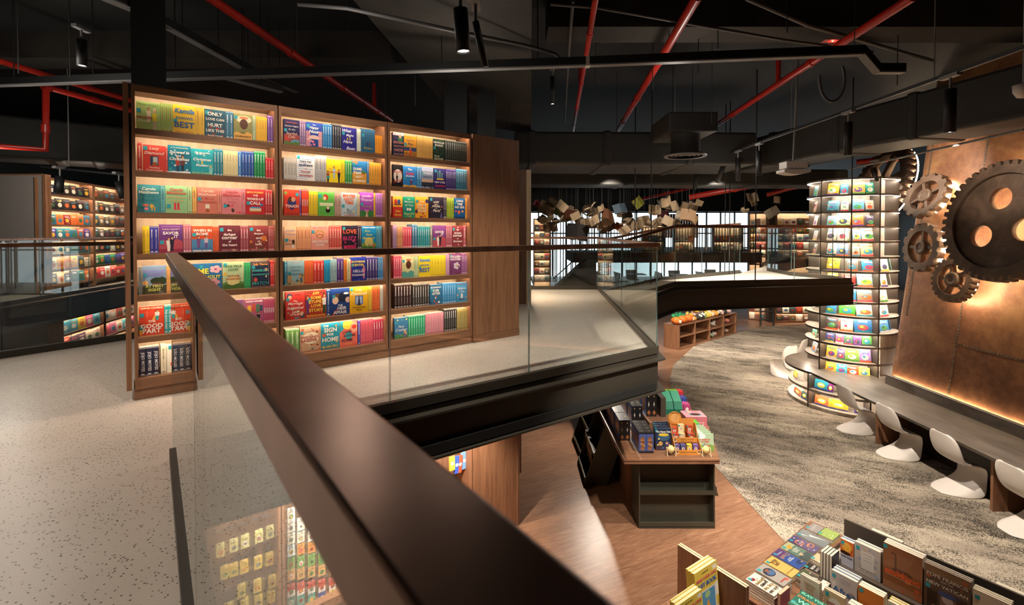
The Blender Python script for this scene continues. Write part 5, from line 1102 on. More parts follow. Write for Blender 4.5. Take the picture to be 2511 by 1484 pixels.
carton('green_carton', 'tall dark green carton on the far end of the cube shelf', None, tw(3.45, .15, TH + .001), (.33, .22, .32), ('3a7a64', '2f6a58', '3f8068'), rz=tang, art='ell:.6:.2:.14:.1:6a9a88', seed=3)
o = MB(); [o.box((-.18, 0, .1 * i), (.18, .2, .1 * i + .085), 0, hx('b08858')) for i in range(3)]; o = o.build('wooden_crate', MT['matt']); o.location = tw(3.02, .2, TH + .001); o.rotation_euler = (0, 0, tang); tag(o, 'slatted wooden crate on the cube shelf beside the green carton', 'crate')
# ------------------------------------------------------------------ BOOK TABLE IN THE LOWER RIGHT
BO = Vector((1.96, 3.985, 0)); e1 = Vector((.825, .565, 0)).normalized(); e2 = Vector((e1.y, -e1.x, 0)); EA = math.atan2(e1.y, e1.x); BTZ = -1.712
def buv(u, v, z): return BO + e1 * u + e2 * v + Vector((0, 0, z))
UVM = Matrix.Translation(BO) @ Matrix((e1, -e2, Vector((0, 0, 1)))).transposed().to_4x4()    # local x = u, local y = -v
bt = empty('book_table', 'oak book table crowded with stacked and standing books in front of the carpet', 'table', buv(.6, .8, LOWZ)); inv = Matrix.Translation(-buv(.6, .8, LOWZ))
tp = [(-.05, -.03), (-.05, 1.9), (1.12, 1.9), (1.12, .16), (1.53, .16), (1.53, -.17), (.5, -.12)]
mb = MB(inv @ UVM); P = [(u, -v) for u, v in tp]
mb.prism(P, BTZ - .022, BTZ, 0); mb.prism([(u + .01 * (1 if u < .5 else -1), -v) for u, v in tp], BTZ - .034, BTZ - .022, 1); mb.prism(P, BTZ - .056, BTZ - .034, 0); mb.build('table_top', [MT['oak_h'], MT['black']], bt)
mb = MB(inv @ UVM); mb.box((.15, -1.7, LOWZ + .007), (.95, -.05, BTZ - .056)); mb.build('pedestal', MT['pewter'], bt)
mb = MB(UVM); mb.box((.755, -1.9, BTZ + .001), (1.0, -.36, -1.556)); o = mb.build('display_riser', MT['shelfedge']); tag(o, 'long dark riser carrying the rear row of upright books on the book table', 'riser')
mb = MB(UVM); mb.box((1.002, -1.9, BTZ + .001), (1.022, -.34, -1.262)); o = mb.build('divider_panel', MT['shelfedge']); tag(o, 'grey brown divider panel behind the upright books on the book table', 'panel')

def flat_stack(u, v, w, ln, z, n, t, bg, desc, lines='', art='', seed=0, pagecol='d8ccb8', turn=0.0):
    """books lying flat, read from the far side; the top one carries the print"""
    for k in range(n):
        topm = k == n - 1; zb = z - t * (n - k)
        o = face_book('table_book', f'{desc}, {"top of its stack" if n > 1 else "lying flat"}' if topm else f'{ordn(n - k)} book down in the stack under the {desc}', 'books lying flat on the book table', w, ln, t - .0012, bg, lines if topm else '', art if topm else '', seed + k, (.72, .16) if topm else None)
        # cover up: local -y -> +z, local z (book height) -> -e2 reversed so titles face the far side
        X = -e1; Z = e2; Y = Vector((0, 0, -1)); M = Matrix((X, Y, Z)).transposed().to_4x4()
        o.matrix_world = Matrix.Translation(buv(u + w / 2 + rnd.uniform(-.003, .003), v + rnd.uniform(-.003, .003), zb + t)) @ Matrix.Rotation(turn, 4, 'Z') @ M
FL = [
(.0, .0, .143, .235, -1.60, 5, .0222, 'dcd3c6', 'white book with black and gold lettering', 'GOD USES~.84~3a2c20~.1~b|FOR THE~.66~8a6a28~.1~b|NAMES~.5~3a2c20~.1~b|KNOWN~.36~8a6a28~.1~b', 'blobs:12:b08a38:2a2420:8a6a30 ell:.7:.16:.16:.07:8a2a34'),
(.178, -.018, .14, .24, -1.60, 5, .0222, 'a39c94', 'grey book with a dark oval picture', 'PARABLES~.84~c8503c~.06~b', 'ell:.5:.36:.4:.2:2a3040 ell:.45:.4:.3:.12:4a6a90 tri:.3:.22:.5:.42:.7:.2:8a5848 rect:.06:.84:.3:.1:c86a58'),
(.412, -.07, .14, .24, -1.655, 2, .028, 'd8b060', 'mustard yellow book with brown capitals', 'REAL~.2~6a4a20~.12~b|LIFE~.34~6a4a20~.12~b|TIMOTHY KELLER~.8~7a5a30~.06', 'rect:.06:.5:.88:.006:8a6a38 rect:.06:.68:.88:.006:8a6a38'),
(.588, -.09, .146, .24, -1.662, 2, .024, '2f4f98', 'blue book with gold script', 'THINKING~.6~d0d8e8~.06~b|ABOUT~.53~d0d8e8~.06~b|Truth~.36~c89048~.16~i|EVERYDAY~.16~c0c8dc~.05~b', 'rect:0:0:1:.3:5a3a70 ell:.3:.84:.3:.1:20386a rect:.08:.84:.1:.06:d8c060'),
(.77, -.1, .15, .235, -1.675, 1, .036, '5f7a6c', 'green grey book with golden leaves', 'TAKE~.5~c8d0c0~.09~b|HEART~.4~c8d0c0~.09~b', 'rect:0:0:1:.26:a8b088 tri:.2:.12:.5:.34:.8:.12:c89838 rect:0:.7:1:.3:3a4a48 tri:.4:.62:.6:.78:.8:.62:c8a888'),
(.94, -.115, .14, .235, -1.675, 1, .036, '4a3a6c', 'purple book with orange waves', 'Heart~.66~d8a080~.07~i|of Life~.4~e0d8e0~.08~i', 'ell:.3:.7:.3:.12:c07048 ell:.3:.7:.22:.07:4a3a6c ell:.6:.35:.3:.16:c07048 ell:.6:.35:.22:.1:4a3a6c blobs:5:d8d0dc'),
(1.10, -.12, .15, .255, -1.675, 1, .036, '6c7274', 'grey book in glossy shrink wrap', '', 'tri:.1:.9:.5:.4:.3:.3:c4cac8 tri:.5:.4:.9:.05:.7:.02:b8c0be'),
(1.285, -.105, .16, .10, -1.675, 1, .036, '8a8280', 'small silver grey book at the far table corner', 'BRANCH~.4~d8d4d0~.2', ''),
(1.29, .005, .17, .13, -1.675, 1, .036, '8fa84a', 'bright green wrapped book at the far table corner', '', 'blobs:8:b0c868:6a8a38:d8e0b0'),
(.42, .2, .145, .215, -1.62, 4, .0225, '4a4038', 'white and olive book with large black words', 'OWN~.84~f0ece0~.13~b|THE~.66~f0ece0~.08~b|WAY~.52~f0ece0~.1~b', 'rect:0:.74:1:.26:e4dccc rect:0:0:1:.3:4a5238 blobs:5:d8d4c8'),
(.69, .15, .10, .14, -1.68, 1, .03, '2a2724', 'black book with white lettering lying behind the slim volumes', 'LOVE~.6~e8e4dc~.16~b|HOPE~.35~e8e4dc~.16~b', ''),
(.79, .16, .13, .15, -1.64, 3, .024, 'd0b48c', 'sand coloured book with a sea picture', '', 'rect:0:.4:1:.3:e4dcc8 ell:.5:.5:.4:.1:8a98a0'),
(.02, .325, .235, .22, -1.60, 4, .026, '2f6a58', 'green book with mint and orange capitals', '', ''),
]
for i, (u, v, w, ln, z, n, t, bg, desc, lines, art) in enumerate(FL): flat_stack(u, v, w, ln, z, n, t, bg, desc, lines, art, 300 + 10 * i)
# title of the green book reads from the near side
gb = [o for o in COL.objects if o.get('label', '').startswith('green book with mint')][0]
tm = MB(); 
for j, (t, c) in enumerate((('SLAY YOUR', '8ae0c0'), ('DRAGONS', 'e08a50'), ('WITH', '8ae0c0'), ('COMPASSION', '8ae0c0'))):
    add_text(tm, t, (-.0895 + .056 * j, -.0026, .11), (0, 0, 1), (-1, 0, 0), .20, .046, hx(c), 0, .03)
p = tm.build('cover_lettering', MT['matt'], gb); p.matrix_parent_inverse = Matrix()
# upright books facing the near side: (v0, v1, u of front, z bottom, z top, copies, pitch)
UP_ = [
(.39, .492, .80, -1.555, -1.335, 3, .022, 'c8c4d0', 'white book with a fiery sky picture, left end of the rear row', 'Jesus Daily~.36~3a3848~.09~b', 'rect:0:.45:1:.55:d86a20 ell:.5:.74:.36:.18:f0b040 rect:.84:.5:.03:.24:2a1810 rect:.76:.64:.18:.02:2a1810 ell:.4:.5:.4:.07:3a1c10', '3a5aa8', (.05, .93)),
(.496, .682, .80, -1.555, -1.305, 3, .025, 'b8ada6', 'pale patterned book with a plain centre label, second in the rear row', '', 'blobs:34:c89878:8a98b8:d8c0a8:a0a8c0 rect:.26:.2:.5:.6:cfc8c0 rect:.34:.7:.34:.014:6a6460 rect:.34:.6:.3:.012:8a8480 rect:.34:.5:.34:.012:8a8480', '9aa0a8', (.06, .9)),
(.695, .948, .80, -1.555, -1.203, 3, .03, '8a5430', 'tall brown book with a dinosaur drawing and orange capitals', 'In the~.46~e8602c~.06|BEGINNING~.38~e8602c~.09~b', 'rect:.3:.44:.05:.38:5a3420 ell:.27:.83:.07:.02:5a3420 ell:.5:.48:.26:.05:5a3420 rect:0:0:1:.16:9a6848 low:7:c86838:b05a30 rect:.06:.31:.88:.008:d8c0a8', 'f0e8e0', (.0, .97)),
(.957, 1.226, .80, -1.555, -1.218, 6, .012, '5a4232', 'large dark picture book with pale capitals over a church interior', 'POPE FRANCIS~.80~e4dccc~.09|AND THE~.72~d8d0c0~.035|NEW VATICAN~.62~e4dccc~.09', 'rect:0:.82:1:.18:8a6a4c rect:.06:0:.24:.44:3a2a20 rect:.36:.0:.34:.4:8a6f60 ell:.52:.36:.12:.1:c8b0a8 rect:.74:0:.24:.5:4a3628 ell:.5:.46:.2:.06:4a5a90 blobs:10:b06038:3a4a70:8a7050 frame:7a5a3c', '9a9088', (.04, .56)),
(1.232, 1.43, .80, -1.555, -1.252, 6, .013, 'd8ccb4', 'cream book with a brown figure, right of the large picture book', '', 'ell:.4:.5:.2:.24:a88c6c ell:.75:.3:.14:.1:6a4a3c blobs:4:c0ac90', 'd0c8b0', (.06, .88)),
(.428, .614, .53, -1.711, -1.478, 5, .021, 'b9b4b2', 'pale grey book with a blue single word and two leaves', 'After~.40~2f6aa8~.28', 'ell:.14:.46:.09:.2:d0ccc8 ell:.8:.38:.17:.13:8a8886 rect:.3:.82:.5:.01:6a6a6c rect:.3:.76:.44:.01:6a6a6c rect:.36:.7:.4:.01:6a6a6c', '4a6aa0', (.04, .9)),
(.62, .79, .53, -1.711, -1.488, 3, .027, 'c87a30', 'amber orange book with white page edges', 'D~.06~e8b070~.08~|The~.06~e8c090~.07', 'band:0:.5:b86a28', 'f0ece4', (.05, .93)),
(.815, .98, .53, -1.711, -1.49, 5, .017, 'd8d4b8', 'white book with yellow cover edges', '', 'blobs:6:c8c890:a8b8a8', 'd8c030', (.06, .9)),
(1.0, 1.2, .53, -1.711, -1.50, 3, .02, 'c8b8a0', 'tan book standing right of the yellow edged copies', '', 'blobs:6:8a6a50:d8c8b0', 'c0a888', (.06, .9)),
(.29, .436, .31, -1.711, -1.508, 3, .013, 'd4c8b8', 'cream book with centred gold capitals and a round seal', 'STRENGTH~.76~b09058~.07~b|FOR THE~.66~b09058~.06~b|PRESENT~.57~b09058~.06~b|WORLD~.42~b09058~.06~b', 'sun:.78:.12:.12:a08040 rect:.2:.88:.6:.012:8a8078', 'd8d0c0', (.02, .36)),
(.468, .612, .31, -1.711, -1.515, 3, .013, 'c8b08a', 'sandy book with a white disc and red lettering', 'WISDOM~.52~b04a40~.1~b', 'ell:.55:.52:.34:.26:ece4dc', 'd0c0a0', (.06, .92)),
(.63, .78, .31, -1.711, -1.53, 4, .02, 'e4e0d8', 'spiral bound white book in the front row', '', '', 'e8e4dc', None),
]
for i, (v0, v1, u, z0, z1, n, t, bg, desc, lines, art, back, st) in enumerate(UP_):
    for k in range(n):
        o = face_book('upright_book', f'{desc}, {"front copy" if n > 1 else ""}'.rstrip(', ') if k == 0 else f'{ordn(k + 1)} copy behind the {desc.split(",")[0]}', 'upright books on the book table', v1 - v0 - .002, z1 - z0 - .004 * (k % 2), t - .0015, bg if k == 0 else back, lines if k == 0 else '', art if k == 0 else '', 500 + 10 * i + k, st if k == 0 else None)
        X = e2; Y = e1; M = Matrix((X, Y, Vector((0, 0, 1)))).transposed().to_4x4()
        o.matrix_world = Matrix.Translation(buv(u + t * k, (v0 + v1) / 2 + rnd.uniform(-.002, .002), z0 + .0015)) @ M
for g, (v0, v1, n) in enumerate(((.52, .74, 5), (1.30, 1.56, 5), (1.57, 1.84, 6))):
    for k in range(n):
        o = face_book('upright_book', f'white edged book behind the divider panel, {ordn(k + 1)} in its {["left", "middle", "right"][g]} group', 'books behind the divider', v1 - v0, .42, .017, 'e4dfd2', seed=900 + k); M = Matrix((e2, e1, Vector((0, 0, 1)))).transposed().to_4x4()
        o.matrix_world = Matrix.Translation(buv(1.024 + .0185 * k, (v0 + v1) / 2, BTZ + .0015)) @ M
for k in range(4):                                             # slim dark volumes, fore-edges to the near side
    mb = MB(); C, Pg = hx('26242a'), hx('ddd2bf'); mb.box((0, 0, 0), (.0015, .14, .225), 0, C); mb.box((.0195, 0, 0), (.021, .14, .225), 0, C); mb.box((.0015, .002, .002), (.0195, .138, .223), 0, Pg)
    o = mb.build('slim_book', MT['print']); tag(o, f'slim dark book standing on edge, {ordn(k + 1)} from left of the four beside the black book', 'book', 'slim dark books on the book table'); M = Matrix((e2, e1, Vector((0, 0, 1)))).transposed().to_4x4()
    o.matrix_world = Matrix.Translation(buv(.63, .302 + .0235 * k, -1.655)) @ M
o = MB(UVM).box((.625, -.398, BTZ + .001), (.775, -.296, -1.6565)).build('display_block', MT['shelfedge']); tag(o, 'dark block below the four slim dark books', 'block')
mb = MB(); C, Pg = hx('9a4a58'), hx('d8b898'); mb.box((0, 0, 0), (.0015, .15, .15), 0, C); mb.box((.0235, 0, 0), (.025, .15, .15), 0, C); mb.box((0, .1485, 0), (.025, .15, .15), 0, C); mb.box((.0015, .002, 0), (.0235, .148, .149), 0, Pg)
o = mb.build('upright_book', MT['print']); tag(o, 'dusty red book standing on edge beside the white stack', 'book'); o.matrix_world = Matrix.Translation(buv(.01, .255, BTZ + .001)) @ Matrix((e2, e1, Vector((0, 0, 1)))).transposed().to_4x4()

# ------------------------------------------------------------------ YELLOW ACTIVITY BOOKS AND THEIR OAK SCREEN
pu = -.484; sc_ = empty('oak_screen', 'oak screen panel of two boards standing behind the yellow activity books', 'panel', buv(pu, -.02, LOWZ)); inv = Matrix.Translation(-buv(pu, -.02, LOWZ))
for nm, a, b, m in (('board', 0, .018, 'oak'), ('core', .018, .024, 'black'), ('board', .024, .042, 'oak')):
    mb = MB(inv @ UVM); mb.box((pu + a, -.275, LOWZ + .002), (pu + b, .315, -1.3 - (.004 if nm == 'core' else 0))); mb.build(nm, MT[m], sc_)
sb = MB(UVM); sb.box((pu - .62, -.45, LOWZ + .001), (pu - .012, .30, -1.70)); o = sb.build('low_plinth', MT['oak']); tag(o, 'low oak plinth carrying the yellow activity books', 'plinth')
mb = MB(inv @ UVM); mb.box((pu, -.275, -1.2998), (pu + .0175, .315, -1.2975)); mb.box((pu + .0245, -.275, -1.2998), (pu + .042, .315, -1.2975)); mb.build('edge_band', MT['maple'], sc_)
def ybooks(ux0, w, v, z0, h, n, t, tilt, lab):
    for k in range(n):
        fr = k == 0
        o = face_book('activity_book', f'yellow activity book {lab}, front copy' if fr else f'yellow activity book {lab}, {ordn(k + 1)} copy back', 'yellow activity books', w, h - (.003 * (k % 3)), t - .001, 'e8cc58',
                      'MAKE YOUR OWN~.86~d8506a~.06~b|BUSY BOOK~.77~3a6ab8~.07~b' if fr else '', 'rect:.3:.93:.3:.012:3a3028 rect:.8:.9:.16:.06:f0ece4 rect:.14:.02:.72:.66:e0dcdc rect:.17:.04:.66:.62:5a98c0 hills:.3:7a4a34 tri:.3:.2:.5:.54:.72:.2:d8682c tri:.4:.4:.5:.54:.6:.4:e8a040 ell:.24:.3:.1:.1:8ab8d0 ell:.5:.6:.12:.05:a8c890 rect:.86:.5:.12:.2:f0e8e0 ell:.92:.32:.06:.04:e8e4d8' if fr else '', 700 + k)
        X, Y = e1, -e2; M = Matrix((X, Y, Vector((0, 0, 1)))).transposed().to_4x4()
        o.matrix_world = Matrix.Translation(buv(ux0 + w / 2, v, z0 + .002)) @ M @ Matrix.Translation((0, t * k * 1.0, 0)) @ Matrix.Rotation(-tilt, 4, 'X')
q = at_plane(1762, 1376, buv(pu - .03, 0, 0), e1); zt = q.z; vv = (q - BO).dot(e2); q2 = at_plane(1708, 1419, buv(0, vv, 0), e2); uu = (q2 - BO).dot(e1)
YW = min(.30, (pu - .03) - uu)
ybooks(pu - .03 - YW, YW, vv + .03, -1.69, zt + 1.69, 8, .0095, .10, 'in the taller stack')
q3 = at_plane(1690, 1420, buv(0, vv + .02, 0), e2); 
ybooks(pu - .05 - 2 * YW, YW, vv + .10, -1.69, zt + 1.69 - .055, 7, .0095, .10, 'in the lower stack left of it')

# ------------------------------------------------------------------ OAK WALL DISPLAY BELOW THE MEZZANINE WITH HANGING PACKS
LT = 1.93
LOWU = []
for i in range(3):
    LOWU.append(bookcase_unit(i, LOWZ, f'{SEC[i]} bay of the oak wall display under the mezzanine', [.165], LT, False))
o = empty('oak_cladding', 'tall blank oak panel at the end of the wall display under the mezzanine', 'panel', bworld(3 * UW + .012, 0, LOWZ), BANG)
mb = MB(); mb.box((0, 0, .0), (.67, .30, LT)); mb.build('board', MT['oak'], o); mb = MB(); mb.box((.67, -.012, .0), (.70, .32, LT)); mb.build('edge_post', MT['oak_dark'], o)
mb = MB(); mb.box((.701, .05, .62), (.78, .30, LT)); mb.build('side_box', MT['oak_dark'], o)
nhook = 0
ZL = (400, 1100, .2588); PACKS = []
def pz(x, y): return bl(ZL[0] + x * ZL[2], ZL[1] + y * ZL[2], .10)
for ry, xs, c in ((880, (540, 668, 775, 905, 1010), 'd8cc88'), (1110, (580, 668, 765, 898, 1005), 'e0bc50'), (1330, (740, 890, 1030), 'e0c458'), (1470, (620, 770, 900, 1020), 'e0c458')):
    for x in xs: PACKS.append((x, ry - (x - 775) * .36 if ry < 1000 else ry - (x - 800) * .3, c, 'left'))
RC = ['e4e0d4', 'e4e0d4', 'e0dccc', 'c8dce0', '7aa858', 'd8a868', 'd8d0cc', '5aa8a0', 'e0c458']
for ri, ry in enumerate((630, 735, 850, 965, 1085, 1195, 1345, 1440)):
    for ci, x in enumerate((1210, 1302, 1402, 1500, 1600, 1705)):
        if x > 1230 + (ry - 560) * .72: continue
        c = RC[ri] if (ri, ci) not in ((3, 1), (3, 2), (2, 3)) else 'd8984a'
        if ri == 6: c = 'c84a3c'
        if ri == 7: c = ['5a9890', '58b0a8', '58b0a8', '3a5aa8', 'e0c458', 'e0c458'][ci]
        PACKS.append((x, ry - ci * 14, c, 'right'))
cnt = {}
for i, (x, y, c, side) in enumerate(PACKS):
    lx, z = pz(x, y - 55); k = (cname(c), side); cnt[k] = cnt.get(k, 0) + 1; n = cnt[k]; C = hx(c); w, h = .066, .105; r = random.Random(i)
    o = empty('hanging_pack', f'{cname(c)} carded pack on a wire hook, {ordn(n)} of its colour in the {"left" if side == "left" else "middle"} bay', 'carded pack', bworld(lx, .085, z), BANG, 'carded packs under the mezzanine')
    m = MB(); m.box((-w / 2, 0, -h), (w / 2, .0012, 0), 0, C)
    if c == 'c84a3c': m.add([(-w / 2, -.0004, -h), (w / 2, -.0004, -h), (w / 2, -.0004, -h * .5), (-w / 2, -.0004, -h * .5)], [(0, 1, 2, 3)], 0, hx('ece8e4'))
    m.add([(.02 * math.cos(t * PI / 7), -.0008, -h * .62 + .022 * math.sin(t * PI / 7)) for t in range(14)], [tuple(range(14))], 0, hx(r.choice(['f0ece4', '8a8a88', 'd8b050', 'c85848', '5a8a60'])))
    m.add([(.010 * math.cos(t * PI / 5), -.0012, -h * .64 + .012 * math.sin(t * PI / 5)) for t in range(10)], [tuple(range(10))], 0, hx(r.choice(['4a3a30', 'd84a3a', '3a7a50', 'e0b040'])))
    m.add([(-w * .36, -.0008, -h * .25), (w * .3, -.0008, -h * .25), (w * .3, -.0008, -h * .2), (-w * .36, -.0008, -h * .2)], [(0, 1, 2, 3)], 0, mixc(C, (.05, .03, .02), .6)); m.build('card', MT['print'], o)
    m = MB(); [m.box((-w / 2 + .002, .003 + .005 * q, -h + .004 * q), (w / 2 - .002, .0045 + .005 * q, .004 * q), 0, mixc(C, (1, 1, 1), .12)) for q in range(4)]; m.build('spare_card', MT['print'], o)
    ui = min(2, max(0, int(lx / UW))); m = MB(Matrix.Translation((lx - ui * UW, 0, z - LOWZ))); m.tube([(0, .306, .012), (0, .05, .004), (0, .04, .02)], .0022, 5); m.box((-.03, .298, -.006), (.03, .3075, .02)); m.build('hook', MT['chrome'], LOWU[ui])
for i, (px, py, c, w, h) in enumerate(((1106, 1135, 'e0c040', .07, .16), (1120, 1140, '3a5ac0', .05, .2), (1131, 1140, 'd8583c', .05, .2), (1144, 1133, '6a9ad0', .09, .2), (1136, 1150, 'd04838', .06, .12))):
    lx, z = bl(px, py, .06); o = MB(); o.box((-w / 2, 0, -h / 2), (w / 2, .02, h / 2), 0, hx(c)); o.add([(.02 * math.cos(t * PI / 5) , -.0006, .02 * math.sin(t * PI / 5)) for t in range(10)], [tuple(range(10))], 0, hx('f0e8e0'))
    o = o.build('hanging_textile', MT['matt']); o.location = bworld(lx, .03 + .024 * i, z); o.rotation_euler = (0, rnd.uniform(-.12, .12), BANG); tag(o, f'{["yellow", "deep blue", "orange red", "light blue", "red"][i]} small hanging textile beside the lower oak panel', 'textile', 'small textiles under the mezzanine')
mb = MB(); mb.box((.0, .02, 0), (3 * UW, .05, .02)); o = mb.build('led_strip_light', MT['led']); o.location = bworld(0, -.06, -.46); o.rotation_euler = (0, 0, BANG); tag(o, 'warm linear light under the mezzanine above the carded packs', 'light')
# ------------------------------------------------------------------ BRIDGE TO THE RIGHT, FAR SHELVES, DAYLIGHT WINDOWS
BZ = .345
bp = [(1.97, 8.35, .03), (2.9, 8.55, BZ), (6.58, 9.28, BZ), (6.55, 9.75, BZ), (6.18, 10.6, BZ), (6.35, 11.9, BZ), (7.4, 13.6, BZ), (9.6, 16.4, BZ), (11.8, 18.2, BZ), (9.9, 18.4, BZ), (8.2, 15.6, BZ), (6.9, 13.2, BZ), (5.36, 11.25, BZ), (3.3, 10.7, .24), (1.97, 10.3, .03)]
mb = MB(); n = len(bp); mb.add([(x, y, z - .3) for x, y, z in bp] + bp, [tuple(range(n, 2 * n)), tuple(range(n))[::-1]], 0); mb.add([(x, y, z - .3) for x, y, z in bp] + bp, [(i, (i + 1) % n, n + (i + 1) % n, n + i) for i in range(n)], 1)
bm_ = bmesh.new(); ob = mb.build('floor_bridge', [MT['terrazzo'], MT['steel']]); bm_.from_mesh(ob.data); bmesh.ops.triangulate(bm_, faces=[f for f in bm_.faces if len(f.verts) > 4]); bmesh.ops.recalc_face_normals(bm_, faces=bm_.faces[:]); bm_.to_mesh(ob.data); bm_.free(); struct(ob)
channel('trim_3', [(1.97, 8.35, .0), (2.9, 8.55, BZ - .01), (6.58, 9.28, BZ), (6.6, 9.75, BZ)], ztop=-.005, h=.43, out=.07, side=1)
channel('trim_4', [(1.97, 10.3, .0), (3.3, 10.7, .24), (5.36, 11.25, BZ), (6.9, 13.2, BZ), (8.2, 15.6, BZ)], ztop=-.005, h=.43, out=.07, side=-1)
balustrade('glass_balustrade', 'glass balustrade along the near edge of the far bridge', [(1.99, 8.42, -.25), (2.92, 8.6, 0), (6.56, 9.3, 0)], [[], [.32, .66]], railz=1.09, zb=BZ)
balustrade('glass_balustrade', 'glass balustrade climbing along the far edge of the bridge', [(1.99, 10.22, -.345), (3.3, 10.6, -.11), (5.30, 11.18, 0)], [[], [.5]], railz=1.17, zb=BZ)
balustrade('glass_balustrade', 'curved glass balustrade between the far bridge and the round bookshelf', [(6.50, 9.4, 0), (6.5, 9.75, 0), (6.16, 10.6, 0), (6.33, 11.9, 0), (7.3, 13.55, 0), (9.5, 16.3, 0)], [[], [], [], [.5], [.3, .6]], railz=1.09, zb=BZ)
def rod(lab, a, b, r=.012, m='black', name='suspension_rod', grp='steel rods hanging the bridge'):
    mb = MB(Matrix.Translation(-Vector(a))); mb.tube([a, b], r, 8); o = mb.build(name, MT[m]); o.location = a; tag(o, lab, 'rod', grp); return o
for i, (px, y, z0) in enumerate(((1597, 9.0, BZ - .02), (1853, 8.85, BZ - .02), (2088, 9.33, BZ - .02), (1557, 10.4, .1), (1789, 11.0, BZ), (1778, 11.3, BZ))):
    p = at_y(px, 560, y); rod(f'thin black steel rod hanging the bridge, {ordn(i + 1)} in order of {"nearness" if i < 3 else "distance"}', (p.x, y, z0), (p.x, y, 4.28), .011)

# generic far bookcases (local frame: x along the face, front at y=0, rows of small covers)
def far_case(lab, P, ang, w, z0, z1, pitch, per, pal, frame='oak', depth=.28, first=.06, thick=.03, bookh=.24, fill=1.0, grp='', seedv=1, rows=None, blab='', ledm='led', name='bookcase'):
    o = empty(name, lab, 'bookcase', P, ang); r = random.Random(seedv); H = z1 - z0
    for x in (0, w - thick):
        mb = MB(); mb.box((x, 0, 0), (x + thick, depth, H)); mb.build('side_panel', MT[frame], o)
    mb = MB(); mb.box((thick, depth - .01, 0), (w - thick, depth, H)); mb.build('back_panel', MT['maple'], o)
    mb = MB(); mb.box((thick, .014, H - .02), (w - thick, depth - .01, H)); mb.box((thick, 0, H - .045), (w - thick, .014, H)); mb.build('top_panel', MT[frame], o)
    n = int((H - first) / pitch); R = Matrix.Rotation(ang, 3, 'Z')
    for k in range(n):
        z = first + pitch * k
        if z + .12 > H: break
        mb = MB(); mb.box((thick, .014, z - .02), (w - thick, depth - .01, z)); mb.box((thick, 0, z - .042), (w - thick, .014, z)); host = mb.build('shelf', MT[frame], o)
        if k: mb = MB(); mb.box((thick + .01, .0145, z - .032), (w - thick - .01, .024, z - .0205)); mb.build('led_strip', MT[ledm], host)
        if rows and not rows(z0 + z): continue
        x = thick + .01; i = 0
        while x < w - thick - .08:
            if i >= per: break
            bw = (w - 2 * thick - .02) / per
            if r.random() < fill:
                i2 = i + 1; c = r.choice(pal[k % len(pal)]); bh = min(pitch - .06, bookh * r.uniform(.85, 1.05)); q = random.Random(seedv * 100 + k * 10 + i); ac = [r.choice(['e8dcc8', 'd86a38', '3a7a90', 'e0b040', '7a3a40', '4a6a48', 'f0ece4']) for _ in range(4)]
                mb = MB(); ww = bw * .94; C = hx(c); mb.box((-ww / 2, 0, 0), (ww / 2, .03, bh), 0, None, [C, hx('e0d4c0'), C, hx('e0d4c0'), C, C])
                for j, (pl, cc) in enumerate(art_prims(f'ell:.5:.42:.3:.2:{ac[0]} rect:.2:.74:.6:.07:{ac[1]} blobs:4:{ac[2]}:{ac[3]} ', q, C)):
                    mb.add([((xx - .5) * ww, -.0006 - .0002 * j, yy * bh) for xx, yy in pl], [tuple(range(len(pl)))], 0, cc)
                b = mb.build('hardback_book', MT['print']); b.location = Vector(P) + R @ Vector((x + bw / 2, .05, z + .001)); b.rotation_euler = (-.08, 0, ang)
                b.location.z += .003
                tag(b, f'{cname(c)} hardback, {ordn(i + 1)} from left, {ordn(n - k)} shelf down, {blab}', 'book', grp)
            x += bw; i += 1
    mb = MB(); mb.box((thick + .01, .0145, H - .032), (w - thick - .01, .024, H - .0205)); mb.build('led_strip', MT[ledm], o)
    return o
MIX = [['c8b8a0', '4a4038', 'e0d4c0', '7a5a40'], ['d8c8a8', 'a83a30', '3a4a48', 'e8e0d0'], ['6a7a88', 'd0a060', '2a2a30', 'c0b8a8'], ['e0d8c8', 'b86a3a', '5a6a58', '8a2a30']]
vis_hi = lambda z: z > -.2
far_case('narrow lit bookcase at the far end of the walkway, left of the bright windows', (.90, 20.0, -1.4), 0, .70, -1.4, 1.85, .30, 3, MIX, bookh=.23, grp='books in the narrow far bookcase', seedv=11, blab='narrow far bookcase', rows=lambda z: z > -.85)
far_case('far right lit bookcase, slim left section behind the ladder', (10.05, 20.4, LOWZ), -.45, .66, LOWZ, 2.1, .33, 3, MIX, bookh=.26, grp='books in the far right bookcases', seedv=12, blab='slim section of far right bookcase', rows=lambda z: z > .2 or z < -1.3)
far_case('far right lit bookcase, wide section of cookbooks beside the round bookshelf', (10.85, 19.75, LOWZ), 0, 1.75, LOWZ, 2.1, .33, 6, MIX, bookh=.26, grp='books in the far right bookcases', seedv=13, blab='wide section of far right bookcase', rows=lambda z: z > .2 or z < -1.3)
mb = MB(); mb.box((10.62, 19.85, LOWZ), (10.84, 20.1, 2.2)); struct(mb.build('column_far', MT['steel']))
ld = empty('library_ladder', 'dark ladder leaning on the slim far right bookcase', 'ladder', (9.95, 19.2, LOWZ))
for s in (0, .42):
    mb = MB(); mb.tube([(s, 0 - s * .4, 0), (s + .35, .75 - s * .4, 3.2)], .035, 6); mb.build('rail', MT['black'], ld)
for k in range(9):
    t = (k + .7) / 10; mb = MB(); mb.tube([(.35 * t, .75 * t, 3.2 * t), (.42 + .35 * t, .75 * t - .168, 3.2 * t)], .02, 6); mb.build('rung', MT['black'], ld)
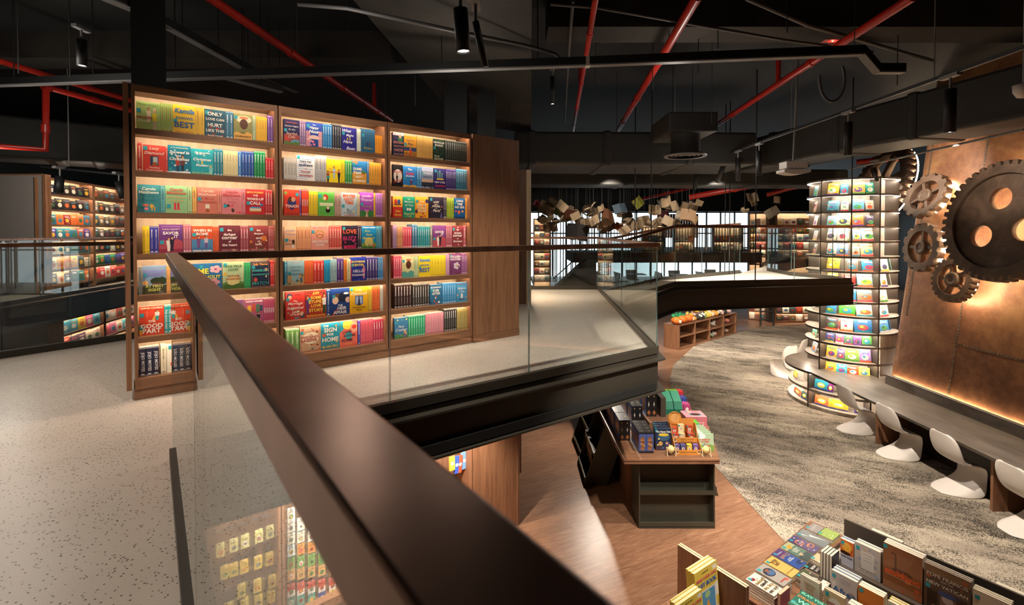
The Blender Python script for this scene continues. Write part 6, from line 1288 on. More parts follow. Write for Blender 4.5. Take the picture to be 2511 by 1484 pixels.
# second oak bookcase behind the long one, seen from its end
o = empty('oak_bookcase', 'oak bookcase end behind the long bookcase, its front edge glowing', 'bookcase', (.06, 8.7, 0))
mb = MB(); mb.box((0, 0, 0), (.20, .05, 2.43)); mb.box((0, .05, 0), (.02, 1.9, 2.43)); mb.build('end_panel', MT['oak_dark'], o)
mb = MB(); mb.box((.02, .05, 0), (.06, 1.9, 2.43)); mb.build('back_panel', MT['maple'], o)
for k in range(7):
    mb = MB(); mb.box((.06, .05, .14 + .325 * k), (.27, 1.9, .165 + .325 * k)); mb.build('shelf', MT['maple'], o)
    if k: mb = MB(); mb.box((.235, .06, .13 + .325 * k), (.25, 1.88, .139 + .325 * k)); mb.build('led_strip', MT['led'], o)
mb = MB(); mb.box((.20, 0, 0), (.285, .05, 2.43)); mb.build('front_stile', MT['maple'], o)

# daylight facade
m = MT['sky'] = bpy.data.materials.new('daylight'); m.use_nodes = True; nt = m.node_tree; nt.nodes.clear(); ou = nt.nodes.new('ShaderNodeOutputMaterial'); em = nt.nodes.new('ShaderNodeEmission'); em.inputs[0].default_value = (.80, .91, 1, 1); em.inputs[1].default_value = 1.5; nt.links.new(em.outputs[0], ou.inputs[0])
mb = MB(); mb.add([(1.2, 31.5, -2.2), (24, 31.5, -2.2), (24, 31.5, 2.6), (1.2, 31.5, 2.6)], [(0, 1, 2, 3)]); struct(mb.build('exterior_sky', MT['sky']))
w1 = MB()
for x in [(-1 + .9 * i) for i in range(28)]: w1.box((x - .04, 30.9, -2.2), (x + .04, 31.0, 2.6))
for z in (-2.2, .28, 1.2, 2.55): w1.box((-1, 30.9, z - .04), (24, 31.0, z + .04))
struct(w1.build('window_1', MT['tray']))
g = MB(); g.box((-1, 30.94, -2.2), (24, 30.955, 2.6)); g.build('pane', MT['glass'], bpy.data.objects['window_1'])
sl = empty('slat_screen', 'tall dark vertical slat screen before the bright far windows', 'screen', (2.0, 25.8, -1.5)); nb = 0
for i in range(26):
    x = 2.05 + .125 * i * (1 + .12 * math.sin(i * 1.7)); mb = MB(Matrix.Translation((-2.0, -25.8, 1.5))); mb.box((x, 25.8, -1.4), (x + .045, 25.86, 2.4)); mb.build('slat', MT['black'], sl)
gal = MB(); gal.box((2.55, 20.0, .02), (10.4, 22.6, .44)); struct(gal.build('floor_gallery', MT['ductgrey']))
gr = empty('gallery_railing', 'dark vertical bar railing on the far upper gallery', 'railing', (2.6, 20.0, .44))
for i in range(64):
    x = .118 * i; mb = MB(); mb.box((x, .02, 0), (x + .022, .05, 1.02)); mb.build('bar', MT['black'], gr)
mb = MB(); mb.box((0, .0, 1.02), (7.6, .07, 1.06)); mb.build('handrail', MT['steel'], gr)
st = empty('staircase', 'dark staircase side rising to the far gallery', 'staircase', (1.65, 19.4, -1.55)); mb = MB()
mb.add([(0, 0, 0), (1.75, 0, 0), (1.75, 0, 1.75), (1.4, 0, 1.75), (.0, 0, .45), (0, .9, 0), (1.75, .9, 0), (1.75, .9, 1.75), (1.4, .9, 1.75), (.0, .9, .45)], [(0, 1, 2, 3, 4), (5, 9, 8, 7, 6), (0, 5, 6, 1), (1, 6, 7, 2), (2, 7, 8, 3), (3, 8, 9, 4), (4, 9, 5, 0)]); mb.build('stringer', MT['ductgrey'], st)
mb = MB(); mb.tube([(0, -.02, .95), (1.4, -.02, 2.2)], .025, 6); [mb.tube([(.1 + .16 * k, -.02, .55 + .145 * k), (.1 + .16 * k, -.02, 1.03 + .145 * k)], .009, 5) for k in range(9)]; mb.build('handrail', MT['black'], st)
# cafe floor and white furniture before the windows
cf = MB(); cf.box((1.2, 21.5, -1.75), (14, 30.8, -1.55)); struct(cf.build('floor_cafe', MT['offwhite']))
def cafe_chair(x, y, a, lab):
    o = empty('cafe_chair', lab, 'chair', (x, y, -1.549), a, 'white cafe chairs by the far windows')
    mb = MB(); mb.box((-.26, -.25, .36), (.26, .25, .44)); mb.build('seat', MT['white'], o, bevel=.02)
    mb = MB(); mb.add([(-.28, .2, .4), (.28, .2, .4), (.30, .3, .86), (-.30, .3, .86), (-.28, .26, .4), (.28, .26, .4), (.30, .36, .86), (-.30, .36, .86)], [(0, 1, 2, 3)[::1], (4, 7, 6, 5), (0, 4, 5, 1), (1, 5, 6, 2), (2, 6, 7, 3), (3, 7, 4, 0)]); mb.build('backrest', MT['white'], o, bevel=.02)
    for sx in (-.22, .22):
        for sy in (-.2, .2): mb = MB(); mb.tube([(sx, sy, .37), (sx * 1.1, sy * 1.1, 0)], .014, 6); mb.build('leg', MT['alu'], o)
def cafe_table(x, y, lab):
    o = empty('cafe_table', lab, 'table', (x, y, -1.549), 0, 'white cafe tables by the far windows')
    mb = MB(); mb.box((-.42, -.42, .72), (.42, .42, .75)); mb.build('table_top', MT['offwhite'], o); mb = MB(); mb.tube([(0, 0, .72), (0, 0, .02)], .03, 8); mb.build('stem', MT['alu'], o); mb = MB(); mb.lathe([(.02, .03), (.25, .015), (.25, 0)], 16); mb.build('base', MT['alu'], o)
for i, (x, y) in enumerate(((4.1, 23.2), (6.2, 24.0), (8.3, 23.6), (10.4, 24.2))):
    cafe_table(x, y, f'white square cafe table by the far windows, {ordn(i + 1)} from left')
    cafe_chair(x - .75, y - .1, 1.57, f'white cafe chair left of the {ordn(i + 1)} far cafe table'); cafe_chair(x + .75, y + .1, -1.57, f'white cafe chair right of the {ordn(i + 1)} far cafe table'); cafe_chair(x + .05, y + .85, 0, f'white cafe chair behind the {ordn(i + 1)} far cafe table')
# cabinets and striped screens on the gallery
for i, (x, w, h) in enumerate(((5.75, .95, 1.2), (7.15, .9, 1.2), (8.9, 1.3, 1.1))):
    far_case(f'dark low bookcase behind the gallery bars, {ordn(i + 1)} from left', (x, 21.2, .441), 0, w, .44, .44 + h, .38, 4, MIX, frame='steel', bookh=.27, grp='books on the gallery', seedv=30 + i, blab=f'{ordn(i + 1)} gallery case')
o = empty('striped_screen', 'rust and grey striped standing screen on the gallery', 'screen', (7.3, 24.2, .45))
for k in range(16): mb = MB(); mb.box((.13 * k, 0, .55), (.13 * k + .115, .03, 1.75)); mb.build('stripe_panel', MT['oak_dark' if k % 3 else 'steel'], o)
mb = MB(); mb.box((0, 0, 0), (.05, .05, .6)); mb.box((2.0, 0, 0), (2.05, .05, .6)); mb.build('leg_posts', MT['steel'], o)
gf = MB(); gf.box((6.4, 22.7, .2), (12.0, 26.0, .44)); struct(gf.build('floor_gallery_rear', MT['ductgrey']))

# hanging open books
m = MT['paper'] = mat('aged_paper', hx('c2aa8c'), .8)
def hang_book(x, y, z, w, rot, op, cov, lab, topz=3.3):
    o = empty('hanging_open_book', lab, 'hanging book', (x, y, z), 0, 'open books hanging over the cafe'); o.rotation_euler = rot
    for s in (-1, 1):
        c, sn = math.cos(op), math.sin(op); mb = MB()
        n = 5; pr = [(w * i / n, .02 * math.sin(PI * i / n)) for i in range(n + 1)]; vs = []
        for a, b in pr: vs += [(s * (a * c), a * sn + b + .01, -w * .68), (s * (a * c), a * sn + b + .01, w * .68)]
        for a, b in pr: vs += [(s * (a * c), a * sn - .004, -w * .68), (s * (a * c), a * sn - .004, w * .68)]
        k = 2 * (n + 1); fs = [(2 * i, 2 * i + 2, 2 * i + 3, 2 * i + 1) for i in range(n)] + [(k + 2 * i, k + 2 * i + 1, k + 2 * i + 3, k + 2 * i + 2) for i in range(n)] + [(2 * n, k + 2 * n, k + 2 * n + 1, 2 * n + 1), (1, 3, k + 3, k + 1)] + [(2 * i, k + 2 * i, k + 2 * i + 2, 2 * i + 2) for i in range(n)] + [(2 * i + 1, 2 * i + 3, k + 2 * i + 3, k + 2 * i + 1) for i in range(n)]
        mb.add(vs, fs)
        for da, fl in ((.28, .96), (.62, .9), (1.0, .86)):                     # loose leaves fanning up from the block
            pr2 = [(w * fl * i / 4, op + da * (1 - .35 * i / 4)) for i in range(5)]; v2 = []
            for d_, an in pr2: v2 += [(s * d_ * math.cos(an), d_ * math.sin(an) + .012, -w * .67), (s * d_ * math.cos(an), d_ * math.sin(an) + .012, w * .67)]
            mb.add(v2, [(2 * i, 2 * i + 2, 2 * i + 3, 2 * i + 1) for i in range(4)])
        mb.build('page_block', MT['paper'], o)
    mb = MB(); C = hx(cov)
    for s in (-1, 1):
        c, sn = math.cos(op), math.sin(op); d = w * 1.04
        mb.add([(0, -.006, -w * .72), (s * d * c, d * sn - .008, -w * .72), (s * d * c, d * sn - .008, w * .72), (0, -.006, w * .72), (0, -.012, -w * .72), (s * d * c, d * sn - .014, -w * .72), (s * d * c, d * sn - .014, w * .72), (0, -.012, w * .72)], [(0, 1, 2, 3), (4, 7, 6, 5), (1, 5, 6, 2), (0, 4, 5, 1), (2, 6, 7, 3)], 0, C)
    mb.build('cover', MT['matt'], o)
    M = Matrix.LocRotScale(Vector((x, y, z)), o.rotation_euler, None).inverted(); mb = MB(M); mb.tube([(x, y, z + .05), (x, y, topz)], .004, 4); mb.build('string', MT['tray'], o)
HB = [(1318, 500, 14, '8a3040'), (1338, 512, 30, 'a08868'), (1352, 505, 26, 'a08868'), (1377, 505, 22, '3a9a4a'), (1372, 520, 20, '8a9a48'), (1390, 515, 22, '7a6048'), (1446, 512, 26, 'b09878'), (1454, 520, 22, 'a88a68'), (1476, 511, 14, 'b8a080'), (1492, 525, 26, '8a5a40'), (1496, 540, 28, 'a88868'), (1521, 510, 24, '4a5a68'), (1528, 524, 20, '6a5848'), (1568, 495, 24, '9a9a38'), (1604, 517, 24, 'a07048'), (1637, 496, 22, 'b8a080'), (1625, 507, 24, 'a89070'), (1629, 526, 18, '5a2a38'), (1660, 503, 24, 'b8a080'), (1684, 507, 22, 'c0a888'), (1705, 508, 18, 'b8a080'), (1672, 530, 22, 'd8c8b0'), (1690, 526, 28, 'a88868'), (1715, 498, 14, 'a89070'), (1842, 487, 22, 'a88860'), (1845, 499, 14, 'a89070'), (1910, 490, 16, 'c0a888'), (1826, 518, 14, 'b8a888'), (1893, 520, 22, 'd0c8b8'),
      (1340, 540, 26, 'a89878'), (1330, 545, 22, 'a08868'), (1371, 544, 24, '98805f'), (1388, 534, 22, '9a8870'), (1402, 526, 24, '7a4838'), (1412, 530, 18, 'b09878'), (1416, 543, 24, '8a7058'), (1440, 530, 22, 'a08868'), (1436, 546, 22, '6a4a40'), (1455, 540, 20, '98805f'), (1417, 568, 40, '2a2624'), (1464, 558, 26, '8a7058'), (1475, 552, 20, '7a6048'), (1500, 553, 22, '5a4038'), (1518, 557, 18, 'a8583c'), (1535, 547, 20, '98805f'), (1540, 530, 18, '2f2a28'), (1550, 545, 22, 'b8a080'), (1530, 568, 22, 'a88858'), (1565, 555, 24, 'a89070'), (1580, 540, 22, '98805f'), (1592, 555, 22, 'b09878'), (1612, 545, 20, '8a7058'), (1640, 543, 22, 'b8a080'), (1632, 554, 30, '1c1b1e'), (1655, 548, 20, 'c8bca8'), (1700, 535, 22, 'a88868'), (1545, 562, 16, 'b85030'), (1350, 556, 24, 'a08868'), (1490, 566, 22, '8a6a50')]
r = random.Random(5); names = {}; HP = []
for i, (px, py, sz, c) in enumerate(HB):
    for _ in range(60):
        y = 16.0 + r.uniform(-1.1, 2.4); p = at_y(px, py, y); w = sz * .78 * y / FPX * .9
        if all((p - q).length > .9 * (w + v) for q, v in HP): break
    HP.append((p, w))
    flat = r.random() < .35
    rot = (r.uniform(-.5, .5) + (1.2 if flat else 0), r.uniform(-.6, .6), r.uniform(-.7, .7) + (PI if r.random() < .3 else 0))
    nm = cname(c); names[nm] = names.get(nm, 0) + 1
    side = 'left of the slat screen' if px < 1365 else 'before the slat screen' if px < 1480 else 'beyond the walkway end' if px < 1600 else 'above the gallery bars' if px < 1740 else 'toward the round bookshelf'
    hang_book(p.x, p.y, p.z, w, rot, r.uniform(.1, .6), c, f'{nm} open book hanging on a string {side}, {ordn(names[nm])} of its colour')

# ------------------------------------------------------------------ LEFT: SECOND MEZZANINE WITH LIT BOOKCASES
ld_ = [(-9.0, 9.2), (-9.36, 11.75), (-9.95, 15.5), (-15, 15.5), (-15, 4), (-8.4, 4.0)]
mb = MB(); mb.prism(ld_, -.30, -.02, 0, None, 1); struct(mb.build('floor_left', [MT['terrazzo'], MT['steel']]))
channel('trim_5', [(-8.4, 4.0), (-9.0, 9.2), (-9.36, 11.75), (-9.95, 15.5)], ztop=-.02, h=.46, out=.06, side=1)
balustrade('glass_balustrade', 'glass balustrade before the far left lit bookcases', [(-8.44, 4.0), (-9.04, 9.2), (-9.40, 11.75), (-9.98, 15.4)], [[.5], [.5], [.5]])
LP = Vector((-9.77, 10.2, 0)); LE = Vector((-10.5, 13.2, 0)); la = math.atan2((LE - LP).y, (LE - LP).x)
DARK = [['c86838', 'd8b890', '3a7a78', '4a4038'], ['d87a30', 'e0a050', '4a4a48', 'e0d0b0'], ['c85838', '3a5a58', 'd8c8a8', '6a2a28'], ['3a5a98', '9a4a30', '2a7080', '4a3a80'], ['d86a30', 'e0a040', '3a7a90', '8a2a28'], ['2a2624', '3a2a26', '4a3a34', '242428'], ['24242c', '2a2a38', '4a3a28', '302420']]
far_case('far left lit bookcase, section beside the grey wall panel', LP, la, 1.5, 0, 2.46, .325, 6, DARK, bookh=.245, first=.165, grp='hardbacks in the far left bookcases', seedv=21, blab='far left bookcase, first section')
far_case('far left lit bookcase, section next to the long oak bookcase', LP + (LE - LP).normalized() * 1.54, la, 1.5, 0, 2.46, .325, 6, [['c83a38', 'e0d8d0', 'd84a50'], ['2a4a90', '3a7a48', '4a3a88'], ['3a3a38', '5a4a40', 'c8c0b0'], ['3a3430', '2a3a48', '5a4a3a'], ['4a4a48', '2a4a58', '7a6a50'], ['8a7a68', '3a3430', '5a5048'], ['6a4a3a', '2a2a30', '3a3a40']], bookh=.245, first=.165, grp='hardbacks in the far left bookcases', seedv=22, blab='far left bookcase, second section')
BR = [['e8e0d8', 'd86a90', '5ab0c8', 'e0c850'], ['e8e4dc', 'c8d8d0', 'd8a868', '3a4a90'], ['e0d8d0', '3aa098', 'e07048'], ['d8c8b8', 'c84a38', '5a3a50']]
far_case('lower far left lit bookcase under the walkway, first section', LP + Vector((.22, 0, LOWZ)), la, 1.5, LOWZ, -.52, .36, 5, BR, bookh=.27, first=.10, grp='books in the lower far left bookcases', seedv=23, blab='lower far left case, first section', rows=lambda z: z > -1.6)
far_case('lower far left lit bookcase under the walkway, second section', LP + Vector((.22, 0, LOWZ)) + (LE - LP).normalized() * 1.54, la, 1.5, LOWZ, -.52, .36, 5, BR[::-1], bookh=.27, first=.10, grp='books in the lower far left bookcases', seedv=24, blab='lower far left case, second section', rows=lambda z: z > -1.6)
o = empty('wall_panel', 'large blank grey wall panel with an oak edge left of the far bookcases', 'panel', (-15, 10.15, 0)); mb = MB(); mb.box((0, 0, 0), (5.12, .1, 2.5)); mb.build('grey_board', MT['wallgrey'], o); mb = MB(); mb.box((5.12, -.01, 0), (5.18, .12, 2.52)); mb.box((0, -.01, 2.5), (5.12, .11, 2.53)); mb.build('oak_edge', MT['oak'], o)
carton('gift_book_box', 'mustard patterned box at the far left edge on the lower floor', None, (-6.05, 5.9, -1.62), (.34, .2, .26), ('d89a38', 'b07a28', 'e0b060'), rz=.3, art='ell:.5:.35:.2:.14:f0e4d0 ell:.5:.3:.07:.06:3a2820 blobs:9:f0d890:c87028', seed=4)
o = MB().box((-.5, -.2, 0), (.5, .4, .8)).build('display_plinth', MT['oak']); o.location = (-6.05, 5.95, LOWZ + .001); o.rotation_euler = (0, 0, .3); tag(o, 'oak plinth under the mustard box at the far left edge', 'plinth')
# ------------------------------------------------------------------ CEILING SERVICES
CZ_ = 4.3
mb = MB(); mb.box((-16, -5.5, CZ_), (25, 32, CZ_ + .1)); struct(mb.build('ceiling', MT['blacksoft']))
for nm, a, b in (('wall_left', (-16, -5.5, LOWZ), (-15.9, 32, CZ_)), ('wall_front', (-16, -5.6, LOWZ), (25, -5.5, CZ_)), ('wall_back', (-16, 32, LOWZ), (25, 32.1, CZ_)), ('wall_far_right', (25, -5.5, LOWZ), (25.1, 32, CZ_))):
    mb = MB(); mb.box(a, b); struct(mb.build(nm, MT['ductgrey']))
mb = MB(); mb.box((-1.2, 31.0, 2.6), (24.5, 31.2, CZ_)); struct(mb.build('wall_header', MT['black']))
mb = MB(); mb.box((-8, 18.5, 2.15), (24, 18.8, CZ_)) if 0 else None
mb = MB(); mb.prism([(-3.75 - .116, 5.0 - .087), (-3.75 + .116, 5.0 + .087), (-3.75 + .116 - .21, 5.0 + .087 + .28), (-3.75 - .116 - .21, 5.0 - .087 + .28)], 0, CZ_); struct(mb.build('column_0', MT['black']))
for i, (x0, x1, y0, y1) in enumerate(((-1.05, -.70, 7.5, 7.9), (-.55, -.27, 7.7, 8.0))):
    mb = MB(); mb.box((x0, y0, 0.0), (x1, y1, CZ_)); struct(mb.build(f'column_{i + 1}', MT['black']))
m = MT['concrete'] = mat('dark_concrete_soffit', hx('2c2823'), .85)
v = coords(m, (1, 1, 1)); n1 = N(m, 'ShaderNodeTexNoise', Scale=1.5, Detail=5.0); L(m, v, n1.inputs['Vector']); L(m, ramp(m, n1.outputs['Fac'], [(.3, hx('26231f')), (.7, hx('3a342d'))]), bsdf(m).inputs['Base Color'])
mb = MB(); mb.add([(-1.75, 3.9, 3.72), (.16, 3.9, 3.45), (.42, 10.6, 3.45), (-1.15, 10.6, 3.72), (-1.75, 3.9, 4.3), (.16, 3.9, 4.3), (.42, 10.6, 4.3), (-1.15, 10.6, 4.3)], [(0, 1, 2, 3)[::-1], (4, 5, 6, 7), (0, 1, 5, 4), (1, 2, 6, 5), (2, 3, 7, 6), (3, 0, 4, 7)]); struct(mb.build('beam_1', MT['concrete']))
mb = MB(); mb.box((.45, 6.0, 3.85), (9, 6.5, 4.3)); struct(mb.build('beam_2', MT['concrete']))
mb = MB(); mb.box((-15, 7.2, 3.9), (-1.8, 7.7, 4.3)); struct(mb.build('beam_3', MT['concrete']))

def pipe(lab, pts, r, m='red', name='sprinkler_pipe', cat='pipe', joints=True, drops=(), rods=(), grp=None):
    P = [Vector(p) for p in pts]; o0 = P[0]; r_ = empty(name, lab, cat, o0, 0, grp); mb = MB(Matrix.Translation(-o0)); mb.tube(P, r, 12); mb.build('pipe_run', MT[m], r_)
    if joints:
        for a, b in zip(P, P[1:]):
            n = max(1, int((b - a).length / 1.6))
            for k in range(1, n + 1):
                c = a.lerp(b, k / (n + .5)); d = (b - a).normalized() * .05; mb = MB(Matrix.Translation(-o0)); mb.tube([c - d, c + d], r * 1.22, 12); mb.build('coupling', MT[m], r_)
    for p, ln in drops:
        p = Vector(p); mb = MB(Matrix.Translation(-o0)); mb.tube([p, p + Vector((0, 0, ln))], r * .75, 10); mb.build('branch', MT[m], r_)
    for p in rods:
        p = Vector(p); mb = MB(Matrix.Translation(-o0)); mb.tube([p, (p.x, p.y, CZ_)], .006, 5); mb.build('hanger_rod', MT['black'], r_)
    return r_
c0, c1 = at_z(520, 0, 3.75), at_z(960, 295, 3.75); cm_ = c0.lerp(c1, .82)
pipe('red sprinkler pipe running above the left and middle oak sections', (at_z(505, -12, 3.75), c1), .048, drops=((cm_, .5),), rods=(c0.lerp(c1, .4), c0.lerp(c1, .7)))
pipe('thin red sprinkler pipe right of the concrete beam', (at_z(1462, -10, 3.7), at_z(1440, 120, 3.7), at_z(1405, 322, 3.7)), .034, drops=((at_z(1422, 230, 3.7), .45),))
pipe('thick red sprinkler pipe slanting to the round air diffuser', (at_z(1712, -10, 3.65), at_z(1515, 320, 3.65)), .052, rods=(at_z(1640, 115, 3.65),))
pipe('red sprinkler pipe slanting across the upper right', (at_z(2240, -8, 3.7), at_z(1910, 205, 3.7), at_z(1755, 308, 3.7)), .05, drops=((at_z(1908, 206, 3.7), .5),))
pipe('upper red sprinkler pipe in the left corner', (at_z(-40, 138, 3.5), at_z(310, 243, 3.5), at_z(420, 275, 3.5)), .04)
z0 = 3.3; a = at_z(112, 213, z0); b = at_y(112, 367, a.y)
pipe('lower red pipe with a vertical drop in the left corner', (at_z(400, 292, z0), a + (at_z(400, 292, z0) - a).normalized() * .05, a, b, b + Vector((-.6, -.45, .0)), b + Vector((-3.2, -2.4, 0))), .042)
for i, (q, w) in enumerate((((1660, 478, 3.0), (1990, 432, 3.0)), ((1740, 488, 2.9), (1975, 458, 2.9)), ((1890, 470, 2.6), (1985, 462, 2.6)))):
    pass
for i, (p0, p1, y0, y1, rr) in enumerate((((1690, 484), (1990, 428), 17, 15.4, .10), ((1880, 478), (1985, 448), 16, 15.4, .07), ((1560, 492), (1760, 445), 22, 18, .06), ((2100, 398), (2230, 385), 12, 11.5, .07))):
    a, b = at_y(*p0, y0), at_y(*p1, y1); pipe(f'far red sprinkler pipe near the back, {ordn(i + 1)} of four', (a, b), rr)
def conduit(lab, pts, r=.018): return pipe(lab, pts, r, 'tray', 'conduit', 'conduit', False)
conduit('long grey conduit crossing the upper right ceiling', [at_z(1350, 10, 3.75), at_z(1460, 18, 3.75), at_z(1920, 98, 3.75), at_z(2140, 128, 3.75)])
conduit('grey conduit from the top edge to the upper right duct', [at_z(1830, -4, 3.8), at_z(1980, 62, 3.8), at_z(2290, 150, 3.8)], .024)
conduit('dark conduit under the concrete beam', [at_z(730, 10, 3.4), at_z(850, 20, 3.4), at_z(1290, 112, 3.4), at_z(1360, 132, 3.4), at_z(1376, 148, 3.3)], .02)
conduit('thin vertical style conduit by the thin red pipe', [at_z(1405, 0, 3.8), at_z(1395, 130, 3.8), at_z(1385, 300, 3.8)], .02)
# grey trunking across the whole ceiling
def trunk(lab, P, w, h, name='cable_trunking', rods=4, tick=None, under='tray'):
    P = [Vector(p) for p in P]; o0 = P[0]; o = empty(name, lab, 'cable trunking', o0); inv = Matrix.Translation(-o0)
    for nm, za, zb, ww, mm in (('channel', .016, h, w, 'black'), ('cover_plate', 0, .015, w * .96, under)):
        mb = MB(inv)
        for a, b in zip(P, P[1:]):
            d = (b - a).normalized(); s = Vector((-d.y, d.x, 0)).normalized() * ww / 2; u = Vector((0, 0, 1))
            mb.add([a - s + u * za, b - s + u * za, b + s + u * za, a + s + u * za, a - s + u * zb, b - s + u * zb, b + s + u * zb, a + s + u * zb], [(0, 1, 2, 3)[::-1], (4, 5, 6, 7), (0, 1, 5, 4), (1, 2, 6, 5), (2, 3, 7, 6), (3, 0, 4, 7)])
        mb.build(nm, MT[mm], o)
    for k in range(rods):
        p = P[0].lerp(P[-1], (k + .5) / rods) if len(P) == 2 else P[0].lerp(P[1], (k + .5) / rods); mb = MB(inv); mb.tube([p + Vector((0, 0, h)), (p.x, p.y, CZ_)], .007, 5); mb.build('hanger_rod', MT['black'], o)
    if tick: mb = MB(inv); p = Vector(tick); mb.obox(p + Vector((0, 0, h / 2)), (.05, w * 1.06, h * 1.1)); mb.build('label_clip', MT['white'], o)
    return o
MT['plate'] = mat('grey_cover_plate', (.22, .215, .21), .5)
trunk('long grey cable trunking crossing the ceiling above the oak bookcase', (at_z(-60, 214, 3.2), at_z(1440, 163, 3.2), at_z(2112, 136, 3.2), at_z(2150, 180, 3.05), at_z(2215, 180, 3.05)), .085, .10, rods=7, tick=at_z(1441, 163, 3.2), under='plate')
trunk('cable trunking running back from the black column', (at_z(395, 62, 3.55), at_z(640, 195, 3.55)), .09, .1, rods=3, under='plate')
trunk('short cable trunking ending above the left oak section', (at_z(560, 196, 3.3), at_z(690, 228, 3.3)), .1, .09, rods=2, under='plate')
trunk('second short trunking with a red end cap above the oak bookcase', (at_z(640, 193, 3.4), at_z(728, 228, 3.4)), .07, .08, rods=1, tick=None)
trunk('grey trunking cut by the black column at the top edge', (at_z(225, -15, 3.6), at_z(330, 28, 3.6)), .12, .08, rods=1, under='plate')
# air ducts
def duct(lab, a, b, w, h, seams=(), name='air_duct'):
    """rectangular duct: a,b lower near edge ends, w sideways (to the right of a->b), h upward"""
    a, b = Vector(a), Vector(b); d = (b - a).normalized(); s = Vector((d.y, -d.x, 0)).normalized(); o = empty(name, lab, 'air duct', a); ln = (b - a).length
    M = Matrix.Identity(3); M.col[0] = d; M.col[1] = -s; M.col[2] = Vector((0, 0, 1)); mb = MB(M.to_4x4()); mb.box((0, -w, 0), (ln, 0, h)); q = mb.build('duct_run', MT['ductgrey'], o, bevel=.05)
    for f in seams: mb = MB(M.to_4x4()); x = ln * f; mb.box((x - .09, -w - .025, -.025), (x + .09, .025, h + .025)); mb.build('joint_collar', MT['ductgrey'], o, bevel=.05)
    return o
a = at_z(2640, 262, 2.78); b = at_z(1790, 424, 2.78)
duct('large dark rectangular air duct along the right ceiling', a, b, .95, .70, (.30, .52, .78))
a = at_z(1262, 402, 2.68); b = Vector((5.0, a.y + .1, 2.68))
o = duct('wide dark air duct crossing behind the oak bookcase', b, a, 1.7, .66, (.28, .62, .93))
a = Vector((.4, 13.2, 2.62)); duct('deeper dark air duct crossing in front of the hanging books', Vector((9.5, 13.6, 2.62)), a, 1.2, .45, (.3, .7))
a = at_z(-60, 395, 2.5); b = at_z(330, 420, 2.5); duct('broad dark air duct in the left corner', at_z(-120, 372, 2.62), at_z(318, 402, 2.62), -1.2, .7, (.55, .8))
# round diffusers
def diffuser(lab, px, py, y, R, box):
    p = at_y(px, py, y); o = empty('air_diffuser', lab, 'air diffuser', p); mb = MB(); mb.lathe([(R, 0), (R, .02), (R * .7, .07), (R * .7, .40)], 36); mb.build('neck', MT['ductgrey'], o)
    mb = MB(); mb.lathe([(R * .82, .0), (R, -.004), (R * 1.01, .015)], 36); mb.build('rim', MT['alu' if 0 else 'plate'], o)
    for k, f in enumerate((.62, .42, .22)): mb = MB(); mb.lathe([(R * f, .0), (R * (f + .12), .03)], 30); mb.build('cone_ring', MT['plate'], o)
    for sx in (-.5, .5): mb = MB(); mb.tube([(sx * R, R * .4, .3), (sx * R, R * .4, CZ_ - p.z)], .006, 5); mb.build('hanger_rod', MT['black'], o)
    if box: mb = MB(); mb.box((-R * 1.1, -R * .9, .38), (R * 1.25, R * 2.2, .38 + box)); mb.build('plenum_box', MT['ductgrey'], o, bevel=.03)
diffuser('round ceiling air diffuser below a boxed duct', 1680, 384, 8.6, .36, .34); diffuser('smaller round air diffuser further back', 1517, 455, 15.5, .34, 0)
# spot lamps
def lamp(lab, top, d, ln, r, lit=True, power=0, grp='black cylinder spotlights', ang=50, tgt=None):
    """cylinder spotlight: top = point of the pivot, d = aiming direction"""
    d = Vector(d).normalized(); o = empty('spotlight', lab, 'spotlight', top, 0, grp); q = d.to_track_quat('-Z', 'Y').to_matrix().to_4x4()
    mb = MB(q); mb.lathe([(.0, 0), (r, 0), (r, -ln), (r * .86, -ln), (r * .80, -ln + .03)], 20); host = mb.build('body', MT['black'], o)
    mb = MB(q); mb.disc(r * .82, -ln + .012, 20, up=False); mb.build('lens', MT['lamp'] if lit else MT['alu'], host)
    mb = MB(); mb.tube([(0, 0, -.01), (0, 0, .12)], .012, 8); mb.box((-.03, -.1, .115), (.03, .1, .15)); mb.build('track_adapter', MT['plate'], o)
    if power: spot(Vector(top) + d * (ln + .01), Vector(top) + d * 4, power, ang, .5, r * .7, WARM)
    return o
WARM = (1, .82, .62)
def spot(loc, tgt, power, ang=50, blend=.5, r=.03, col=(1, .84, .66)):
    l = bpy.data.lights.new('spot', 'SPOT'); l.energy = power; l.spot_size = math.radians(ang); l.spot_blend = blend; l.shadow_soft_size = r; l.color = col
    o = bpy.data.objects.new('spot', l); COL.objects.link(o); o.location = loc; d = Vector(tgt) - Vector(loc); o.rotation_euler = d.to_track_quat('-Z', 'Y').to_euler(); return o
TRX = 4.45
tr = empty('lighting_track', 'long black lighting track with a bright underside on the right ceiling', 'track', (TRX, 2.5, 2.9))
mb = MB(); mb.box((-.018, 0, .0), (.018, 11.4, .035)); mb.build('track_profile', MT['black'], tr)
for x in (-.010, .006): mb = MB(); mb.box((x, 0, -.002), (x + .004, 11.4, .001)); mb.build('conductor_groove', MT['alu'], tr)
for y in (2.6, 5.2, 8.0, 10.5): mb = MB(); mb.tube([(0, y, .03), (0, y, 1.38)], .006, 5); mb.build('hanger_rod', MT['plate'], tr)
for i, (px, tilt) in enumerate(((2325, (0, 0)), (2077, (0, 0)), (1860, (0, 0)), (1808, (0, 0)), (1776, (-.35, .1)), (1708, (-.1, .1)))):
    y = TRX * FPX / (px - CX); lamp(f'black cylinder spotlight on the right track, {ordn(i + 1)} from the near end', (TRX, y, 2.76), (tilt[0], tilt[1], -1), .44, .05, i < 2 or i == 3, 0)
lamp('black cylinder spotlight hanging at the top centre, aimed down', (-.33, 3.1, 2.735), (.07, .02, -1), .27, .047, True, 0)
